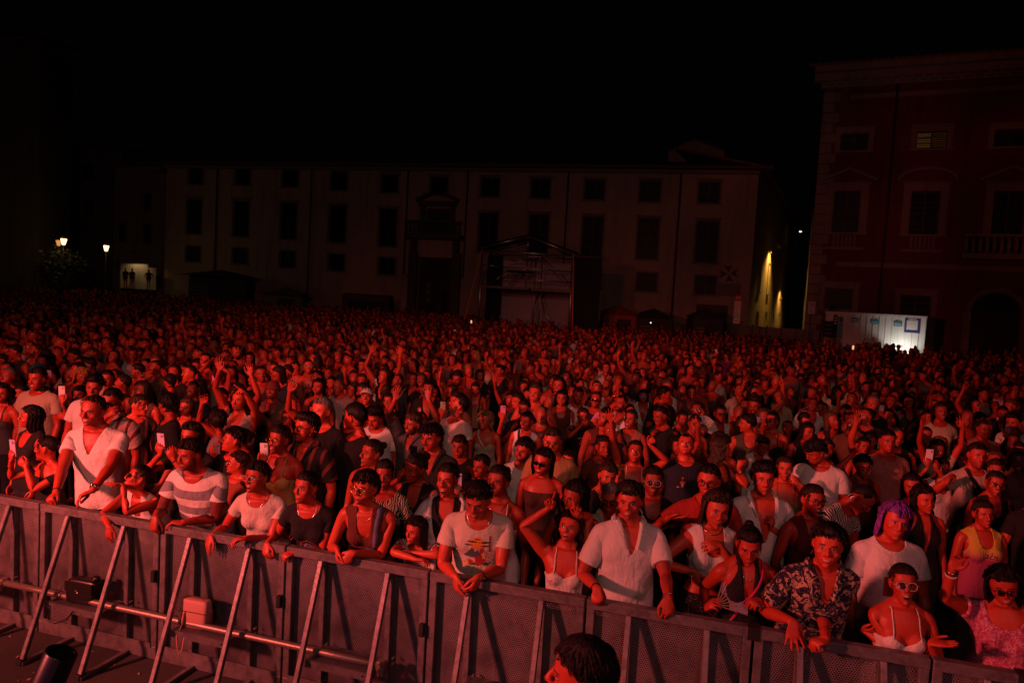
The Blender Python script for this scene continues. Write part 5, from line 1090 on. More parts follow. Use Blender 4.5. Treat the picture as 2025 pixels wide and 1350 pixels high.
    H('the woman with the grey fan', 'woman in black halter top looking down at a grey fan', 'f', 1481, 1076, ('bun', 'black'), ('halter', BLACK), off=.20, yaw=-.05, torso=T(.10, .10, 0, 0, -.2, .28, 0), skin=SKINS['tan'],
      armR=dict(to=('pl', 1408, 1192, .12), hd=(.25, -.5, .5), pn=(.8, .1, -.5), hand='grip', pole=(-.35, .35, -1.), hold=('fan', 'fan_grey', 'half-open grey cloth fan held over the barrier', .20, 1.5, (.75, -.2, .55), (-.1, -1, .5))), armL=dict(to=('pl', 1488, 1190, .10), hd=(-.8, -.5, .1), pn=(-.2, .3, -1), hand='fist', pole=(.42, .5, -.7)), extra=[('necklace', .4, 'silver', .0015, 1), ('bracelet', 'L', 'silver', .015)], sash='magenta', **F)
    H('the man in leaf shirt', 'smiling curly-haired man in dark leaf pattern shirt leaning on the barrier', 'm', 1637, 1078, ('tousled', 'black'), ('shirt', CREAM, 'hawaii'), off=.12, yaw=-.1, torso=T(.26, .18, 0, 0, -.3, -.05, .05), skin=SKINS['warm'], smile=1., open=.2,
      armR=dict(to=('pl', 1568, 1252, -.06), hd=(.1, -.35, -.9), pn=(.1, 1, -.2), hand='open', spread=1.2, pole=(-.42, .5, -.7)), armL=dict(to=('rail', 1612, 1268), hd=(-.95, -.25, -.15), pn=(0, -.1, -1), hand='fist', pole=(-.15, .8, -.6)), **F)
    H('the singing woman in satin camisole', 'woman in white satin camisole and big glasses singing, palms turned up', 'f', 1786, 1152, ('bun', 'dark'), ('cami', WHITE, 'satin'), off=.15, yaw=-.1, torso=T(.05, .04, 0, 0, -.2, -.18, -.05), skin=SKINS['warm'], open=1., glasses=GL['cl'],
      armR=dict(to=('pl', 1726, 1246, .14), hd=(.2, -.6, .25), pn=(.2, .2, 1), hand='claw', pole=(-.12, .35, -1.)), armL=dict(to=('pl', 1866, 1272, .02), hd=(.9, -.4, .15), pn=(-.1, -.1, 1), hand='open', pole=(.6, .3, -1)), **F)
    H('the woman in pink blouse', 'smiling woman in pink floral blouse and glasses with one hand raised', 'f', 1984, 1156, ('long', 'dark'), ('blouse', PINK, 'floral'), off=.34, yaw=-.35, torso=T(.04, .04, 0, -.05, -.1, .18, -.15), skin=SKINS['warm'], smile=1., open=.2, glasses=GL['sq'],
      armR=dict(to=('pl', 1894, 1106, .18), hd=(.25, -.2, .9), pn=(-.3, -.9, .2), hand='claw', pole=(-.6, .2, -1)), extra=[('bracelet', 'R', 'silver', .02), ('wristband', 'R', 'white_flat', .05), ('bracelet', 'R', 'black', .035)], wide=.06, **F)
def second_rows():
    F = dict(lod=0)
    H('the smiling woman with choker', 'smiling woman with long dark hair, choker and white crop top', 'f', 1417, 1004, ('long', 'brown'), ('crop', WHITE), off=.60, yaw=.0, torso=T(0, .02, 0, 0, .02, .1, .1), skin=SKINS['fair'], smile=.9, bottom=('trousers', BLACK, 'dots'),
      armL=dict(to=('dep', 1405, 1078, .2), hd=(-.9, -.2, .1), pn=(0, .6, -.6), hand='soft', pole=(1, .2, -1)), armR=dict(to=('dep', 1378, 1150, .15), hd=(.4, -.2, -.9), pn=(.5, .5, 0), hand='relax', pole=(-1, .2, -.3)), extra=[('necklace', .0, 'silver', .003)], **F)
    H('the man in open white shirt', 'curly dark-haired man in open white shirt holding up his fist', 'm', 1510, 945, ('tousled', 'black'), ('shirt_open', WHITE, 'linen'), off=.95, yaw=.0, torso=T(.02, .02, 0, 0, -.15, -.02, 0), skin=SKINS['warm'], beard=.3, bottom=('trousers', (.12, .06, .03)),
      armL=dict(to=('dep', 1528, 1030, .18), hd=(-.15, -.3, .9), pn=(-.6, .4, .2), hand='fist', pole=(1, .2, -1)), armR=dict(ud=(-.3, .1, -1), fd=(-.1, -.2, -1)), **F)
    H('the man in red lettered tee', 'man in red tee with lettering and dark glasses frames', 'm', 1401, 950, ('short', 'black'), ('tee', RED), off=1.15, yaw=-.1, torso=T(.04, .04, 0, 0, -.35, .0, 0), skin=SKINS['warm'], glasses=GL['sq'], kprint='noth',
      armR=dict(to=('dep', 1338, 1022, .25), hd=(.6, -.4, .2), pn=(.1, .1, 1), hand='open', pole=(-1, .2, -1)), lod=1)
    H('the man in navy tee looking up', 'man in navy tee with small print, head tilted up', 'm', 1356, 880, ('buzz', 'dark'), ('tee', NAVY), off=1.35, yaw=-.1, torso=T(0, -.02, 0, 0, -.2, -.38, 0), skin=SKINS['warm'], kprint='small', lod=0)
    H('the woman in black tank and glasses', 'woman in black tank top and pale round glasses between two men', 'f', 1291, 950, ('tight', 'dark'), ('tank', BLACK), off=.95, yaw=-.05, torso=T(0, 0, 0, 0, -.1, -.05, 0), skin=SKINS['tan'], glasses=GL['cl'], lod=0)
    H('the purple-wigged person', 'person in purple bob wig and white tee with dark red square', 'm', 1770, 1028, ('wig', 'purple'), ('tee', WHITE), off=.80, yaw=-.05, torso=T(.02, .02, 0, 0, -.1, .0, .12), skin=SKINS['warm'], smile=.6, open=.15, kprint='redsquare', **F)
    H('the bowed man in zebra shirt', 'man in black and white zebra shirt bowing his head', 'm', 1705, 985, ('buzz', 'black'), ('tee', (.62, .58, .55), 'zebra'), off=1.05, yaw=.35, torso=T(.3, .25, .2, .1, .55, .75, .2), skin=SKINS['tan'], lod=0)
    H('the woman in red camisole', 'woman with glasses and red thin-strapped camisole', 'f', 1607, 988, ('pony', 'dark'), ('singlet', (.10, .010, .010)), off=.95, yaw=.1, torso=T(0, 0, 0, 0, .1, -.08, .05), skin=SKINS['tan'], glasses=GL['sq'], lod=0)
    H('the woman in yellow-pink tank', 'woman in yellow to pink tank top with script lettering', 'f', 1944, 1015, ('bun', 'dark'), ('tank', WHITE, 'ombre'), off=.85, yaw=-.1, torso=T(0, 0, 0, 0, -.05, -.05, -.1), skin=SKINS['tan'], kprint='abu', lod=0)
    H('the woman in strappy black top', 'smiling woman with dark bob and strappy black top', 'f', 1826, 985, ('bob', 'black'), ('halter', BLACK), off=1.1, yaw=.0, torso=T(0, 0, 0, 0, .1, .0, -.12), skin=SKINS['warm'], smile=1., lod=0)
    H('the woman in dark sunglasses', 'woman in wide dark sunglasses and rust tube top', 'f', 1074, 912, ('long', 'black'), ('tube', (.09, .035, .026), 'knit'), off=.85, yaw=-.15, torso=T(.02, .02, 0, 0, -.3, .02, .12), skin=SKINS['tan'], glasses=GL['sun'], **F)
    H('the curly man in white tee', 'curly-haired bearded man in white tee behind the woman in sunglasses', 'm', 1036, 890, ('tousled', 'black'), ('tee', WHITE), h=1.53, yaw=-.2, torso=T(.05, .05, 0, 0, -.35, .0, .15), skin=SKINS['warm'], beard=.7, smile=.5, lod=0)
    H('the woman with the white pendant', 'woman with bun, white camisole and round pendant', 'f', 985, 952, ('bun', 'dark'), ('cami', WHITE), off=.55, yaw=-.1, torso=T(.03, .02, 0, 0, -.35, -.15, .05), skin=SKINS['tan'], open=.3, extra=[('necklace', .25, 'silver', .002, 1), ('earring', 'silver')], lod=0)
    H('the singing woman in white shirt', 'singing woman in open white shirt over black top', 'f', 885, 948, ('tight', 'dark'), ('jacket', WHITE, 'linen'), off=.50, yaw=-.05, torso=T(.02, .02, 0, 0, -.25, -.1, .0), skin=SKINS['warm'], open=.8, under=('singlet', BLACK), sash='black', lod=0)
    H('the man in beige collar shirt', 'man with glasses and beige collar shirt left of the linen shirt', 'm', 1208, 985, ('short', 'grey'), ('shirt', BEIGE), off=.85, yaw=-.1, torso=T(.02, .02, 0, 0, -.2, .05, 0), skin=SKINS['warm'], glasses=GL['sq'], lod=1)
    H('the woman stretching one arm up', 'woman in white camisole stretching her right arm straight up', 'f', 1256, 893, ('pony', 'dark'), ('cami', WHITE), off=1.25, yaw=-.05, torso=T(0, -.02, 0, .05, -.15, -.3, .05), skin=SKINS['warm'], smile=.5,
      armR=dict(to=('dep', 1206, 815, .1), hd=(-.15, -.2, 1), pn=(0, -1, 0), hand='open', spread=1, pole=(-1, .1, 0)), armL=dict(to=('dep', 1291, 868, .15), hd=(.3, -.3, .8), pn=(-.4, -.8, 0), hand='claw', pole=(1, 0, -1)), lod=0)
    H('the woman behind the raised fingers', 'dark-haired woman in black top behind the raised fingers', 'f', 1136, 982, ('wavy', 'black'), ('tank', BLACK), off=.62, yaw=-.3, torso=T(.05, .03, 0, 0, -.5, .05, .1), skin=SKINS['tan'], lod=1)
    H('the woman touching her face', 'woman in black top with bun touching her cheek', 'f', 822, 925, ('bun', 'dark'), ('singlet', BLACK), off=.80, yaw=-.3, torso=T(.04, .04, 0, 0, -.45, .12, .15), skin=SKINS['tan'], armR=dict(to=('dep', 792, 935, .15), hd=(.3, -.1, .9), pn=(.8, .3, 0), hand='soft', pole=(-1, .1, -1)), extra=[('earring', 'gold')], lod=0)
    H('the woman with flat bun', 'woman with tight hair and zebra top behind overalls woman', 'f', 760, 938, ('bun', 'dark'), ('tee_tight', (.5, .42, .3), 'zebra'), off=.55, yaw=.0, torso=T(.02, 0, 0, 0, .05, -.02, .0), skin=SKINS['tan'], lod=0)
    H('the woman gazing left with bun', 'woman with low bun gazing up to the left', 'f', 735, 895, ('bun', 'brown'), ('cami', RUST), off=1.15, yaw=-.3, torso=T(0, 0, 0, 0, -.5, -.15, .05), skin=SKINS['fair'], open=.3, lod=0)
    H('the moustached man in dark shirt', 'moustached man with fringe in dark green shirt', 'm', 853, 865, ('bangs', 'black'), ('shirt', (.03, .035, .03)), off=1.5, yaw=-.15, torso=T(0, .02, 0, 0, -.35, .05, 0), skin=SKINS['warm'], mo=1., lod=0)
    H('the man checking his phone', 'moustached man in white tee with orange square checking his phone', 'm', 742, 825, ('short', 'black'), ('tee', WHITE), off=1.75, yaw=-.1, torso=T(.05, .06, 0, 0, -.3, .35, .1), skin=SKINS['warm'], mo=.9, smile=.6, kprint='orange',
      armR=dict(to=('dep', 705, 880, .25), hd=(.1, -.3, .9), pn=(.2, .9, .1), hand='phone', pole=(-1, .2, -1), hold=('phone', 'grey', 'grey phone held by the man in white tee with orange square')), lod=0)
    H('the moustached man in black shirt', 'moustached man with glasses and black striped shirt open at the neck', 'm', 605, 845, ('tousled', 'black'), ('shirt', BLACK, 'vert'), off=1.15, yaw=-.25, torso=T(0, .02, 0, 0, -.4, -.1, 0), skin=SKINS['warm'], mo=1., beard=.3, glasses=GL['sq'], extra=[('necklace', .25, 'gold', .002), ('earring', 'gold')], lod=0)
    H('the woman in yellow camisole', 'woman in yellow camisole and glasses holding a white phone', 'f', 553, 868, ('tight', 'dark'), ('cami', (.55, .36, .12)), off=.95, yaw=-.2, torso=T(0, .02, 0, 0, -.3, -.05, .05), skin=SKINS['tan'], glasses=GL['rd'], open=.3,
      armR=dict(to=('dep', 520, 905, .25), hd=(.05, -.1, 1), pn=(.1, .95, .0), hand='phone', pole=(-1, .2, -1), hold=('phone', 'white', 'white phone in a pink case in front of the woman in yellow camisole')), lod=0)
    H('the man in rust tee looking left', 'man in rust tee and thin glasses looking up to the left', 'm', 470, 915, ('short', 'brown'), ('tee', (.34, .075, .04)), off=.85, yaw=-.4, torso=T(.0, .0, 0, 0, -.8, -.2, .0), skin=SKINS['fair'], glasses=GL['rd'], lod=0)
    H('the man with black fringe', 'man with black fringe raising his chin to the left', 'm', 462, 868, ('bangs', 'black'), ('tee', BLACK), off=1.1, yaw=-.4, torso=T(.0, .0, 0, 0, -.7, -.2, .0), skin=SKINS['warm'], lod=0)
    H('the woman hidden behind stripes', 'woman behind the striped tee holding a lilac phone in both hands', 'f', 378, 862, ('wavy', 'dark'), ('tee_tight', BLACK), off=.85, yaw=-.1, torso=T(0, 0, 0, 0, -.1, -.02, .0), skin=SKINS['tan'],
      armR=dict(to=('dep', 316, 885, .25), hd=(.15, -.2, 1), pn=(.2, .95, 0), hand='phone', pole=(-1, .1, -1), hold=('phone', 'lilac', 'lilac phone held up left of the striped tee')), armL=dict(to=('dep', 336, 893, .24), hd=(-.35, -.2, .9), pn=(-.3, .9, 0), hand='soft', pole=(.6, 0, -1)), extra=[('bracelet', 'L', 'black', .02)], lod=0)
    H('the man in profile in black tee', 'crew-cut man in black tee turned in profile to the left', 'm', 331, 800, ('short', 'black'), ('tee', BLACK), off=1.6, yaw=-.9, torso=T(.04, .04, 0, 0, -1.35, .05, .0), skin=SKINS['tan'], lod=0)
    H('the woman facing right', 'woman with hair up in patterned black top facing right', 'f', 276, 800, ('bun', 'brown'), ('tee_tight', BLACK, 'vert'), off=1.45, yaw=.5, torso=T(.04, .02, 0, 0, .85, .05, .0), skin=SKINS['fair'], lod=0)
    H('the long-haired woman at left', 'woman with long black hair looking up at the left edge', 'f', 62, 825, ('long', 'black'), ('tank', BLACK), off=.95, yaw=-.4, torso=T(.0, .0, 0, 0, -.6, -.15, .15), skin=SKINS['tan'], lod=0)
    H('the woman holding a white phone', 'woman holding a white phone with both hands beside the henley man', 'f', 84, 783, ('wavy', 'dark'), ('tank', RUST), off=1.35, yaw=-.1, torso=T(.0, .0, 0, 0, .1, .02, .05), skin=SKINS['fair'],
      armL=dict(to=('dep', 121, 785, .25), hd=(-.15, -.1, 1), pn=(-.1, .95, 0), hand='phone', pole=(1, .1, -1), hold=('phone', 'white', 'white phone held at head height left of the henley man')), lod=1)
    H('the man in beige tee at left', 'man in beige tee with flat hair behind the white phone', 'm', 74, 748, ('short', 'black'), ('tee', BEIGE), off=2.0, yaw=-.05, torso=T(.0, .0, 0, 0, -.05, .05, .0), skin=SKINS['tan'], lod=1)
    H('the woman raising a dark wristband', 'woman with dark hair and raised wrist with black watch', 'f', 158, 780, ('wavy', 'dark'), ('singlet', BLACK), off=1.25, yaw=.0, torso=T(.0, .0, 0, 0, .0, .05, .0), skin=SKINS['tan'], armR=dict(to=('dep', 133, 795, .2), hd=(-.1, -.2, 1), pn=(.3, .9, 0), hand='relax', pole=(-1, .2, -1)), extra=[('watch', 'R', 'black', .03)], lod=1)
    H('the grinning curly man', 'grinning man with dark curly fringe behind the henley man', 'm', 186, 765, ('curly', 'black'), ('tee', WHITE), off=1.95, yaw=.1, torso=T(.0, .05, 0, 0, .2, .1, .15), skin=SKINS['warm'], smile=1., open=.3, lod=1)
    H('the man in sunglasses', 'man in sunglasses and pale striped shirt with hand at his chin', 'm', 220, 793, ('short', 'black'), ('shirt', (.5, .36, .34), 'vert'), off=1.2, yaw=.0, torso=T(.0, .0, 0, 0, .0, .05, .05), skin=SKINS['tan'], glasses=GL['sun'], armR=dict(to=('dep', 222, 815, .2), hd=(.7, -.1, .6), pn=(.2, .8, -.3), hand='soft', pole=(-1, .1, -1)), lod=1)
    H('the smiling long-haired woman', 'smiling woman with long light hair right of the crew-cut man', 'f', 369, 805, ('long', 'light'), ('cami', RUST), off=1.45, yaw=.0, torso=T(.0, .0, 0, 0, .0, .0, .1), skin=SKINS['fair'], smile=.8, lod=1)
    H('the woman turned away with curls', 'woman with curly updo in grey singlet turned left, arm raised', 'f', 432, 835, ('curly', 'black'), ('singlet', GREY), off=1.05, yaw=-1.2, torso=T(.0, .0, 0, 0, -1.5, -.1, .1), skin=SKINS['tan'], armR=dict(to=('dep', 402, 786, .1), hd=(.2, -.1, .9), pn=(.3, -.8, .2), hand='claw', pole=(-1, .1, -1)), lod=1)
    H('the man pointing to the stage', 'curly-haired man in grey vest pointing forward with a bare arm', 'm', 474, 792, ('curlylong', 'brown'), ('tank', (.4, .3, .26)), off=1.55, yaw=-.1, torso=T(.0, .0, 0, 0, -.1, -.15, .0), skin=SKINS['fair'], armL=dict(to=('dep', 478, 772, .45), hd=(-.45, -.5, .6), pn=(-.3, -.2, -.9), hand='point', pole=(1, .1, -1)), lod=1)
    H('the woman lifting her open palm', 'woman with straight dark hair lifting her open palm', 'f', 572, 828, ('long', 'dark'), ('tank', BLACK), off=1.45, yaw=-.2, torso=T(.0, .0, 0, 0, -.3, -.1, .0), skin=SKINS['warm'], armL=dict(to=('dep', 578, 770, .3), hd=(-.7, -.2, .5), pn=(-.2, -.3, .9), hand='open', pole=(1, .1, -.6)), extra=[('bracelet', 'L', 'silver', .03)], lod=1)
    H('the man in rust beanie', 'man in rust beanie with earring looking up', 'm', 539, 772, ('buzz', 'dark'), ('tank', (.2, .08, .06)), off=2.2, yaw=.1, torso=T(.0, .0, 0, 0, -.2, -.2, .0), skin=SKINS['tan'], hat=('beanie', (.18, .03, .025)), lod=1)
    H('the woman in bare-shouldered top', 'woman with long black hair and bare shoulders', 'f', 630, 765, ('long', 'black'), ('tube', RUST), off=2.15, yaw=-.1, torso=T(.0, .0, 0, 0, -.15, -.1, .0), skin=SKINS['warm'], lod=1)
    H('the stout man in black shirt', 'older man with short grey hair in black shirt', 'm', 636, 812, ('short', 'grey'), ('tee', BLACK), off=1.8, yaw=-.2, torso=T(.0, .0, 0, 0, -.3, -.1, .0), skin=SKINS['fair'], wide=.1, lod=1)
    H('the boy in pale cap', 'young man in pale baseball cap looking up', 'm', 725, 785, ('short', 'dark'), ('tee', BLACK), off=2.3, yaw=.0, torso=T(.0, .0, 0, 0, .0, -.25, .0), skin=SKINS['fair'], hat=('cap', (.6, .5, .46)), smile=.6, lod=1)
    H('the dark-haired man in profile', 'dark-haired man in profile left of the man checking his phone', 'm', 702, 825, ('bangs', 'black'), ('tee', BLACK), off=1.55, yaw=-.8, torso=T(.0, .0, 0, 0, -1.2, .0, .0), skin=SKINS['warm'], lod=1)
    H('the woman in glasses and black tee', 'woman in round glasses and black tee behind the man checking his phone', 'f', 769, 792, ('tight', 'dark'), ('tee_tight', BLACK), off=2.1, yaw=-.1, torso=T(.0, .0, 0, 0, -.1, .0, .0), skin=SKINS['warm'], glasses=GL['rd'], lod=1)
    H('the man in reflecting glasses', 'man in reflecting glasses and dark patched shirt', 'm', 848, 768, ('short', 'black'), ('shirt_open', BLACK, 'cloth'), off=2.5, yaw=-.05, torso=T(.0, .0, 0, 0, -.1, .0, .0), skin=SKINS['tan'], glasses=GL['bl'], kprint='patches', lod=1)
    H('the bearded man in white fitted tee', 'bearded man in fitted white tee raising his face', 'm', 908, 802, ('short', 'black'), ('tee_tight', (.6, .5, .48)), off=2.1, yaw=-.7, torso=T(.0, -.05, 0, 0, -.8, -.5, .0), skin=SKINS['tan'], beard=1., mo=.8, lod=1)
    H('the blonde woman in glasses', 'blonde woman with long wavy hair, clear glasses and beige camisole', 'f', 960, 830, ('wavy', 'blonde'), ('cami', BEIGE), off=1.75, yaw=-.15, torso=T(.0, .0, 0, 0, -.4, -.1, .0), skin=SKINS['fair'], glasses=GL['cl'], smile=1., sash='white', lod=0)
    H('the singing woman with bag strap', 'singing woman in white top with black bag strap', 'f', 1042, 832, ('tight', 'black'), ('tank', WHITE), off=1.7, yaw=-.2, torso=T(.05, .05, 0, .1, -.4, .0, .1), skin=SKINS['warm'], open=1., sash='black', lod=1)
    H('the man in mustard tee', 'man with round glasses in mustard tee behind sunglasses woman', 'm', 1092, 872, ('short', 'brown'), ('tee', (.42, .22, .10)), off=1.3, yaw=-.05, torso=T(.0, .0, 0, 0, -.1, .05, .0), skin=SKINS['warm'], glasses=GL['rd'], lod=1)
    H('the woman with pink phone', 'woman in black cropped tee and denim shorts taking a picture with a pink phone', 'f', 1152, 822, ('tight', 'dark'), ('tee_tight', BLACK), off=1.75, yaw=.1, torso=T(.0, -.02, 0, 0, .1, .0, .1), skin=SKINS['tan'], kprint='cherry', bottom=('shorts', (.10, .075, .07)),
      armL=dict(to=('dep', 1176, 832, .25), hd=(-.5, -.2, .8), pn=(-.1, .95, .1), hand='phone', pole=(1, .1, -1), hold=('phone', 'pink', 'pink phone held sideways before the woman in black cropped tee', False, .5)), armR=dict(to=('dep', 1160, 838, .22), hd=(.9, -.2, .3), pn=(.1, .9, .2), hand='soft', pole=(-1, .1, -1)), lod=0)
    H('the bearded man in white tee', 'smiling bearded man in white tee behind the pink phone', 'm', 1143, 782, ('short', 'dark'), ('tee', WHITE), off=2.3, yaw=.0, torso=T(.0, .02, 0, 0, .0, .05, .05), skin=SKINS['tan'], beard=.9, smile=.8, lod=1)
    H('the long-haired woman in rust top', 'woman with straight black hair and rust tank top', 'f', 1111, 787, ('long', 'black'), ('tank', RUST), off=2.35, yaw=-.05, torso=T(.0, .0, 0, 0, -.1, .0, .05), skin=SKINS['warm'], lod=1)
    H('the woman with black straps', 'woman with parted hair and two black shoulder straps, looking down', 'f', 940, 768, ('bun', 'dark'), ('cami', (.45, .2, .12)), off=2.6, yaw=.0, torso=T(.0, .03, 0, 0, .0, .25, .0), skin=SKINS['warm'], sash='two', lod=1)
    H('the woman in V-neck rust top', 'woman with dark parted hair in a rust V-neck top', 'f', 949, 742, ('long', 'dark'), ('vneck', BLACK), h=1.48, yaw=.0, torso=T(0, 0, 0, 0, .0, .0, .0), skin=SKINS['warm'], lod=1)
    H('the crop-haired man in black tee', 'crop-haired man in black tee with sunglasses on its collar, profile right', 'm', 1314, 780, ('short', 'black'), ('tee', BLACK), off=2.2, yaw=.5, torso=T(.0, .0, 0, 0, .8, .0, .0), skin=SKINS['tan'], extra=[('necklace', .2, 'silver', .002)], kprint='shades', lod=0)
    H('the woman with blue-tinted sunglasses', 'woman with blue reflecting sunglasses and white open shirt', 'f', 1272, 783, ('long', 'black'), ('shirt_open', WHITE), off=2.45, yaw=-.1, torso=T(.0, .0, 0, 0, -.1, .0, .0), skin=SKINS['tan'], glasses=('square', 'frame_clear', 'blue'), lod=1)
    H('the bald bearded man', 'bald bearded man in white tank top smiling at the left', 'm', 1228, 797, ('buzz', 'black'), ('tank', WHITE), off=2.05, yaw=-.3, torso=T(.0, .0, 0, 0, -.4, -.1, .1), skin=SKINS['tan'], beard=1., mo=.8, smile=.6, lod=1)
    H('the open-mouthed woman with strap', 'woman with pony tail and black strap, mouth open', 'f', 1247, 828, ('pony', 'brown'), ('tank', (.45, .2, .12)), off=1.75, yaw=-.2, torso=T(.0, .0, 0, 0, -.35, -.15, .1), skin=SKINS['fair'], open=.6, sash='black', lod=1)
    H('the woman in white tee with strap', 'woman in white tee with thin black strap', 'f', 1349, 828, ('tight', 'dark'), ('tee_tight', WHITE), off=1.75, yaw=.05, torso=T(.0, .0, 0, 0, .1, .0, .05), skin=SKINS['warm'], smile=.4, sash='black', lod=1)
    H('the woman in rust top and glasses', 'woman in pale glasses and rust camisole leaning her head', 'f', 1373, 838, ('tight', 'brown'), ('cami', RUST), off=1.6, yaw=.0, torso=T(.0, .0, 0, 0, .0, -.1, .2), skin=SKINS['fair'], glasses=GL['cl'], open=.5, lod=1)
    H('the woman beside the white fan', 'woman with glasses and white tank beside the round white fan', 'f', 1424, 817, ('bun', 'dark'), ('tank', WHITE), off=1.95, yaw=.0, torso=T(.0, .0, 0, 0, .0, .0, .0), skin=SKINS['tan'], glasses=GL['sq'],
      armR=dict(to=('dep', 1388, 852, .3), hd=(-.2, -.2, 1), pn=(.4, .8, 0), hand='grip', pole=(-1, .1, -1), hold=('fan', 'fan_white', 'round white pleated fan opened before the woman in white tank', .20, 3.4, (.25, 0, 1), (.0, -1, .25), 20)), lod=1)
    H('the man in botanical shirt', 'man in pale botanical print shirt looking up, hand at his chest', 'm', 1461, 772, ('receding', 'brown'), ('shirt', WHITE, 'botanic'), off=2.4, yaw=.0, torso=T(.0, -.02, 0, 0, .0, -.3, .0), skin=SKINS['fair'], armL=dict(to=('dep', 1462, 815, .2), hd=(-.4, -.1, .9), pn=(-.4, .8, 0), hand='soft', pole=(1, .1, -1)), lod=1)
    H('the man in khaki shirt', 'slim man in khaki collar shirt looking up', 'm', 1540, 785, ('receding', 'light'), ('shirt', (.42, .32, .2)), off=2.15, yaw=.0, torso=T(.0, .0, 0, 0, -.05, -.2, .0), skin=SKINS['fair'], lod=1)
    H('the woman with ponytail and glasses', 'woman with ponytail, glasses and black camisole looking left', 'f', 1527, 832, ('pony', 'black'), ('cami', BLACK), off=1.65, yaw=-.4, torso=T(.0, .0, 0, 0, -.5, -.2, .0), skin=SKINS['warm'], glasses=GL['rd'], smile=.6, armR=dict(to=('dep', 1495, 845, .2), hd=(-.1, -.2, 1), pn=(.3, .8, 0), hand='grip', pole=(-1, .1, -1), hold=('fan', 'fan_grey', 'small half-open grey fan left of the ponytail woman', .13, 2.0, (-.3, 0, 1), (0, -1, .2), 9)), lod=1)
    H('the man in wide white shirt', 'balding man in wide white open shirt, hand on hip', 'm', 1607, 800, ('receding', 'dark'), ('shirt_open', WHITE), off=1.8, yaw=-.2, torso=T(.0, -.05, 0, .1, -.3, -.15, .1), skin=SKINS['tan'], armL=dict(ud=(.75, .2, -.7), fd=(-.6, -.2, -.75), hand='relax'), lod=1)
    H('the woman with shadowed face', 'woman with long black hair and shadowed face in black', 'f', 1596, 853, ('long', 'black'), ('tank', BLACK), off=1.5, yaw=.1, torso=T(.0, .0, 0, 0, .2, .1, .1), skin=SKINS['tan'], lod=1)
    H('the man with sunglasses on collar', 'man in white tee with sunglasses on collar looking down left', 'm', 1612, 893, ('bangs', 'black'), ('tee', WHITE), off=1.3, yaw=-.45, torso=T(.05, .08, 0, 0, -.8, .4, .0), skin=SKINS['tan'], kprint='shades', lod=0)
    H('the woman with bowed head', 'woman with tight bun and white top bowing her head', 'f', 1507, 880, ('bun', 'black'), ('tank', WHITE), off=1.4, yaw=.1, torso=T(.05, .05, 0, 0, .2, .4, .1), skin=SKINS['tan'], lod=1)
    H('the woman with hand at mouth', 'woman in black and yellow top with hand at her mouth', 'f', 1552, 925, ('tight', 'brown'), ('cami', (.4, .2, .06)), off=1.05, yaw=-.1, torso=T(.0, .02, 0, 0, -.2, -.05, .0), skin=SKINS['fair'], armL=dict(to=('dep', 1572, 950, .2), hd=(-.7, -.2, .5), pn=(-.3, .8, -.2), hand='soft', pole=(1, .1, -1)), lod=1)
    H('the woman filming over her head', 'woman with big hair in black singlet filming with a black phone', 'f', 1425, 888, ('curlylong', 'brown'), ('singlet', BLACK), off=1.2, yaw=.6, torso=T(.0, .02, 0, 0, .9, -.05, .1), skin=SKINS['fair'], armL=dict(to=('dep', 1466, 915, .2), hd=(.2, -.2, .9), pn=(0, .95, 0), hand='phone', pole=(1, .1, -1), hold=('phone', 'black', 'black phone held up right of the navy tee')), extra=[('bracelet', 'L', 'silver', .02), ('bracelet', 'L', 'black', .04)], lod=1)
    H('the man with both arms out', 'man seen from behind in yellowed white tee with both arms stretched up', 'm', 1655, 775, ('wavy', 'black'), ('tee', (.55, .42, .3)), off=2.3, yaw=2.6, torso=T(.0, -.05, 0, 0, .0, -.1, .0), skin=SKINS['tan'], armR=dict(to=('dep', 1690, 740, .0), hd=(.3, 0, 1), pn=(0, -1, 0), hand='relax', pole=(1, .1, -.5)), armL=dict(to=('dep', 1590, 742, .3), hd=(-.5, -.3, .8), pn=(0, -1, .2), hand='open', spread=1, pole=(-1, .1, -.3)), lod=1)
    H('the woman with broad black straps', 'woman with bun and broad black straps, bare shoulders', 'f', 1757, 822, ('bun', 'dark'), ('singlet', BLACK), off=1.95, yaw=-.1, torso=T(.0, .0, 0, 0, -.2, -.1, .05), skin=SKINS['fair'], open=.3, lod=1)
    H('the man in sparkling red top', 'man in sparkling rust-red top behind the raised finger', 'm', 1755, 872, ('short', 'black'), ('tee_tight', (.30, .05, .04), 'sparkle'), off=1.6, yaw=-.05, torso=T(.0, .0, 0, 0, -.1, -.05, .0), skin=SKINS['tan'], lod=1)
    H('the woman pointing up', 'woman with dark updo and glasses pointing one finger up', 'f', 1706, 922, ('curly', 'black'), ('singlet', RUST), off=1.25, yaw=-.05, torso=T(.0, .0, 0, 0, -.1, -.02, .0), skin=SKINS['tan'], glasses=GL['sq'], armR=dict(to=('dep', 1686, 888, .15), hd=(.1, -.1, 1), pn=(.3, -.9, 0), hand='point', pole=(-1, .1, -1)), lod=1)
    H('the woman with hands at her chin', 'woman in black graphic tee joining both hands at her chin', 'f', 1834, 825, ('tight', 'dark'), ('tee_tight', BLACK), off=2.0, yaw=.0, torso=T(.0, .0, 0, 0, .0, .0, .0), skin=SKINS['tan'], kprint='round', armR=dict(to=('dep', 1823, 848, .2), hd=(.2, -.1, 1), pn=(.7, .6, 0), hand='soft', pole=(-1, .1, -1)), armL=dict(to=('dep', 1842, 848, .2), hd=(-.2, -.1, 1), pn=(-.7, .6, 0), hand='soft', pole=(1, .1, -1)), lod=1)
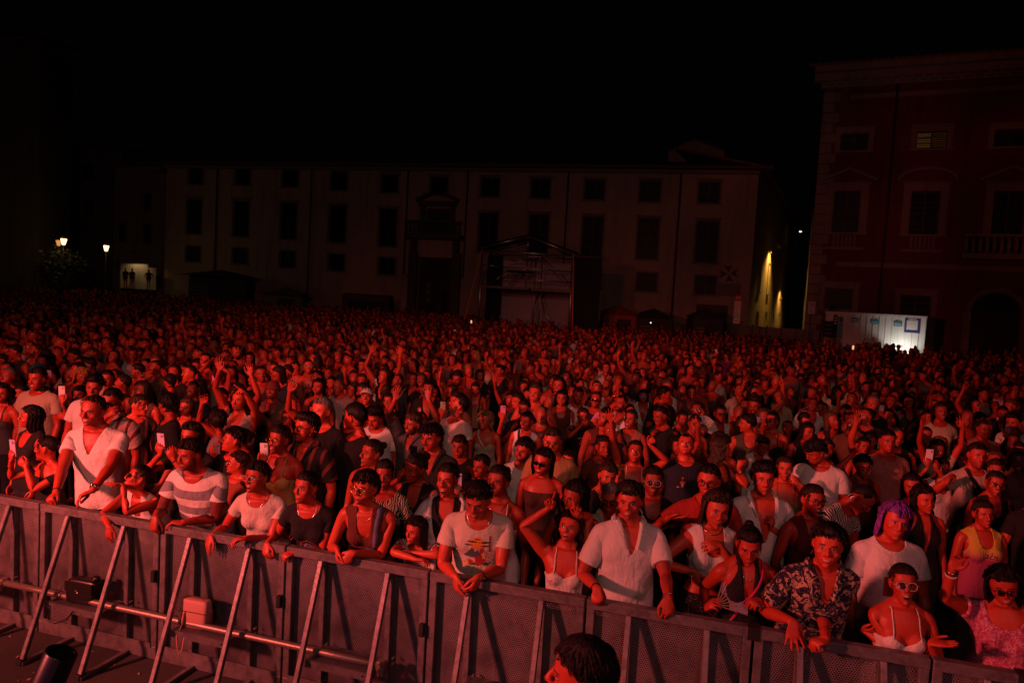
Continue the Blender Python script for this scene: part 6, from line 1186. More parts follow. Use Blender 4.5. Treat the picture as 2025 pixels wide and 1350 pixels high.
    H('the woman in long black dress', 'tall woman in long black sleeveless dress with fringe', 'f', 1888, 778, ('bangs', 'black'), ('tank', BLACK), off=2.35, yaw=.0, torso=T(.0, .0, 0, 0, .0, -.15, .0), skin=SKINS['warm'], bottom=('trousers', BLACK), lod=1)
    H('the woman in white knit top', 'woman in white sleeveless knit top and grey trousers', 'f', 1970, 782, ('tight', 'dark'), ('tank', WHITE, 'knit'), off=2.4, yaw=-.1, torso=T(.0, .0, 0, 0, -.2, .0, .0), skin=SKINS['warm'], bottom=('trousers', (.08, .075, .10)), lod=1)
    H('the bald man in tank top', 'bald smiling man in pale tank top', 'm', 1945, 848, ('buzz', 'brown'), ('tank', (.36, .14, .10)), off=1.9, yaw=-.05, torso=T(.0, .0, 0, 0, -.1, .0, .0), skin=SKINS['tan'], smile=.8, lod=1)
    H('the bearded man in cream tee', 'bearded man in cream tee with chain strap across the chest', 'm', 1932, 900, ('short', 'dark'), ('tee', (.5, .36, .32)), off=1.4, yaw=-.05, torso=T(.0, .0, 0, 0, -.1, -.05, .05), skin=SKINS['warm'], beard=.5, sash='black', armR=dict(to=('dep', 1875, 945, .25), hd=(-.6, -.3, -.2), pn=(.3, -.3, -.9), hand='relax', pole=(-1, .1, -1)), lod=1)
    H('the woman filming with white phone', 'woman with braided wrists filming with a white phone overhead', 'f', 1862, 925, ('tight', 'dark'), ('tank', WHITE), off=1.3, yaw=-.05, torso=T(.0, .02, 0, 0, -.1, .1, .0), skin=SKINS['tan'], armR=dict(to=('dep', 1838, 912, .2), hd=(.1, -.1, 1), pn=(.1, .95, 0), hand='phone', pole=(-1, .1, -1), hold=('phone', 'white', 'white phone in two hands right of the sparkling red top')), armL=dict(to=('dep', 1852, 918, .18), hd=(-.3, -.1, 1), pn=(-.2, .9, 0), hand='soft', pole=(1, .1, -1)), lod=1)
    H('the woman in glasses at right', 'woman with glasses and black strap near the right edge', 'f', 1968, 955, ('bun', 'dark'), ('singlet', BLACK), off=1.2, yaw=-.1, torso=T(.0, .0, 0, 0, -.2, .0, .1), skin=SKINS['tan'], glasses=GL['rd'], lod=1)
    H('the singing woman in black vest', 'woman in black vest with one hand turned up, singing', 'f', 1797, 795, ('bob', 'black'), ('singlet', BLACK), off=2.2, yaw=-.2, torso=T(.0, .0, 0, 0, -.3, -.1, .0), skin=SKINS['warm'], open=.7, armL=dict(to=('dep', 1822, 812, .2), hd=(.4, -.3, .5), pn=(-.3, 0, .9), hand='open', pole=(1, .1, -1)), lod=1)
    H('the man with open white overshirt', 'man in red top under an open white overshirt', 'm', 1712, 765, ('short', 'black'), ('jacket', WHITE), off=2.75, yaw=.0, torso=T(.0, .0, 0, 0, .0, .0, .0), skin=SKINS['tan'], under=('tee_tight', (.22, .045, .035)), beard=.5, lod=1)
    # a little further back, still with a look of their own
    B = dict(lod=1)
    H('the person in teal wig', 'person in smooth teal bob wig and grey hood', 'f', 75, 735, ('wig', 'teal'), ('tee', GREY), h=1.52, yaw=2.9, torso=T(0, 0, 0, 0, -.2, -.3, 0), skin=SKINS['tan'], **B)
    H('the person in orange wig', 'person in orange-blonde bob wig and rust tee', 'f', 162, 742, ('wig', 'orange'), ('tee', RUST), h=1.54, yaw=.3, torso=T(0, 0, 0, 0, .5, .25, .1), skin=SKINS['tan'], **B)
    H('the man in white sunglasses', 'man with pale-framed round sunglasses and short beard, looking left', 'm', 272, 733, ('short', 'black'), ('shirt_open', (.4, .12, .08)), h=1.56, yaw=-.5, torso=T(0, 0, 0, 0, -.8, 0, 0), skin=SKINS['tan'], glasses=('round', 'frame_clear', 'dark'), beard=.6, **B)
    H('the man in pale tee from behind', 'bald man in pale tee left of the white sunglasses', 'm', 262, 700, ('buzz', 'brown'), ('tee', (.5, .38, .36)), h=1.60, yaw=.2, torso=T(0, 0, 0, 0, .3, .1, 0), skin=SKINS['tan'], **B)
    H('the bearded man in profile', 'bearded man in profile looking left below the heart hands', 'm', 336, 755, ('short', 'black'), ('tee', BLACK), h=1.56, yaw=-.9, torso=T(0, 0, 0, 0, -1.3, -.05, 0), skin=SKINS['warm'], beard=.8, mo=.6, **B)
    H('the singer with head back', 'man in bare-shoulder vest with his head thrown back, hand on neck', 'm', 243, 757, ('short', 'dark'), ('tank', BLACK), h=1.54, yaw=-.6, torso=T(0, 0, 0, 0, -.8, -.3, 0), skin=SKINS['warm'], **B)
    H('the person lifting two phones', 'person in knit vest seen from behind with both arms up filming', 'f', 435, 745, ('tight', 'brown'), ('singlet', (.4, .26, .22), 'knit'), h=1.50, yaw=3.0, torso=T(0, 0, 0, 0, 0, -.2, 0), skin=SKINS['tan'], armL=dict(to=('dep', 411, 712, .1), hd=(.4, 0, 1), pn=(.5, -.5, 0), hand='soft', pole=(-1, 0, -.2)), armR=dict(to=('dep', 426, 712, .1), hd=(-.3, 0, 1), pn=(-.5, -.7, 0), hand='phone', pole=(1, 0, -.2), hold=('phone', 'black', 'dark phone lifted above the knit vest')), **B)
    H('the woman with white paper fan', 'laughing woman with hands at a small white fan', 'f', 494, 708, ('wavy', 'dark'), ('tank', RUST), h=1.50, yaw=0., torso=T(0, 0, 0, 0, 0, 0, 0), skin=SKINS['warm'], smile=1., armL=dict(to=('dep', 505, 732, .2), hd=(-.4, -.1, .5), pn=(-.2, .8, 0), hand='grip', pole=(1, 0, -1), hold=('fan', 'fan_white', 'white paper fan opened downward beside the rust beanie', .18, 2.2, (-.1, 0, -1), (0, -1, .2), 10)), **B)
    H('the woman in black scoop top', 'tall woman in black scoop-neck top standing above the crowd', 'f', 703, 668, ('tight', 'black'), ('tee_tight', BLACK), h=1.60, yaw=-.1, torso=T(0, 0, 0, 0, -.2, -.1, 0), skin=SKINS['tan'], **B)
    H('the man in wide white tee', 'broad man in wide white tee with dark cap', 'm', 738, 643, ('buzz', 'black'), ('tee', WHITE), h=1.68, yaw=0., torso=T(0, 0, 0, 0, 0, .0, 0), skin=SKINS['tan'], hat=('cap', BLACK), **B)
    H('the long-haired woman in black bandeau', 'woman with long black hair and black bandeau, shoulders bare', 'f', 717, 722, ('long', 'black'), ('tube', BLACK), h=1.54, yaw=-.15, torso=T(0, 0, 0, 0, -.3, -.05, 0), skin=SKINS['fair'], **B)
    H('the man in dark V-neck', 'handsome dark-haired man in dark V-neck tee looking left', 'm', 989, 733, ('short', 'black'), ('vneck', BLACK), h=1.60, yaw=-.4, torso=T(0, 0, 0, 0, -.6, 0, 0), skin=SKINS['tan'], **B)
    H('the man in long white sleeves', 'man in white V-neck tee with dark hair beside a woman in beige', 'm', 1199, 727, ('short', 'black'), ('vneck', (.62, .48, .46)), h=1.60, yaw=-.1, torso=T(0, 0, 0, 0, -.2, -.1, 0), skin=SKINS['warm'], **B)
    H('the woman in white headscarf', 'woman in white headscarf and brown top', 'f', 1366, 775, ('tight', 'dark'), ('tank', (.12, .06, .04)), off=2.45, yaw=.0, torso=T(0, 0, 0, 0, .05, 0, 0), skin=SKINS['tan'], scarf=True, **B)
    H('the woman in magenta top', 'woman in magenta top lit pale by a bright phone', 'f', 1436, 705, ('tight', 'dark'), ('tee_tight', (.50, .04, .26)), h=1.52, yaw=-.5, torso=T(0, 0, 0, 0, -.6, -.2, 0), skin=SKINS['fair'], armR=dict(to=('dep', 1417, 698, .2), hd=(-.1, -.1, 1), pn=(.5, .6, .3), hand='phone', pole=(-1, 0, -1), hold=('phone', 'white', 'bright phone held by the woman in magenta top', True, -.5)), **B)
    H('the raised-palm person in pink band', 'person with thin raised arm and open palm above the centre crowd', 'f', 1095, 715, ('long', 'dark'), ('cami', BEIGE), h=1.50, yaw=0., torso=T(0, 0, 0, 0, 0, -.1, 0), skin=SKINS['fair'], armL=dict(to=('dep', 1108, 668, .1), hd=(.1, -.1, 1), pn=(0, -1, 0), hand='open', spread=1, pole=(1, 0, 0)), **B)
    H('the woman waving a white fan', 'woman raising a closed white fan and an open hand', 'f', 1583, 750, ('curly', 'black'), ('tee_tight', GREY, 'dots'), h=1.50, yaw=0., torso=T(0, 0, 0, 0, 0, 0, 0), skin=SKINS['tan'], armR=dict(to=('dep', 1568, 735, .2), hd=(-.1, -.2, 1), pn=(0, -1, 0), hand='open', spread=1, pole=(-1, 0, -.6), hold=('fan', 'fan_white', 'white fan raised high over the right crowd', .17, .8, (.75, 0, 1), (.2, -1, .1), 8)), **B)
    H('the man filming with bright screen', 'man in black cap filming with a bright orange phone screen', 'm', 1140, 672, ('short', 'black'), ('tee', WHITE), h=1.60, yaw=2.9, torso=T(0, 0, 0, 0, 0, 0, 0), skin=SKINS['tan'], hat=('cap', BLACK), armR=dict(to=('dep', 1148, 682, -.25), hd=(-.2, 0, 1), pn=(0, -1, 0), hand='soft', pole=(1, 0, -1), hold=('phone', 'black', 'phone with glowing orange screen above the centre crowd', True, 1.5)), **B)
    H('the staff man bent in the pit', 'dark-haired man in black bending in the pit before the barrier', 'm', 1152, 1333, ('fade', 'black'), ('tee', BLACK), h=1.73, yaw=-.7, torso=T(.15, .15, 0, .05, -1.05, .0, .08), skin=SKINS['warm'], lod=0)
# ---------------------------------------------------------------- prints, sashes and the like
def g_rect(x, z, w, h, n=6, m=5, a=0.):
    xs = np.linspace(-w/2, w/2, n+1); zs = np.linspace(-h/2, h/2, m+1); P = np.array([(p, q) for q in zs for p in xs]); c, s = math.cos(a), math.sin(a); P = P@np.array([[c, s], [-s, c]])+np.array([x, z])
    return P, [(j*(n+1)+i, j*(n+1)+i+1, (j+1)*(n+1)+i+1, (j+1)*(n+1)+i) for j in range(m) for i in range(n)]
def g_disc(x, z, rx, rz=None, n=18, wob_=0., seed=0):
    rz = rz or rx; a = np.linspace(0, 2*math.pi, n, endpoint=False); k = 1+wob_*np.sin(a*5+seed)+wob_*.6*np.sin(a*3+seed*2); P = [(x, z)]; F = []
    for q in (.5, 1): P += [(x+rx*q*k[i]*math.cos(a[i]), z+rz*q*k[i]*math.sin(a[i])) for i in range(n)]
    for i in range(n): j = (i+1) % n; F += [(0, 1+i, 1+j), (1+i, 1+n+i, 1+n+j, 1+j)]
    return np.array(P), F
def g_join(*gs):
    P = []; F = []; n = 0
    for p, f in gs: P.append(p); F += [tuple(i+n for i in q) for q in f]; n += len(p)
    return np.vstack(P), F
def g_text(txt, x, z, size, bold=.0, shear=0.):
    V, F = text_mesh(txt, size, bold, shear); return V[:, :2]+np.array([x, z]), F
def g_tri(a, b, c, n=5):
    a, b, c = map(np.array, (a, b, c)); P = []; ix = {}; F = []
    for i in range(n+1):
        for j in range(n+1-i): ix[i, j] = len(P); P.append(a+(b-a)*i/n+(c-a)*j/n)
    for i in range(n):
        for j in range(n-i):
            F.append((ix[i, j], ix[i+1, j], ix[i, j+1]))
            if j < n-i-1: F.append((ix[i+1, j], ix[i+1, j+1], ix[i, j+1]))
    return np.array(P), F
def prints_for(k, t):
    z = t.zb
    def p(g, m): return (g[0], g[1], m, (0, 0, 0))
    if k == 'noth': return [p(g_rect(.0, z+.02, .25, .075, 10, 4), 'white_flat'), p((g_text('NOTH', -.04, z+.022, .066, .002)[0], g_text('NOTH', -.04, z+.022, .066, .002)[1]), 'p_red')]
    if k == 'sunset':
        z += .05
        return [p(g_disc(.0, z+.03, .048), 'p_orange'), p(g_join(g_disc(-.035, z+.045, .035, .006), g_disc(.05, z+.04, .04, .006), g_disc(-.06, z+.02, .03, .005), g_disc(.055, z+.012, .035, .005), g_disc(.0, z+.062, .02, .004)), 'black_flat'),
                p(g_join(g_tri((-.095, z-.09), (.0, z-.10), (-.035, z+.0)), g_tri((-.05, z-.10), (.035, z-.09), (.0, z-.02))), 'p_grey'), p(g_join(g_disc(.015, z-.125, .035, .04, 14, .2, 1), g_disc(.03, z-.03, .014, .03, 12, .1), g_disc(-.05, z-.14, .02, .02, 12, .2)), 'p_red'),
                p(g_join(g_disc(.045, z-.075, .014, .035, 12, .2), g_disc(-.07, z-.15, .018, .022, 12, .3), g_rect(0, z-.172, .14, .006)), 'p_yellow'), p(g_join(g_rect(.085, z+.02, .013, .12)), 'p_rust'),
                p(g_join(g_disc(-.02, z-.16, .06, .012, 16, .35), g_disc(.06, z-.155, .03, .016, 14, .4)), 'p_green'), p(g_join(*[g_disc(.075+.012*math.sin(i*2.1), z-.06-.012*i, .007) for i in range(7)]), 'p_pinkp')]
    if k == 'round': return [p(g_join(*[g_disc(.062*math.cos(a), z-.10+.055*math.sin(a), .011, .008, 8) for a in np.linspace(0, 6.28, 17)[:-1]]), 'p_rust'), p(g_join(g_disc(0, z-.10, .035, .03, 14, .3), g_text('live', 0, z-.005, .0001)), 'p_blue'), p(g_join(*[g_disc(.025*math.cos(a), z-.10+.022*math.sin(a), .009, .006, 7) for a in np.linspace(0, 6.28, 7)[:-1]]), 'p_pinkp')]
    if k == 'small': return [p(g_join(g_disc(-.03, z+.0, .022, .035, 12, .3), g_disc(-.075, z-.035, .016, .006), g_disc(-.03, z+.055, .012, .010)), 'p_rust'), p(g_join(g_disc(-.03, z-.01, .009, .02, 10, .3), g_disc(-.07, z-.036, .008, .004)), 'white_flat')]
    if k == 'redsquare': return [p(g_rect(.0, z-.055, .16, .13, 8, 6), 'p_red'), p(g_join(g_rect(.02, z-.02, .0025, .06, 1, 3, .3), g_rect(.09, z+.0, .0025, .10, 1, 4, -.3)), 'black_flat')]
    if k == 'abu': g = g_text('ab\u00fa', .03, z+.005, .085, -.001, .35); return [p(g, 'black_flat')]
    if k == 'orange': return [p(g_rect(-.01, z-.035, .17, .19, 8, 8), 'p_orange'), p(g_join(g_disc(.03, z-.06, .035, .06, 14, .25), g_disc(-.05, z-.10, .025, .03, 12, .2)), 'p_red')]
    if k == 'patches': return [p(g_join(g_rect(-.11, z+.05, .05, .06, 3, 3, .4), g_rect(-.10, z-.16, .03, .04, 2, 2, .2)), 'p_rust'), p(g_join(g_rect(-.105, z+.05, .03, .04, 2, 2, .4), g_rect(-.12, z-.06, .025, .02, 2, 2)), 'white_flat')]
    if k == 'cherry': return [p(g_join(g_text('CHERRY', 0, z+.04, .0001), *[g_disc(-.05+.02*i, z+.03+.004*math.sin(i), .008, .011, 8, .2, i) for i in range(6)]), 'p_pinkp'), p(g_join(g_disc(-.022, z-.045, .020), g_disc(.024, z-.040, .019)), 'p_red'), p(g_join(g_rect(-.01, z-.01, .003, .04, 1, 2, .5), g_rect(.02, z-.01, .003, .04, 1, 2, -.3), g_disc(.03, z+.012, .018, .006, 10)), 'white_flat')]
    if k == 'shades': return [p(g_join(g_disc(-.012, z+.045, .012, .016, 12), g_disc(.014, z+.018, .012, .016, 12)), 'lens_dark'), p(g_join(g_disc(-.010, z+.050, .003, .008, 8), g_disc(.016, z+.022, .003, .008, 8)), 'white_flat')]  # flat sunglasses on the collar, white glints painted on the lenses
    return []
def chest_line(t, a, b, back=False):
    """strap from one shoulder to the other hip, round the front"""
    return [(a, .02, t.zn-.005), (a*.85, -.08, t.zn-.07), (a*.2+b*.2, -.14, t.zb), (b*.7, -.12, t.zw+.02), (b, -.04, t.zw-.08)]
def build_named(sp):
    t = TM[sp['sex']]; ex = list(sp.get('extra', [])); sx = sp.get('sash')
    if sp.get('kprint'): sp['prints'] = prints_for(sp['kprint'], t)
    if sx == 'two':
        for a in (-.085, .085): ex.append(('strap', [(a, .03, t.zn), (a, -.08, t.zn-.06), (a, -.14, t.zb), (a*.95, -.12, t.zw)], .026, 'cloth', BLACK))
    elif sx: ex.append(('strap', chest_line(t, *((-.08, .13) if sx != 'magenta' else (.085, -.12))), .016 if sx in ('magenta', 'white') else .03, 'cloth', {'black': BLACK, 'white': WHITE, 'magenta': (.55, .03, .14)}[sx]))
    if sp.get('overall'):
        ex.append(('strap', [(.085, .03, t.zn), (.085, -.06, t.zn-.05), (.08, -.13, t.zb+.01), (.07, -.13, t.zb-.05)], .034, 'denim', (.15, .14, .24)))
        ex.append(('strap', [(.075, -.13, t.zb-.05), (.06, -.13, t.zb-.11), (.03, -.12, t.zw), (.0, -.12, t.zw-.08)], .12, 'denim', (.12, .115, .20)))
    if sp.get('belt'): ex.append(('strap', [(.155*math.sin(a), -.12*math.cos(a), t.zw-.085) for a in np.linspace(-2.6, 2.6, 16)], .036, 'cloth', BLACK))
    sp['extra'] = ex; r = person(sp)
    if sp.get('scarf'):
        P = None
    return r
# ---------------------------------------------------------------- the rest of the crowd
TOPC = [('white', WHITE), ('black', BLACK), ('black', (.02, .018, .02)), ('rust', RUST), ('beige', BEIGE), ('dark grey', (.07, .07, .075)), ('pale pink', (.55, .34, .33)), ('navy', NAVY), ('brown', (.13, .06, .04)), ('red', RED), ('cream', CREAM), ('olive', (.10, .09, .05))]
def random_spec(rs, lod):
    sex = 'f' if rs.rand() < .56 else 'm'; st = rs.choice(['long', 'wavy', 'bun', 'pony', 'wavy', 'bob', 'bangs', 'curlylong', 'bun', 'long'] if sex == 'f' else ['short', 'short', 'quiff', 'buzz', 'curly', 'tousled', 'receding', 'bangs'])
    hc = rs.choice(['black', 'dark', 'dark', 'brown', 'brown', 'light', 'blonde', 'grey'], p=[.27, .25, .12, .12, .1, .07, .05, .02]); cn, cc = TOPC[rs.randint(len(TOPC))] if rs.rand() < (.5 if lod > 1 else .2) else TOPC[rs.choice([1, 2, 3, 5, 7, 8])]
    kd = rs.choice(['tank', 'singlet', 'cami', 'tee_tight', 'tube', 'crop', 'tee_tight'] if sex == 'f' else ['tee', 'tee', 'tee', 'shirt', 'tank', 'vneck']); nm = {'tank': 'tank top', 'singlet': 'strappy top', 'cami': 'camisole', 'tee_tight': 'tee', 'tube': 'tube top', 'crop': 'cropped top', 'tee': 'tee', 'shirt': 'collar shirt', 'vneck': 'V-neck tee'}[kd]
    hn = {'long': 'long straight %s hair', 'wavy': 'wavy %s hair', 'bun': '%s bun', 'pony': '%s ponytail', 'tight': 'tied-back %s hair', 'bob': '%s bob', 'bangs': '%s fringe', 'curlylong': 'big %s curls', 'short': 'short %s hair', 'quiff': '%s quiff', 'buzz': 'shaved %s hair', 'curly': 'curly %s hair', 'tousled': 'tousled %s hair', 'receding': 'receding %s hair'}[st] % hc
    hp = rs.choice([-.35, -.2, -.1, 0, .05, .2], p=[.1, .2, .25, .2, .15, .1]); hy = rs.normal(-.25, .4)
    sp = dict(sex=sex, hair=(st, hc), top=(kd, cc), lod=lod, yaw=rs.normal(-.1, .25), torso=dict(lean=rs.uniform(-.03, .06), bend=rs.uniform(-.04, .06), twist=rs.normal(0, .08), side=rs.normal(0, .05), hy=hy, hp=hp, hr=rs.normal(0, .1)), skin=SKINS[rs.choice(list(SKINS), p=[.22, .36, .30, .09, .03])], seed=rs.randint(1000), smile=rs.choice([0, 0, .5, 1.]), open=rs.choice([0, 0, 0, .3, .8]))
    if sex == 'm': sp['beard'] = rs.choice([0, 0, .4, .8, 1.]); sp['mo'] = sp['beard']*.8
    sp['wide'] = rs.normal(0, .04); sp['nose'] = rs.normal(0, .5); sp['jaw'] = rs.normal(0, .05)
    ges = ''
    if rs.rand() < .16: sp['glasses'] = GL[rs.choice(['sq', 'rd', 'cl', 'bl', 'sun'])]; ges = ' and glasses'
    q = rs.rand(); up = lambda s, o: dict(ud=(s*rs.uniform(.2, .7), rs.uniform(-.5, 0), rs.uniform(.5, 1.)), fd=(s*rs.uniform(-.5, .3), rs.uniform(-.5, 0), 1.), hand=o, hd=(s*rs.uniform(-.3, .2), -.1, 1), pn=(s*-.3, -1, 0), spread=rs.uniform(0, 1))
    g2 = ''
    if q < .085: sp['armR'] = up(-1, rs.choice(['open', 'claw', 'point', 'peace', 'open'])); g2 = 'one arm raised'
    elif q < .14: sp['armL'] = up(1, rs.choice(['open', 'claw', 'point', 'open'])); g2 = 'left arm raised'
    elif q < .16: sp['armR'] = up(-1, 'open'); sp['armL'] = up(1, 'open'); g2 = 'both arms raised'
    elif q < .22:
        for a, s in (('armR', -1), ('armL', 1)): sp[a] = dict(ud=(s*.45, -.2, -1), fd=(s*-.45, -.5, .75), hand='relax', hd=(s*-.2, -.3, 1), pn=(s*-1, 0, 0))
        g2 = 'hands clasped at the chest'
    elif q < .35: sp['armR'] = dict(ud=(-.35, -.45, -.8), fd=(.1, -.45, .9), hand='phone', hd=(.1, -.1, 1), pn=(.1, .95, 0), hold=('phone', rs.choice(['white', 'pink', 'lilac', 'black', 'green', 'grey', 'white']), 'PHONE')); g2 = 'holding up a phone'
    elif q < .40: sp['armL'] = dict(ud=(.4, -.2, -1), fd=(-.9, -.3, .7), hand='soft', hd=(-.5, .2, .8), pn=(0, .9, -.2)); g2 = 'a hand at the mouth'
    sp['_words'] = (('woman' if sex == 'f' else 'man'), hn, ges, cn+' '+nm, g2); return sp
VMIN = ([0, 300, 600, 820, 930, 1150, 1400, 1600, 1850, 2030], [560, 575, 598, 612, 622, 634, 652, 662, 690, 700])
def build_crowd():
    rs = np.random.RandomState(21); named = [(sp['_H'], sp['nick'], proj(sp['_H'])) for sp in S_]; pts = [n[0][:2] for n in named]
    cand = []; y = 0.
    # rows of standing places, jittered, growing sparser with distance
    r = 0; off = 1.55
    while off < 54:
        gap = .48+.012*off; lat = np.arange(-70, 70, gap*1.02)
        for x in lat:
            p = RAIL_A+RAIL_N*off+RAIL_D*(x+(r % 2)*gap*.5); p = p+np.array([rs.normal(0, gap*.3), rs.normal(0, gap*.3), 0]); h = rs.normal(1.54, .085); p[2] = min(1.75, max(1.36, h)); cand.append(p)
        off += gap*.88; r += 1
    keep = []; kd = [np.array(q) for q in pts]; K = np.array(kd)
    for p in cand:
        if (p-CAM)@FWD < 2: continue
        u, v, w = proj(p)
        if not (-40 < u < PW+40) or v < np.interp(u, *VMIN)+np.random.RandomState(int(abs(u)*7) % 9999).normal(0, 4): continue
        if rs.rand() < .06: continue
        d = np.hypot(*(K-p[:2]).T) if len(K) else np.array([9.])
        if d.min() < .33: continue
        bad = False
        for H, nk, (nu, nv, nw) in named:    # nobody stands right in front of somebody we know
            if w < nw-.1 and abs(nu-u) < 1400*.22/w and -.12 < (v-nv)/(FPX*.24/w)+0 and (v-nv) > -FPX*.18/w and (v-nv) < FPX*.16/w+0 and abs(v-nv) < FPX*.2/w: bad = True; break
            if w < nw-.1 and abs(nu-u) < FPX*.13/w+FPX*.04/nw and v-FPX*.14/w < nv+FPX*.07/nw < v+FPX*.9/w: bad = True; break
        if bad: continue
        keep.append((w, p))
    keep.sort(key=lambda q: q[0]); n_ind = 300-len(S_); used = {sp['label'] for sp in S_}; anchors = [(q[2], q[1]) for q in named]
    anchors += [((1040, 600, 40), 'the scaffold stage'), ((1735, 650, 40), 'the lit white container'), ((270, 540, 40), 'the lit panel on the left'), ((1455, 610, 40), 'the red and white sign stack'), ((1604, 607, 40), 'the pale notice board')]
    for w, p in keep[:n_ind]:
        lod = 1 if w < 9.0 else 2
        for tr in range(30):
            sp = random_spec(rs, lod); s, hn, gl, tp, g2 = sp['_words']; u, v, _ = proj(p); best = sorted(anchors, key=lambda a: (a[0][0]-u)**2+2.2*(a[0][1]-v)**2)[min(tr//6, 2)]
            du, dv = u-best[0][0], v-best[0][1]; rel = ('behind ' if dv < 0 else 'in front of ') if abs(dv) > abs(du)*.8 else ('left of ' if du < 0 else 'right of ')
            lb = s+' with '+hn+gl+', '+tp+(', '+g2 if g2 else '')+', '+rel+best[1]
            if lb not in used and len(lb.split()) <= 16: break
            lb = s+' with '+hn+', '+tp+', '+rel+best[1]
            if lb not in used and len(lb.split()) <= 16: break
        used.add(lb); sp['label'] = lb; sp['u'], sp['v'], sp['h'] = u, v, p[2]; sp['nick'] = 'the %s in %s' % (s, tp)
        for q in ('armR', 'armL'):
            if q in sp and 'hold' in sp[q]: h = sp[q]['hold']; sp[q]['hold'] = ('phone', h[1], h[1]+' phone held up by '+' '.join(lb.split()[:9]).rstrip(','))
        person(sp)
    far = keep[n_ind:]; print('individual people', len(PEOPLE), 'far crowd', len(far)); return far
def build_far(far):
    """everybody further back: one object, each figure posed and coloured on its own"""
    rs = np.random.RandomState(77); lib = []
    for i in range(48):
        sp = random_spec(rs, 3)
        if i % 3: sp.pop('armL', None); sp.pop('armR', None)
        t = TM[sp['sex']]; P = Pose(t); P.torso(**sp['torso'])
        for q in 'RL':
            a = sp.get('arm'+q); sg = 1 if q == 'L' else -1
            if a: P.arm(q, **{k: v for k, v in a.items() if k != 'hold'})
            else: P.arm(q, ud=(sg*.22, 0, -1), fd=(sg*.05, -.3, -1))
        L = t.lod[3]; V = L['V']; W = L['W']; N = vnormals(V, L['T']); arm = W[:, [j for j, b in enumerate(t.B) if b[0][:4] in ('farm', 'ftwR', 'ftwL', 'hand') or b[0][0] == 'f' and b[0][1].isdigit()]].sum(1); ua = W[:, [t.bi['uarmR'], t.bi['uarmL']]].sum(1)
        kd = sp['top'][0]; slv = kd in ('tee', 'tee_tight', 'shirt', 'vneck'); zt = t.zn-.02 if slv else (t.zb+.06 if kd in ('tube', 'cami') else t.zn-.09)
        c = (V[:, 2] < zt) & (arm < .4) & ((ua < .5) | slv); T_ = L['T']; fm = (c[T_].sum(1) >= 2).astype(int); sel = V[T_][:, :, 2].max(1) > .75; T_ = T_[sel]; fm = fm[sel]
        V2 = P.apply(V+N*(c*.012)[:, None], W); Q, HT, dr, _e = hair_cached(sp['hair'][0], i, 3); A = Q*t.hs+t.HC; Wh = np.zeros((len(A), len(t.B))); dr = np.clip(dr, 0, 1); Wh[:, t.bi['head']] = 1-dr; Wh[:, t.bi['chest']] = dr
        VV = np.vstack([V2, P.apply(A, Wh)]); TT = np.vstack([T_, HT+len(V2)]); mm = np.r_[fm, np.full(len(HT), 2)]; RR = np.vstack([L['R'], Q])
        isl = np.r_[np.zeros(len(V2)), np.ones(len(A))]; u, inv = np.unique(TT, return_inverse=True); cl = np.r_[c, np.zeros(len(A), bool)]
        lib.append((VV[u], inv.reshape(-1, 3), mm, RR[u], isl[u], cl[u], P.head_center()[2], sp))
    Vs, Ts, Ms, Rs, To, Lo, Ho = [], [], [], [], [], [], []; n = 0
    for w, p in far:
        VV, TT, mm, RR, isl, cl, hz, sp = lib[rs.randint(len(lib))]; s = p[2]/hz; R = Rz(rs.normal(-.1, .35)); V = VV@R.T*s; V[:, :2] += p[:2]
        sk = np.array(SKINS[rs.choice(list(SKINS), p=[.22, .36, .30, .09, .03])]); hc = np.array(HAIRC[rs.choice(['black', 'dark', 'brown', 'light', 'blonde'], p=[.4, .3, .15, .1, .05])]); tc = np.array(TOPC[rs.randint(len(TOPC)) if rs.rand() < .45 else rs.choice([1, 2, 5, 7, 8])][1])
        tone = np.where(isl[:, None] > 0, hc, np.where(cl[:, None], tc, sk)); Vs.append(V); Ts.append(TT+n); Ms.append(mm); Rs.append(RR); To.append(np.c_[tone, np.ones(len(V))]); Lo.append(np.tile([sp.get('beard', 0), sp.get('mo', 0), .6, sp.get('open', 0)], (len(V), 1))); Ho.append(np.tile([*hc, 1], (len(V), 1))); n += len(V)
    if not Vs: return
    o = link('crowd', np.vstack(Vs), np.vstack(Ts), [MAT['skin'], MAT['cloth'], MAT['hair']], None, True, {'rest': ('FLOAT_VECTOR', np.vstack(Rs)), 'tone': ('FLOAT_COLOR', np.vstack(To)), 'look': ('FLOAT_COLOR', np.vstack(Lo)), 'hairtone': ('FLOAT_COLOR', np.vstack(Ho))}, np.concatenate(Ms))
    o['label'] = 'dense far crowd of concertgoers filling the square'; o['category'] = 'crowd'; stuff(o)
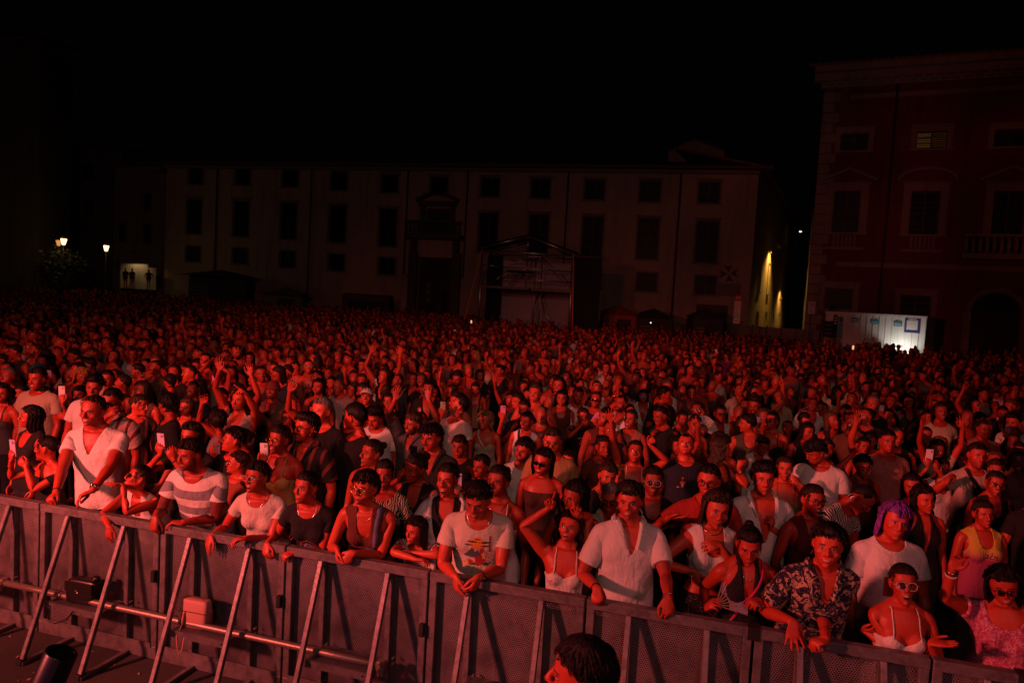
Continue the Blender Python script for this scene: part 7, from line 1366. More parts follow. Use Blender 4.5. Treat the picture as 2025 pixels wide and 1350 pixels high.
# ---------------------------------------------------------------- the square behind the crowd
def facade_frame(u0, v0, u1, v1, y0, y1):
    pass
def plaster(name, c1, c2, sc=1.2):
    k = NT(name); P = k.node('TexCoord').outputs['Object']; n = k.noise(P, sc, 6., .62); n2 = k.noise(k.scale(P, (1, 1, .12)), 2.2, 4.); n3 = k.noise(P, 40., 3.)
    k.bsdf(k.mix(k.math('MULTIPLY', k.step(n2, .45, .8), .5), k.mix(n, c1, c2), tuple(x*.55 for x in c2)), .9, .2, k.bump(n3, .4, .01)); MAT[name] = k.m
ALLEY = []
class Wall:
    """a facade with local coordinates: s along, z up, o outward (towards the square)"""
    def __init__(w, a, b, h, root, wall_mat): w.a = np.array([*a, 0.]); w.d = unit(np.array([*b, 0.])-w.a); w.L = np.linalg.norm(np.array([*b, 0.])-w.a); w.o = np.array([w.d[1], -w.d[0], 0]); w.h = h; w.root = root; w.m = wall_mat; w.holes = []; w.R = np.stack([w.d, -w.o, np.array([0, 0, 1.])], 1)
    def p(w, s, z, o=0.): return w.a+w.d*s+w.o*o+np.array([0, 0, z])
    def box(w, mb, s0, s1, z0, z1, o0, o1, bevel=0.): mb.box(w.p((s0+s1)/2, (z0+z1)/2, (o0+o1)/2), ((s1-s0)/2, (o1-o0)/2, (z1-z0)/2), w.R, bevel); return mb
    def part(w, name, s0, s1, z0, z1, o0, o1, mat, parent=None, bevel=0.): return w.box(MB(), s0, s1, z0, z1, o0, o1, bevel).build(name, MAT[mat], parent or w.root)
    def pane_wall(w):
        """front wall as a grid of quads with window openings left out and reveals"""
        ss = sorted({0., w.L}|{x for h in w.holes for x in h[:2]}); zs = sorted({0., w.h}|{x for h in w.holes for x in h[2:4]}); m = MB()
        for i in range(len(ss)-1):
            for j in range(len(zs)-1):
                cs, cz = (ss[i]+ss[i+1])/2, (zs[j]+zs[j+1])/2
                if any(h[0] < cs < h[1] and h[2] < cz < h[3] for h in w.holes): continue
                m.quad(w.p(ss[i], zs[j]), w.p(ss[i+1], zs[j]), w.p(ss[i+1], zs[j+1]), w.p(ss[i], zs[j+1]))
        for s0, s1, z0, z1, dp in w.holes:
            for q in (((s0, z0), (s0, z1)), ((s1, z1), (s1, z0)), ((s0, z1), (s1, z1)), ((s1, z0), (s0, z0))):
                (a, b), (c, d) = q; m.quad(w.p(a, b), w.p(c, d), w.p(c, d, -dp), w.p(a, b, -dp))
        return m.build('wall', MAT[w.m], w.root)
    def window(w, s, z0, z1, wd, frame='stone_trim', glass='night_glass', shut=None, lintel=True, dp=.25, bars=(2, 3), sill=True, surround=.12):
        s0, s1 = s-wd/2, s+wd/2; w.holes.append((s0, s1, z0, z1, dp)); g = w.part('window', s0, s1, z0, z1, -dp-.06, -dp, glass)
        f = MB(); fw = .06
        for x in (s0+fw/2, s1-fw/2): w.box(f, x-fw/2, x+fw/2, z0, z1, -dp+.002, -dp+.05)
        for z in (z0+fw/2, z1-fw/2): w.box(f, s0+fw, s1-fw, z-fw/2, z+fw/2, -dp+.002, -dp+.05)
        w.box(f, s-.035, s+.035, z0+fw, z1-fw, -dp+.003, -dp+.055); f.build('frame', MAT['window_wood'], g)
        for j in range(1, bars[1]): zz = z0+(z1-z0)*j/bars[1]; w.box(MB(), s0+fw, s1-fw, zz-.02, zz+.02, -dp+.004, -dp+.045).build('glazing_bar', MAT['window_wood'], g)
        if surround:
            for x in (s0-surround, s1): w.part('surround', x, x+surround, z0, z1, .002, .05, frame, g)
            w.part('surround', s0-surround, s1+surround, z1, z1+surround, .002, .055, frame, g)
        if lintel: w.part('lintel', s0-surround-.08, s1+surround+.08, z1+surround, z1+surround+.10, .002, .14, frame, g)
        if sill: w.part('sill', s0-surround-.06, s1+surround+.06, z0-.12, z0, .002, .12, frame, g)
        return g
def pipe(w, s, z0, z1, jog=None):
    m = MB(); pts = [w.p(s, z1, .12), w.p(s, z0, .12)] if not jog else [w.p(s, z1, .12), w.p(s, jog[1]+.5, .12), w.p(s+jog[0], jog[1], .12), w.p(s+jog[0], z0, .12)]
    m.tube(pts, .075, 8); m.build('drainpipe', MAT['drain'], w.root, True)
def roof_tiles(w, zb, over, dep, rise, name='roof', mat='roof_tile'):
    m = MB(); a, b = w.p(-over, zb, over), w.p(w.L+over, zb, over); c, d = w.p(w.L+over, zb+rise, -dep), w.p(-over, zb+rise, -dep); up = np.array([0, 0, .14]); m.quad(a, b, c, d); m.quad(a+up, b+up, c+up, d+up); m.quad(a, b, b+up, a+up); m.quad(a, d, d+up, a+up); m.quad(b, c, c+up, b+up)
    r = m.build(name, MAT[mat], w.root)
    rb = MB(); n = int(w.L/.32)
    for i in range(n):
        s = -over+(w.L+2*over)*(i+.5)/n; rb.bar(w.p(s, zb+.16, over), w.p(s, zb+rise+.16, -dep), .16, .07)
    stuff(rb.build('tile_row', MAT[mat], r))
    return r
def far_ground(u, y): return atz(u, 0, 0)
def col_at(u, v, Y): d = ray(u, v); return CAM+d*(Y*1.09/d[1])
def buildings():
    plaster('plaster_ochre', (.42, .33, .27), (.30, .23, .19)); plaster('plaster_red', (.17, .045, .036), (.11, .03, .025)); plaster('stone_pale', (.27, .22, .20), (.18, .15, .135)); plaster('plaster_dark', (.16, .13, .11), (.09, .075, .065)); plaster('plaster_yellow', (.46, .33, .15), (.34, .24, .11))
    MAT['stone_trim'] = simple('stone_trim', (.20, .175, .16), .85, bump=(30., .5, .01)); MAT['window_wood'] = simple('window_wood', (.05, .045, .04), .6); MAT['night_glass'] = simple('night_glass', (.008, .012, .014), .45, 0., .15); MAT['drain'] = simple('drain_copper', (.05, .035, .03), .6); MAT['roof_tile'] = simple('roof_tile', (.16, .075, .05), .9, bump=(20., .6, .02)); MAT['dark_stone'] = simple('dark_stone', (.09, .075, .068), .9, bump=(25., .6, .02)); MAT['door_wood'] = simple('door_wood', (.035, .025, .02), .7)
    MAT['shutter'] = simple('shutter_dark', (.03, .034, .03), .7)
    MAT['void'] = simple('dark_opening', (.004, .004, .004), .9)
    # ---- long plastered palace across the square
    A = col_at(322, 640, 58.0)[:2]; B = col_at(1478, 640, 46.5)[:2]; d2 = B-A; h = 0
    zl = col_at(340, 322, 58)[2]; zr = col_at(1475, 345, 46.5)[2]; hh = (zl+zr)/2; print('palace h', zl, zr, np.linalg.norm(d2))
    root = thing('long_palace', 'long pale plastered palace with two rows of windows across the square', 'building', (0, 0, 0)); w = Wall(A, B, hh, root, 'plaster_ochre')
    def at(u, v):   # facade coordinates of a photo point
        p = atplane(u, v, w.a, w.o); return (p-w.a)@w.d, p[2]
    cols = [387, 480, 574, 671, 771, 869, 970, 1070, 1177, 1287, 1404]
    up_v = [(331, 364), (333, 366), (336, 370), (340, 376), (346, 381), (350, 386), (352, 389), (354, 392), (356, 395), (358, 399), (360, 402)]
    md_v = [(394, 458), (398, 463), (402, 468), (407, 474), (413, 480), None, (421, 490), (424, 487), (428, 503), (432, 509), (437, 514)]
    lo_v = [(487, 507), (491, 512), (497, 525), (503, 532), (510, 539), None, None, None, (534, 571), (540, 575), (546, 582)]
    for i, u in enumerate(cols):
        for lst, wd in ((up_v, 1.5), (md_v, 1.55), (lo_v, 1.5)):
            if lst[i] is None: continue
            s, z1 = at(u, lst[i][0]); _, z0 = at(u, lst[i][1]); s -= (0 if lst is up_v else .12 if lst is md_v else .25)
            if lst is md_v: z0 = z1-3.0
            if lst is lo_v: z0 = z1-1.35
            w.window(s, z0, z1, wd, bars=(2, 2 if lst is not md_v else 4), lintel=lst is not lo_v)
    # portal with broken pediment and balcony
    s, zt = at(868, 390); _, zb = at(868, 462)
    pw = 1.0; w.holes.append((s-pw, s+pw, zb, zt-.9, .3)); door = w.part('balcony_door', s-pw, s+pw, zb, zt-.9, -.36, -.3, 'door_wood')
    for x in (s-pw-.45, s+pw+.05): w.part('pilaster', x, x+.4, zb, zt-.75, .003, .25, 'dark_stone', door)
    w.part('entablature', s-pw-.6, s+pw+.6, zt-.75, zt-.35, .003, .40, 'dark_stone', door)
    for sg in (-1, 1):
        m = MB(); m.bar(w.p(s+sg*1.75, zt-.28, .25), w.p(s+sg*.55, zt+.25, .25), .5, .28); m.build('pediment', MAT['dark_stone'], door)
    bal = w.part('balcony', s-2.35, s+2.35, zb-.5, zb-.15, .003, 1.1, 'dark_stone'); w.part('balcony_rail', s-2.35, s+2.35, zb+.75, zb+.9, .9, 1.1, 'dark_stone', bal)
    for i in range(15): x = s-2.2+i*4.4/14; MB().tube([w.p(x, zb-.15, 1.0), w.p(x, zb+.2, 1.0), w.p(x, zb+.75, 1.0)], [.07, .11, .06], 8).build('baluster', MAT['dark_stone'], bal, True)
    for x in (s-2.0, s+1.6): w.part('bracket', x, x+.4, zb-1.5, zb-.5, .003, .8, 'dark_stone', bal, .05)
    w.holes.append((s-1.5, s+1.5, 0., zb-1.9, .5)); gate = w.part('gate', s-1.5, s+1.5, 0, zb-1.9, -.56, -.5, 'door_wood')
    for x in (s-2.2, s+1.5): w.part('gate_pier', x, x+.7, 0, zb-1.5, .004, .35, 'dark_stone', gate)
    w.pane_wall()
    for u in (430, 616, 806, 924, 1122, 1344):
        sp_, _ = at(u, 400); pipe(w, sp_, .2, hh-.2, {806: (.9, 4.0), 924: (-.9, 4.0)}.get(u))
    w.part('cornice', -.1, w.L+.1, hh-.25, hh, .003, .35, 'stone_trim'); w.part('string_course', 0, w.L, 1.2, 1.35, .003, .08, 'stone_trim')
    roof_tiles(w, hh+.02, .9, 9., 2.2); br = w.root
    # emblem and plaque at the right end
    s2, z2 = at(1441, 541); em = MB()
    for i in range(4):
        a = i*math.pi/2+.1; c, q = math.cos(a), math.sin(a); ctr = lambda r, t: w.p(s2+r*c-t*q, z2+r*q+t*c, .03); ctr2 = lambda r, t: w.p(s2+r*c-t*q, z2+r*q+t*c, .075)
        P4 = [(.06, 0), (.62, -.30), (.50, 0), (.62, .30)]; V = [ctr(*p) for p in P4]+[ctr2(*p) for p in P4]; em.add(V, [(4, 5, 6, 7), (0, 1, 5, 4), (1, 2, 6, 5), (2, 3, 7, 6), (3, 0, 4, 7)])
    em.build('cross_emblem', MAT['dark_stone'], root); s3, z3 = at(1440, 573); w.part('plaque', s3-.85, s3+.85, z3-.45, z3+.45, .01, .06, 'stone_trim')
    s4, z4 = at(1408, 608); w.part('door_hood', s4-1.1, s4+1.1, .0, z4+.2, .01, .12, 'dark_stone')
    # side wall running into the alley, with its own windows, and body behind
    C2 = col_at(1556, 640, 74.)[:2]; side = Wall(B, C2, hh, root, 'plaster_yellow'); print('alley', B, C2)
    for s_ in (5., 11., 17., 23.):
        for z0, z1 in ((4.6, 7.2), (8.2, 9.6)): side.window(s_, z0, z1, 1.2, lintel=False)
        side.window(s_+.4, 1.2, 3.0, 1.1, lintel=False)
    ALLEY.append(side); side.pane_wall(); roof_tiles(side, hh+.02, .7, 6., 1.6, 'side_roof')
    m = MB(); q = -w.o*9; m.quad(w.p(0, 0), w.p(0, 0)+q, w.p(0, hh)+q, w.p(0, hh)); m.quad(w.p(0, 0)+q, w.p(w.L, 0)+q, w.p(w.L, hh)+q, w.p(0, hh)+q); m.build('back_wall', MAT['plaster_ochre'], root)
    # a small attic storey far behind the roof
    o = thing('attic_house', 'small gabled attic house rising behind the palace roof', 'building'); a = col_at(1322, 305, 60); b = col_at(1432, 310, 58); dd = unit((b-a)*np.array([1, 1, 0])); bk = np.array([-dd[1], dd[0], 0])*6; z0, z1 = hh-.5, a[2]+.3; L_ = np.linalg.norm((b-a)[:2]); c = (a+b)/2
    m = MB(); P5 = [(0, z0), (L_, z0), (L_, z1-.2), (L_*.45, z1+.9), (0, z1-.1)]; V = [np.array([a[0], a[1], 0])+dd*s_+np.array([0, 0, z]) for s_, z in P5]; V = V+[v+bk for v in V]; m.add(V, [(0, 1, 2, 3, 4), (9, 8, 7, 6, 5), (0, 5, 6, 1), (1, 6, 7, 2), (4, 9, 5, 0)]); m.build('wall', MAT['plaster_ochre'], o)
    m = MB(); e = dd*.4; up = np.array([0, 0, .15])
    for p, q_ in ((4, 3), (3, 2)): m.add([V[p]+up, V[q_]+up, V[q_+5]+up, V[p+5]+up, V[p]-up*.2, V[q_]-up*.2, V[q_+5]-up*.2, V[p+5]-up*.2], [(0, 1, 2, 3), (0, 4, 5, 1), (4, 7, 6, 5), (3, 2, 6, 7)])
    m.build('roof', MAT['roof_tile'], o)
    # ---- the red palace on the right
    A2 = col_at(1592, 650, 41.)[:2]; B2 = col_at(2120, 700, 35.9)[:2]; root2 = thing('red_palace', 'tall red palace with pale stone window frames on the right', 'building'); v = Wall(A2, B2, 17., root2, 'plaster_red')
    def at2(u, w_): p = atplane(u, w_, v.a, v.o); return (p-v.a)@v.d, p[2]
    _, H2 = at2(1640, 145); _, H3 = at2(2000, 110); v.h = (H2+H3)/2-1.; print('red palace h', H2, H3, v.L)
    up3 = [(1691, 264, 298), (1844, 260, 294), (2000, 256, 290)]; big = [(1677, 378, 460), (1832, 378, 464), (1998, 378, 470)]; lo3 = [(1660, 570, 612), (1812, 584, 628)]
    for i, (u, a_, b_) in enumerate(up3):
        s, z1 = at2(u, a_); _, z0 = at2(u, b_); lit = i == 1
        g = v.window(s, z0, z1, 1.55, frame='stone_pale', glass='night_glass' if not lit else 'lit_room', surround=.28, lintel=True, dp=.2)
        if lit or i == 0:
            for j in range(9): zz = z0+.06+(z1-z0-.1)*j/8.5; v.box(MB(), s-.70, s-.03, zz, zz+.05, -.145, -.11).build('shutter_slat', MAT['shutter'], g)
            if lit:
                for j in range(9): zz = z0+.06+(z1-z0-.1)*j/8.5; v.box(MB(), s+.03, s+.70, zz, zz+.085, -.145, -.11).build('shutter_slat', MAT['shutter'], g)
    for i, (u, a_, b_) in enumerate(big):
        s, z1 = at2(u, a_); _, z0 = at2(u, b_); g = v.window(s, z0, z1, 1.5, frame='stone_pale', surround=.42, lintel=True, dp=.3, bars=(2, 4)); top = z1+.55
        if i in (0, 2): # pointed pediment
            for sg in (-1, 1): MB().bar(v.p(s+sg*1.55, top+.06, .16), v.p(s, top+.78, .16), .30, .16).build('pediment', MAT['stone_pale'], g)
        else:
            pts = [v.p(s+1.5*math.cos(t), top+.05+.72*math.sin(t), .16) for t in np.linspace(0, math.pi, 12)]; MB().tube(pts, .12, 6).build('pediment', MAT['stone_pale'], g, True)
        for j in range(6): v.part('baluster', s-.62+j*.23, s-.50+j*.23, z0-.85, z0-.15, .004, .12, 'stone_pale', g)
        v.part('apron', s-1.1, s+1.1, z0-1.05, z0-.88, .004, .16, 'stone_pale', g)
        if i == 2:
            bl = v.part('balcony', s-2.2, s+3.4, z0-1.3, z0-1.0, .004, 1.0, 'stone_pale'); v.part('balcony_rail', s-2.2, s+3.4, z0-.05, z0+.1, .78, .98, 'stone_pale', bl)
            for j in range(16): x = s-2.0+j*.34; MB().tube([v.p(x, z0-1.0, .88), v.p(x, z0-.6, .88), v.p(x, z0-.05, .88)], [.07, .12, .06], 8).build('baluster', MAT['stone_pale'], bl, True)
    for u, a_, b_ in lo3: s, z1 = at2(u, a_); _, z0 = at2(u, b_); v.window(s, z0, z1, 1.6, frame='stone_pale', surround=.30, dp=.2)
    s, zt = at2(1972, 580); v.holes.append((s-1.15, s+1.15, 0, zt-1.1, .4)); dr = v.part('door', s-1.15, s+1.15, 0, zt-1.1, -.46, -.4, 'door_wood')
    m = MB(); V = []
    a_ = np.linspace(0, math.pi, 14); c0 = v.p(s, zt-1.1, .05); m.add([c0]+[v.p(s+1.15*math.cos(t), zt-1.1+1.1*math.sin(t), .05) for t in a_], [(0, i, i+1) for i in range(1, 14)]); m.build('fanlight', MAT['night_glass'], dr)
    MB().tube([v.p(s+1.35*math.cos(t), zt-1.1+1.3*math.sin(t), .12) for t in a_], .20, 6).build('arch', MAT['stone_pale'], dr, True)
    for x in (s-1.6, s+1.2): v.part('door_jamb', x, x+.4, 0, zt-1.1, .004, .3, 'stone_pale', dr)
    v.pane_wall()
    n = int(v.h/.62)   # rusticated corner: every quoin a block
    for i in range(n):
        L_ = (.95, .65)[i % 2]; v.part('quoin', -.03, L_, i*.62+.02, i*.62+.60, .003, .10, 'stone_pale', None, .03)
    for z, th, o_ in ((v.h-.1, .35, .25), (v.h+.25, .45, .55), (v.h+.70, .35, .95)): v.part('cornice', -.6 if o_ > .5 else -.2, v.L, z, z+th-.005, .003-.0, o_, 'stone_pale')
    for j in range(int(v.L/.55)): v.part('dentil', .2+j*.55, .45+j*.55, v.h+.02, v.h+.24, .26, .48, 'stone_pale')
    for z in (at2(1700, 528)[1], at2(1700, 250)[1]+1.6): v.part('string_course', 1.5, v.L, z, z+.28, .004, .12, 'stone_pale')
    s, _ = at2(1755, 400); pipe(v, s, .3, v.h+.9); roof_tiles(v, v.h+1.06, .9, 8., 2.)
    # alley side of the red palace
    C3 = col_at(1586, 640, 76.)[:2]; sd = Wall(C3, A2, v.h, root2, 'plaster_dark'); sd.pane_wall()
    # ---- dark houses closing the square on the left
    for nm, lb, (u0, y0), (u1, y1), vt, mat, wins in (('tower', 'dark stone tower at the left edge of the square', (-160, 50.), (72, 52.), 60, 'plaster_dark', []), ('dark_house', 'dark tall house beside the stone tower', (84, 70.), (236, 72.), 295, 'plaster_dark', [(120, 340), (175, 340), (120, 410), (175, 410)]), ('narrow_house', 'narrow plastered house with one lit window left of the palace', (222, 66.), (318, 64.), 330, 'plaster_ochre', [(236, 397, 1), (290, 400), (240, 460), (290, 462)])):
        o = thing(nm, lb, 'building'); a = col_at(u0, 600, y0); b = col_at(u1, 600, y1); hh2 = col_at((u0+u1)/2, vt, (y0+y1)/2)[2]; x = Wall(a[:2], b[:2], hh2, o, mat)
        for q in wins:
            p = atplane(q[0], q[1], x.a, x.o); s = (p-x.a)@x.d
            if .8 < s < x.L-.8: x.window(s, p[2]-(.9 if len(q) < 3 else .35), p[2]+(.9 if len(q) < 3 else .35), 1.1 if len(q) < 3 else .55, glass='night_glass' if len(q) < 3 else 'lit_room', lintel=False)
        x.pane_wall(); m = MB(); q = -x.o*8
        for s in (0, x.L): m.quad(x.p(s, 0), x.p(s, 0)+q, x.p(s, hh2)+q, x.p(s, hh2))
        m.build('side_wall', MAT[mat], o); roof_tiles(x, hh2+.02, .5, 8., 1.6)
    square_things()
def spot_lamp(loc, to, power, col, size, radius=.05):
    l = bpy.data.lights.new('lamp_light', 'SPOT'); l.energy = power; l.color = col; l.spot_size = math.radians(size); l.spot_blend = .7; l.shadow_soft_size = radius; o = bpy.data.objects.new('lamp_light', l); COL.objects.link(o); o.location = loc; aim(o, to); return o
def point_lamp(loc, power, col, r=.12):
    l = bpy.data.lights.new('lamp_light', 'POINT'); l.energy = power; l.color = col; l.shadow_soft_size = r; o = bpy.data.objects.new('lamp_light', l); COL.objects.link(o); o.location = loc; return o
def lantern(u, v, Y, lab, power, post=True, glow='lamp_glow'):
    p = col_at(u, v, Y); o = thing('street_lamp', lab, 'lamp', (p[0], p[1], 0), 0, 'lit street lamps'); z = p[2]
    MB().tube([(0, 0, 0), (0, 0, .4), (0, 0, z-.75), (0, 0, z-.42)], [.10, .06, .045, .035], 10).build('post', MAT['drain'], o, True)
    V, F = tube_mesh([(0, 0, z-.22), (0, 0, z+.20)], [.11, .22], 6); link('lantern_glass', V, F, MAT[glow], o); V, F = tube_mesh([(0, 0, z+.20), (0, 0, z+.34), (0, 0, z+.42)], [.26, .10, .03], 6); link('lantern_roof', V, F, MAT['drain'], o); MB().tube([(0, 0, z-.44), (0, 0, z-.22)], [.05, .11], 8).build('lantern_base', MAT['drain'], o, True)
    point_lamp((p[0], p[1]-.55, z), power, (1., .62, .25)); return o
def square_things():
    # ---- scaffold stage of the sound desk
    root = thing('mixing_scaffold', 'scaffold sound-desk stage with pitched roof and pale back sheet in the middle of the square', 'stage', group=None)
    Y = 38.; a = col_at(948, 600, Y); b = col_at(1128, 600, Y-.6); z1 = col_at(948, 489, Y)[2]; zr = col_at(1037, 468, Y)[2]; zt = col_at(1128, 500, Y-.6)[2]; print('foh', a, b, z1, zr)
    w = Wall(a[:2], b[:2], z1, root, 'stone_trim'); L_ = w.L; z1 = (z1+zt)/2; MAT['deck_wood'] = simple('deck_wood', (.20, .17, .155), .8, bump=(8., .4, .01)); MAT['alu'] = simple('aluminium', (.42, .42, .43), .35, .9); MAT['sheet'] = simple('back_sheet', (.40, .37, .40), .9, bump=(6., .8, .05)); MAT['black_sheet'] = simple('black_sheet', (.012, .012, .013), .9); MAT['orange_strap'] = simple('orange_strap', (.75, .30, .04), .7)
    def bar(name, p, q, r=.045, mat='alu', par=None): return MB().tube([p, q], r, 6).build(name, MAT[mat], par or root, True)
    dep = -3.2
    for s in (0, L_):
        for o in (0, dep): bar('upright', w.p(s, 0, o), w.p(s, z1, o), .06)
    for o in (0, dep):
        bar('roof_beam', w.p(-.1, z1, o), w.p(L_/2, zr, o), .07); bar('roof_beam', w.p(L_/2, zr, o), w.p(L_+.1, z1-.1, o), .07); bar('tie_beam', w.p(0, z1-.12, o), w.p(L_, z1-.2, o), .05)
    bar('king_post', w.p(L_/2, z1-.15, 0), w.p(L_/2, zr, 0)); m = MB(); m.quad(w.p(-.2, z1+.08, .2), w.p(L_/2, zr+.1, .2), w.p(L_/2, zr+.1, dep), w.p(-.2, z1+.08, dep)); m.quad(w.p(L_/2, zr+.1, .2), w.p(L_+.25, z1+.0, .2), w.p(L_+.25, z1, dep), w.p(L_/2, zr+.1, dep)); m.build('roof_sheet', MAT['black_sheet'], root)
    w.part('back_sheet', L_*.16, L_*1.0, .0, z1-.45, dep-.06, dep-.02, 'sheet'); w.part('side_sheet', -.12, L_*.155, 0, z1-.2, dep+.2, dep+.26, 'black_sheet'); m = MB(); m.box(w.p(L_+.9, z1/2-.1, -1.5), (.75, 1.4, z1/2-.15), w.R); m.build('side_curtain', MAT['black_sheet'], root)
    zf = col_at(1040, 573, Y-1)[2]; w.part('deck', -.05, L_*.54, zf, zf+.14, -3.0, .08, 'deck_wood'); w.part('deck', L_*.56, L_+.05, zf-.03, zf+.15, -3.0, .10, 'deck_wood')
    for z, s0, s1, o in ((zf+1.35, .1, L_, -1.6), (zf+.70, L_*.2, L_, -1.6), (zf+1.35, 0, L_*.2, -.1)): bar('guard_rail', w.p(s0, z, o), w.p(s1, z-.1, o), .035)
    w.part('shelf', L_*.26, L_*.56, zf+1.0, zf+1.14, -1.55, -1.0, 'black_sheet')
    for s0, z0, s1, z2 in ((.27, zf+.3, .60, z1-.2), (.62, z1-.2, .98, zf+.5), (.28, zf+1.7, .48, z1-.5), (.05, zf+.2, .22, zf+1.0), (.42, .3, .62, zf-.1), (.62, zf-.1, .86, .4)): bar('diagonal_brace', w.p(L_*s0, z0, -1.7), w.p(L_*s1, z2, -1.7), .035)
    for s0 in (.57, .64, .47): bar('inner_post', w.p(L_*s0, zf if s0 < .5 else .0, -1.7), w.p(L_*s0, z1-.3, -1.7), .035)
    for s0, ds in ((0, -.95), (L_, .32)): bar('guy_strap', w.p(s0, z1-.1, .05), w.p(s0+ds, 0, 1.1), .035, 'orange_strap')
    # ---- white lit container bar on the right with its signs
    A = col_at(1632, 640, 37.); B = col_at(1830, 650, 34.); zt = col_at(1730, 620, 35.5)[2]; k = None
    o = thing('container_bar', 'white ribbed container with blue stickers lit from below on the right', 'container'); c = Wall(A[:2], B[:2], zt, o, 'ph_white'); plaster('container_white', (.74, .73, .70), (.66, .65, .62), .6)
    c.part('front_panel', 0, c.L, .1, zt-.12, -.06, 0, 'container_white'); c.part('top_rail', -.05, c.L+.05, zt-.12, zt, -2.3, .05, 'container_white'); c.part('end_panel', c.L-.04, c.L, .1, zt-.12, -2.3, -.07, 'container_white'); c.part('back_panel', 0, c.L, .1, zt-.12, -2.35, -2.3, 'container_white')
    n = 16
    for i in range(n+1): s = c.L*i/n; c.part('rib', max(0, s-.02), s+.02, .12, zt-.13, .002, .028, 'container_white')
    MAT['sticker_blue'] = simple('sticker_blue', (.02, .30, .42), .5); MAT['poster_blue'] = simple('poster_blue', (.03, .05, .22), .6)
    for u, v_, lit in ((1658, 631, 0), (1691, 632, 1), (1731, 636, 1), (1776, 640, 1)):
        p = atplane(u, v_, c.a, c.o); s, z = (p-c.a)@c.d, p[2]; hw, hh = .20, .13; V = [c.p(s+x*hw, z+y*hh, .034) for x, y in ((-1, -1), (1, -1), (1, .5), (.6, .85), (0, 1.05), (-.6, .85), (-1, .5))]; st = MB().add(V, [tuple(range(7))]).build('sticker', MAT['sticker_blue'], o)
        P, F = text_mesh('BIRRA', .11, .003); link('lettering', np.array([c.p(s+q[0], z-.03+q[1], .037) for q in P]), F, MAT['white_flat'], st)
    p = atplane(1804, 643, c.a, c.o); s, z = (p-c.a)@c.d, p[2]; ps = c.part('poster', s-.36, s+.36, z-.40, z+.40, .003, .034, 'poster_blue'); c.part('blank_panel', s-.26, s+.26, z-.24, z+.26, .035, .038, 'container_white', ps); c.part('caption_bar', s-.2, s+.2, z+.30, z+.345, .035, .038, 'container_white', ps); c.part('caption_bar', s-.2, s+.2, z-.33, z-.29, .035, .038, 'black_flat', ps)
    # counter, work lamp and the barman silhouettes
    ct = thing('bar_counter', 'dark bar counter in front of the lit container', 'counter'); p0, p1 = c.p(c.L*.45, 0, 1.6), c.p(c.L*1.02, 0, 1.6); MB().bar((*p0[:2], .62), (*p1[:2], .62), .6, 1.22).build('front', MAT['black_sheet'], ct); MB().bar((*p0[:2], 1.255), (*p1[:2], 1.255), .75, .05).build('top', MAT['door_wood'], ct)
    lp = thing('work_lamp', 'white work lamp glowing behind the bar counter', 'lamp'); pl = c.p(c.L*.80, 1.20, .75); MB().box(pl, (.10, .03, .06), c.R).build('lamp_head', MAT['lamp_white'], lp); MB().tube([pl-np.array([0, 0, .06]), (pl[0], pl[1], .02)], .02, 6).build('stand', MAT['drain'], lp)
    spot_lamp(pl+c.o*.06+np.array([0, 0, .12]), c.p(c.L*.80, 1.9, 0.), 70, (1., .97, .86), 132, .10)
    for i, (u, v_, ya, hat, lb) in enumerate(((1713, 660, 1.0, None, 'barman silhouetted left of the counter'), (1731, 668, 1.2, None, 'barmaid silhouetted beside the dark tap'), (1760, 668, 2.4, None, 'broad dark figure at the counter'), (1777, 668, 2.6, 'afro', 'dark round-haired figure in front of the lamp'))):
        q = atplane(u, v_, c.p(0, 0, ya), c.o); q2 = proj(np.array([q[0], q[1], 1.62])); sp = random_spec(np.random.RandomState(300+i), 2); sp.update(sex='m' if i % 2 == 0 else 'f', u=u, v=q2[1], h=1.62, label=lb, nick=lb, top=('tee', BLACK) if i % 2 == 0 else ('tee_tight', BLACK), hair=(hat or 'short', 'black')); sp.pop('armR', None); sp.pop('armL', None); sp.pop('glasses', None); person(sp)
    tp = thing('beer_tap', 'dark beer tap column on the bar counter', 'tap'); pt = c.p(c.L*.62, 1.28, 1.6); MB().tube([pt, pt+np.array([0, 0, .35])], .05, 10).build('column', MAT['drain'], tp, True); MB().tube([pt+np.array([0, 0, .3]), pt+np.array([0, 0, .34])+c.o*.18], .03, 8).build('spout', MAT['drain'], tp, True); MB().tube([pt+np.array([0, 0, .38])+c.o*.1, pt+np.array([.03, 0, .6])+c.o*.1], .02, 8).build('handle', MAT['drain'], tp, True)
    # grey fence panels between container and alley
    f = thing('site_fence', 'grey fence panels closing the alley beside the container', 'fence'); fa, fb = col_at(1462, 630, 41.), col_at(1640, 640, 37.5); fw = Wall(fa[:2], fb[:2], 2.2, f, 'stone_trim'); n = 6
    for i in range(n): fw.part('panel', fw.L*i/n+.03, fw.L*(i+1)/n-.03, .1, 2.15, 0, .04, 'stone_trim')
    for i in range(n+1): fw.part('post', fw.L*i/n-.03, fw.L*i/n+.03, 0, 2.25, -.03, .0, 'drain')
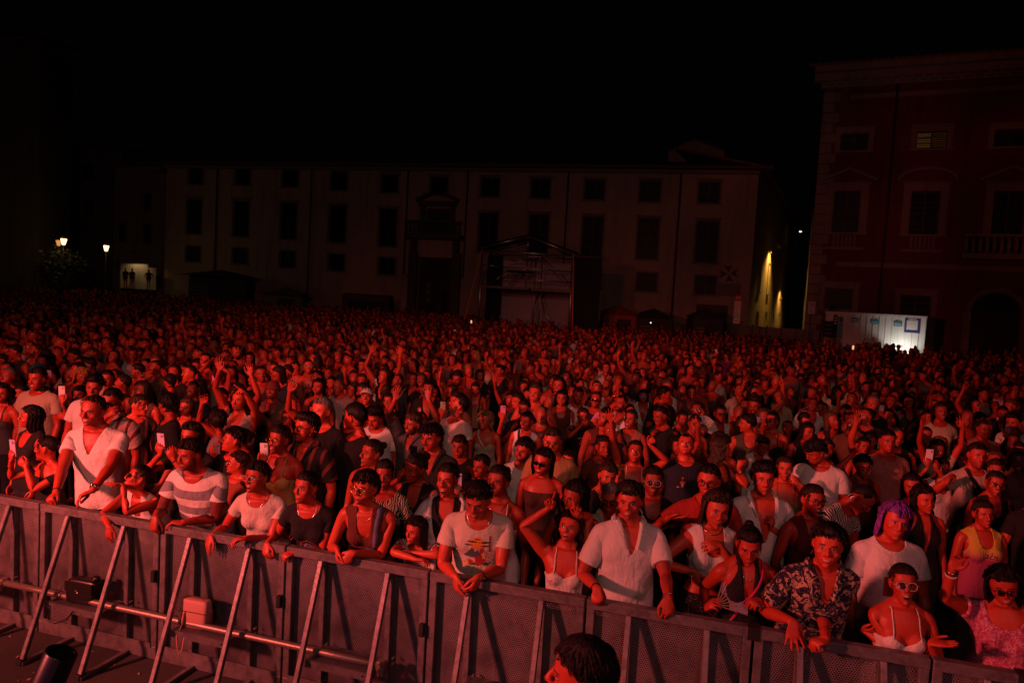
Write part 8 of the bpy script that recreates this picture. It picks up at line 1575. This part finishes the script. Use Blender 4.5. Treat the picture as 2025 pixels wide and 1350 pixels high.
    # standing boards with print
    def board(u, v0, v1, wd, Yb, lab, rows, post=True):
        p0, p1 = col_at(u, v1, Yb), col_at(u, v0, Yb); o = thing('notice_board', lab, 'sign', (p0[0], p0[1], 0)); z0, z1 = p0[2], p1[2]
        if post: MB().tube([(0, .05, 0), (0, .05, z1)], .035, 8).build('post', MAT['drain'], o, True)
        n = len(rows)
        for i, (m_, tx, tm) in enumerate(rows):
            za, zb = z1-(z1-z0)*(i+1)/n+.015, z1-(z1-z0)*i/n-.015; pl = MB().box((0, 0, (za+zb)/2), (wd/2, .012, (zb-za)/2), None, .004).build('plate', MAT[m_], o)
            if tx:
                P, F = text_mesh(tx, min(.62*wd/max(1, len(tx))*2, (zb-za)*.8), .002); link('lettering', np.stack([P[:, 0], 0*P[:, 0]-.0145, P[:, 1]+(za+zb)/2], 1), F, MAT[tm], pl)
            else:
                for q in range(3): MB().box((0, -.0135, za+(zb-za)*(.25+.25*q)), (wd*.36, .001, (zb-za)*.05)).build('print_line', MAT[tm], pl)
    MAT['sign_red'] = simple('sign_red', (.55, .02, .02), .5)
    board(1456, 583, 640, .34, 34., 'column of red and white sign plates on a post', [('sign_red', 'SOS', 'white_flat'), ('white_flat', None, 'sign_red'), ('white_flat', 'WC', 'sign_red'), ('white_flat', None, 'black_flat'), ('white_flat', 'BAR', 'sign_red')])
    board(1604, 596, 621, .36, 35., 'pale notice board with black symbol on a post', [('white_flat', None, 'black_flat'), ('white_flat', None, 'black_flat')])
    board(1640, 634, 668, .75, 35.5, 'dark framed menu board left of the container', [('black_flat', None, 'p_grey')], False)
    board(1649, 622, 668, .22, 35., 'dark vertical banner with pale letters beside the container', [('black_flat', None, 'white_flat')]*1+[('black_flat', 'BAR', 'p_grey')], True)
    board(846, 556, 600, .40, 44., 'dark vertical banner with grey letters before the palace gate', [('black_flat', None, 'p_grey'), ('black_flat', None, 'p_grey'), ('black_flat', None, 'p_grey')], True)
    MAT['hut_canvas'] = simple('hut_canvas', (.06, .05, .047), .9)
    # dark booths and parked equipment along the palace foot
    for u, v0, Yb, wd, h_, lb, mat in ((725, 545, 47., 3.4, 2.7, 'dark van parked at the palace foot', 'hut_canvas'), (430, 512, 52., 4.6, 3.4, 'dark canvas booth at the palace foot on the left', 'hut_canvas'), (1230, 590, 42., 2.2, 2.4, 'dark red cabin right of the scaffold', 'p_rust'), (1300, 590, 42., 2.4, 2.3, 'dark cabin beside the red one', 'hut_canvas'), (1405, 605, 40., 1.9, 2.5, 'dark gazebo with peaked roof near the sign stack', 'hut_canvas'), (560, 540, 50., 3.0, 2.3, 'grey slatted cabin at the palace foot', 'stone_trim')):
        p = col_at(u, v0, Yb); o = thing('van' if 'van' in lb else 'booth', lb, 'van' if 'van' in lb else 'booth', (p[0], p[1], 0)); MB().box((0, 1, h_/2), (wd/2, 1., h_/2), None, .12).build('body', MAT[mat], o)
        if 'van' in lb:
            MB().box((.1, -.012, h_*.70), (wd*.40, .01, .30), None, .01).build('windscreen', MAT['night_glass'], o)
            for x in (-wd*.36, wd*.36):
                MB().tube([(x, -.02, .36), (x, .22, .36)], .34, 16).build('wheel', MAT['black_sheet'], o, True); MB().box((x, -.02, .85), (.16, .015, .08), None, .01).build('headlight', MAT['silver'], o)
        else:
            V, F = tube_mesh([(0, 1, h_), (0, 1, h_+.55)], [wd*.78, .1], 4); V = (V-np.array([0, 1, 0]))@Rz(math.pi/4).T+np.array([0, 1, 0]); link('roof', V, F, MAT[mat], o)
            MB().box((wd*.1, -.012, h_*.48), (wd*.2, .01, h_*.38)).build('door', MAT['door_wood'], o)
            for q in range(7): MB().box((-wd*.28, -.015, h_*(.25+.08*q)), (wd*.14, .012, .03)).build('slat', MAT['stone_trim'], o)
    # ---- left: lit panel with three men on a platform, lanterns, a tree
    p0, p1 = col_at(238, 558, 58.), col_at(308, 562, 57.); zt = col_at(238, 520, 58)[2]; pn = thing('pale_truck_wall', 'pale truck wall lit warm behind three standing men on the left', 'truck wall'); x = Wall(p0[:2], p1[:2], zt, pn, 'container_white')
    x.part('panel', 0, x.L*.77, .8, zt, -.05, 0, 'container_white'); x.part('panel', x.L*.775, x.L, .8, zt-.28, -.05, 0, 'container_white'); x.part('edge_rail', -.06, -.005, .8, zt+.02, -.05, .03, 'alu'); x.part('roof_rail', 0, x.L*.77, zt+.004, zt+.06, -.06, .03, 'alu')
    lz = zt+.9; spot_lamp(x.p(x.L*.5, lz-.1, .62), x.p(x.L*.5, zt-1.3, 0), 42, (1., .58, .22), 125)
    fl = thing('floodlight', 'small floodlight on a mast arm above the pale truck wall', 'lamp', tuple(x.p(x.L*.5, 0, -.3))); e_ = x.o*.9; MB().tube([(0, 0, 0), (0, 0, lz+.06), (e_[0], e_[1], lz+.06)], .04, 8).build('mast', MAT['drain'], fl, True); MB().box((e_[0], e_[1], lz+.04), (.14, .08, .06), None, .02).build('head', MAT['drain'], fl)
    gz = col_at(261, 530, 56.5)[2]-1.78; pf = thing('platform', 'low dark platform under the three silhouetted men', 'platform'); q = x.p(x.L*.5, 0, 1.25); MB().box((q[0], q[1], gz/2), (x.L*.66, .7, gz/2), x.R).build('deck', MAT['black_sheet'], pf)
    for a_, b_ in (((.46, gz), (.66, gz+.9)), ((.66, gz), (.66, gz+1.1))): MB().tube([x.p(x.L*a_[0], a_[1], 1.0), x.p(x.L*b_[0], b_[1], 1.0)], .03, 6).build('hand_rail', MAT['drain'], pf, True)
    for i, (u, lb, pose) in enumerate(((248, 'left silhouetted man with folded arms before the pale wall', 0), (261, 'middle silhouetted man with folded arms before the pale wall', 0), (294, 'right silhouetted man with hands on hips before the pale wall', 1))):
        b_ = col_at(u, 540, 56.55); sp = random_spec(np.random.RandomState(400+i), 2)
        arms = (dict(ud=(-.25, -.1, -1), fd=(.85, -.5, .15)), dict(ud=(.25, -.1, -1), fd=(-.85, -.5, .2))) if pose == 0 else (dict(ud=(-.75, .15, -.8), fd=(.55, -.2, -.8)), dict(ud=(.75, .15, -.8), fd=(-.55, -.2, -.8)))
        sp.update(sex='m', label=lb, nick=lb, top=('tee', BLACK), hair=('short', 'black'), u=1, v=1, torso=T(), yaw=.0, armR=arms[0], armL=arms[1]); sp.pop('glasses', None); sp['stand'] = (b_[0], b_[1], gz); person(sp)
    lantern(126, 478, 47., 'street lamp with glowing lantern above the dark tree', 22); lantern(116, 480.5, 50., 'smaller far street lamp glowing behind the dark tree', 6, glow='lamp_dim'); lantern(210, 491, 52., 'single street lamp glowing in front of the narrow house', 16)
    # tree under the lamp
    pt = col_at(120, 520, 47.5); tr = thing('tree', 'dark leafy tree under the left street lamp', 'tree', (pt[0], pt[1], 0)); MB().tube([(0, 0, 0), (.05, 0, 1.2), (-.05, .1, 2.6), (.1, 0, 3.8)], [.16, .13, .10, .04], 8).build('trunk', MAT['door_wood'], tr, True); rs = np.random.RandomState(9); MAT['leaf'] = simple('leaf', (.045, .05, .02), .7); lb = MB()
    for _ in range(9): a = rs.uniform(0, 6.3); r = rs.uniform(.5, 1.5); MB().tube([(0, .05, rs.uniform(1.8, 3.2)), (r*math.cos(a), r*math.sin(a), rs.uniform(2.6, 4.2))], [.05, .015], 5).build('limb', MAT['door_wood'], tr, True)
    V = []; F = []
    for _ in range(1700):
        c = rs.normal(0, 1, 3); c = c/np.linalg.norm(c)*rs.uniform(.45, 1)**.6*np.array([1.9, 1.5, 1.5])*(1+.25*math.sin(c[0]*5+c[2]*4)); c += np.array([0, 0, 3.2]); n_ = rs.normal(size=3); n_ /= np.linalg.norm(n_); t1 = unit(np.cross(n_, (0, .3, 1))); t2 = np.cross(n_, t1); s = rs.uniform(.07, .15); i = len(V); V += [c-t1*s, c+t2*s*.5, c+t1*s, c-t2*s*.5]; F.append((i, i+1, i+2, i+3))
    stuff(MB().add(V, F).build('crown', MAT['leaf'], tr))
    # alley lamps: warm light on the yellow wall, one tiny cold lamp
    q = ALLEY[0].p(10.6, 8.7, .75); o = thing('wall_lamp', 'warm wall lamp lighting the yellow alley wall', 'lamp', tuple(q)); MB().tube([(0, 0, .10), (0, 0, .04), (0, 0, -.20)], [.05, .13, .17], 12, False).build('hood', MAT['drain'], o); MB().tube([(0, 0, .03), (0, 0, -.05)], [.07, .05], 10).build('bulb', MAT['lamp_glow'], o, True); MB().tube([(0, 0, .06), tuple(-ALLEY[0].o*.75+np.array([0, 0, .1]))], .02, 6).build('arm', MAT['drain'], o, True); spot_lamp(tuple(q+np.array([0, 0, -.22])), tuple(ALLEY[0].p(9.6, 0, .5)), 1700, (1., .56, .12), 130, .1)
    q = ALLEY[0].p(22., 5.6, .8); spot_lamp(tuple(q), tuple(q-np.array([0, 0, 3.])), 600, (1., .56, .14), 140, .1); o = thing('wall_lamp', 'second warm wall lamp deep in the alley', 'lamp', tuple(q+np.array([0, 0, .3]))); MB().tube([(0, 0, .10), (0, 0, .04), (0, 0, -.20)], [.05, .13, .17], 12, False).build('hood', MAT['drain'], o); MB().tube([(0, 0, .03), (0, 0, -.05)], [.07, .05], 10).build('bulb', MAT['lamp_glow'], o, True)
    q = col_at(1583, 458, 66.); o = thing('white_alley_lamp', 'tiny white lamp high on the alley corner', 'lamp', tuple(q)); MB().box((0, 0, 0), (.09, .10, .03), None, .01).build('lens', MAT['lamp_white'], o); MB().box((0, .05, .08), (.2, .12, .03)).build('hood', MAT['drain'], o)
    for u, v_, Y_, g, lb in ((1287, 638, 36., 'lamp_white', 'bright white phone torch in the far crowd right of the scaffold'), (932, 636, 33., 'screen', 'orange lit phone screen in the far crowd left of the scaffold'), (898, 656, 27., 'screen', 'red lit phone screen in the mid crowd'), (1687, 687, 24., 'screen', 'orange lit phone screen in the dim right crowd')):
        q = col_at(u, v_, Y_); q2 = MB().box((0, 0, 0), (.036, .004, .075), None, .003).build('phone', MAT['ph_black']); tag(q2, lb, 'phone', 'phones held up in the crowd'); q2.location = q; e = MB().box((0, -.005, 0), (.033 if g == 'screen' else .022, .001, .070 if g == 'screen' else .022)).build('screen' if g == 'screen' else 'torch', MAT[g], q2)
import time as _t
_t0 = _t.time()
make_mats()
k = NT('lens_blue'); k.bsdf((.05, .25, .5, 1), .08, .8); MAT['lens_blue'] = k.m
for nm_, c_, e_ in (('lamp_glow', (1., .58, .22), 5.), ('lamp_dim', (1., .42, .10), .7), ('lamp_white', (1., .98, .9), 3.), ('lit_room', (1., .42, .10), .05)):
    k = NT(nm_); e = k.node('Emission'); e.inputs[0].default_value = (*c_, 1); e.inputs[1].default_value = e_; k.l.new(e.outputs[0], k.out.inputs[0]); MAT[nm_] = k.m
TM = {s: build_template(s) for s in 'mf'}; print('templates', _t.time()-_t0)
ground_and_barrier()
front_row(); second_rows()
for sp in S_: build_named(sp)
print('named', len(S_), _t.time()-_t0)
for sp in S_:
    if sp['_warn']: print('  scale', sp['_warn'], sp['nick'], sp['_H'].round(2))
build_far(build_crowd()); print('crowd', _t.time()-_t0)
if 'buildings' in globals(): buildings()
print('done', _t.time()-_t0, sum(len(o.data.polygons) for o in bpy.data.objects if o.type == 'MESH'))
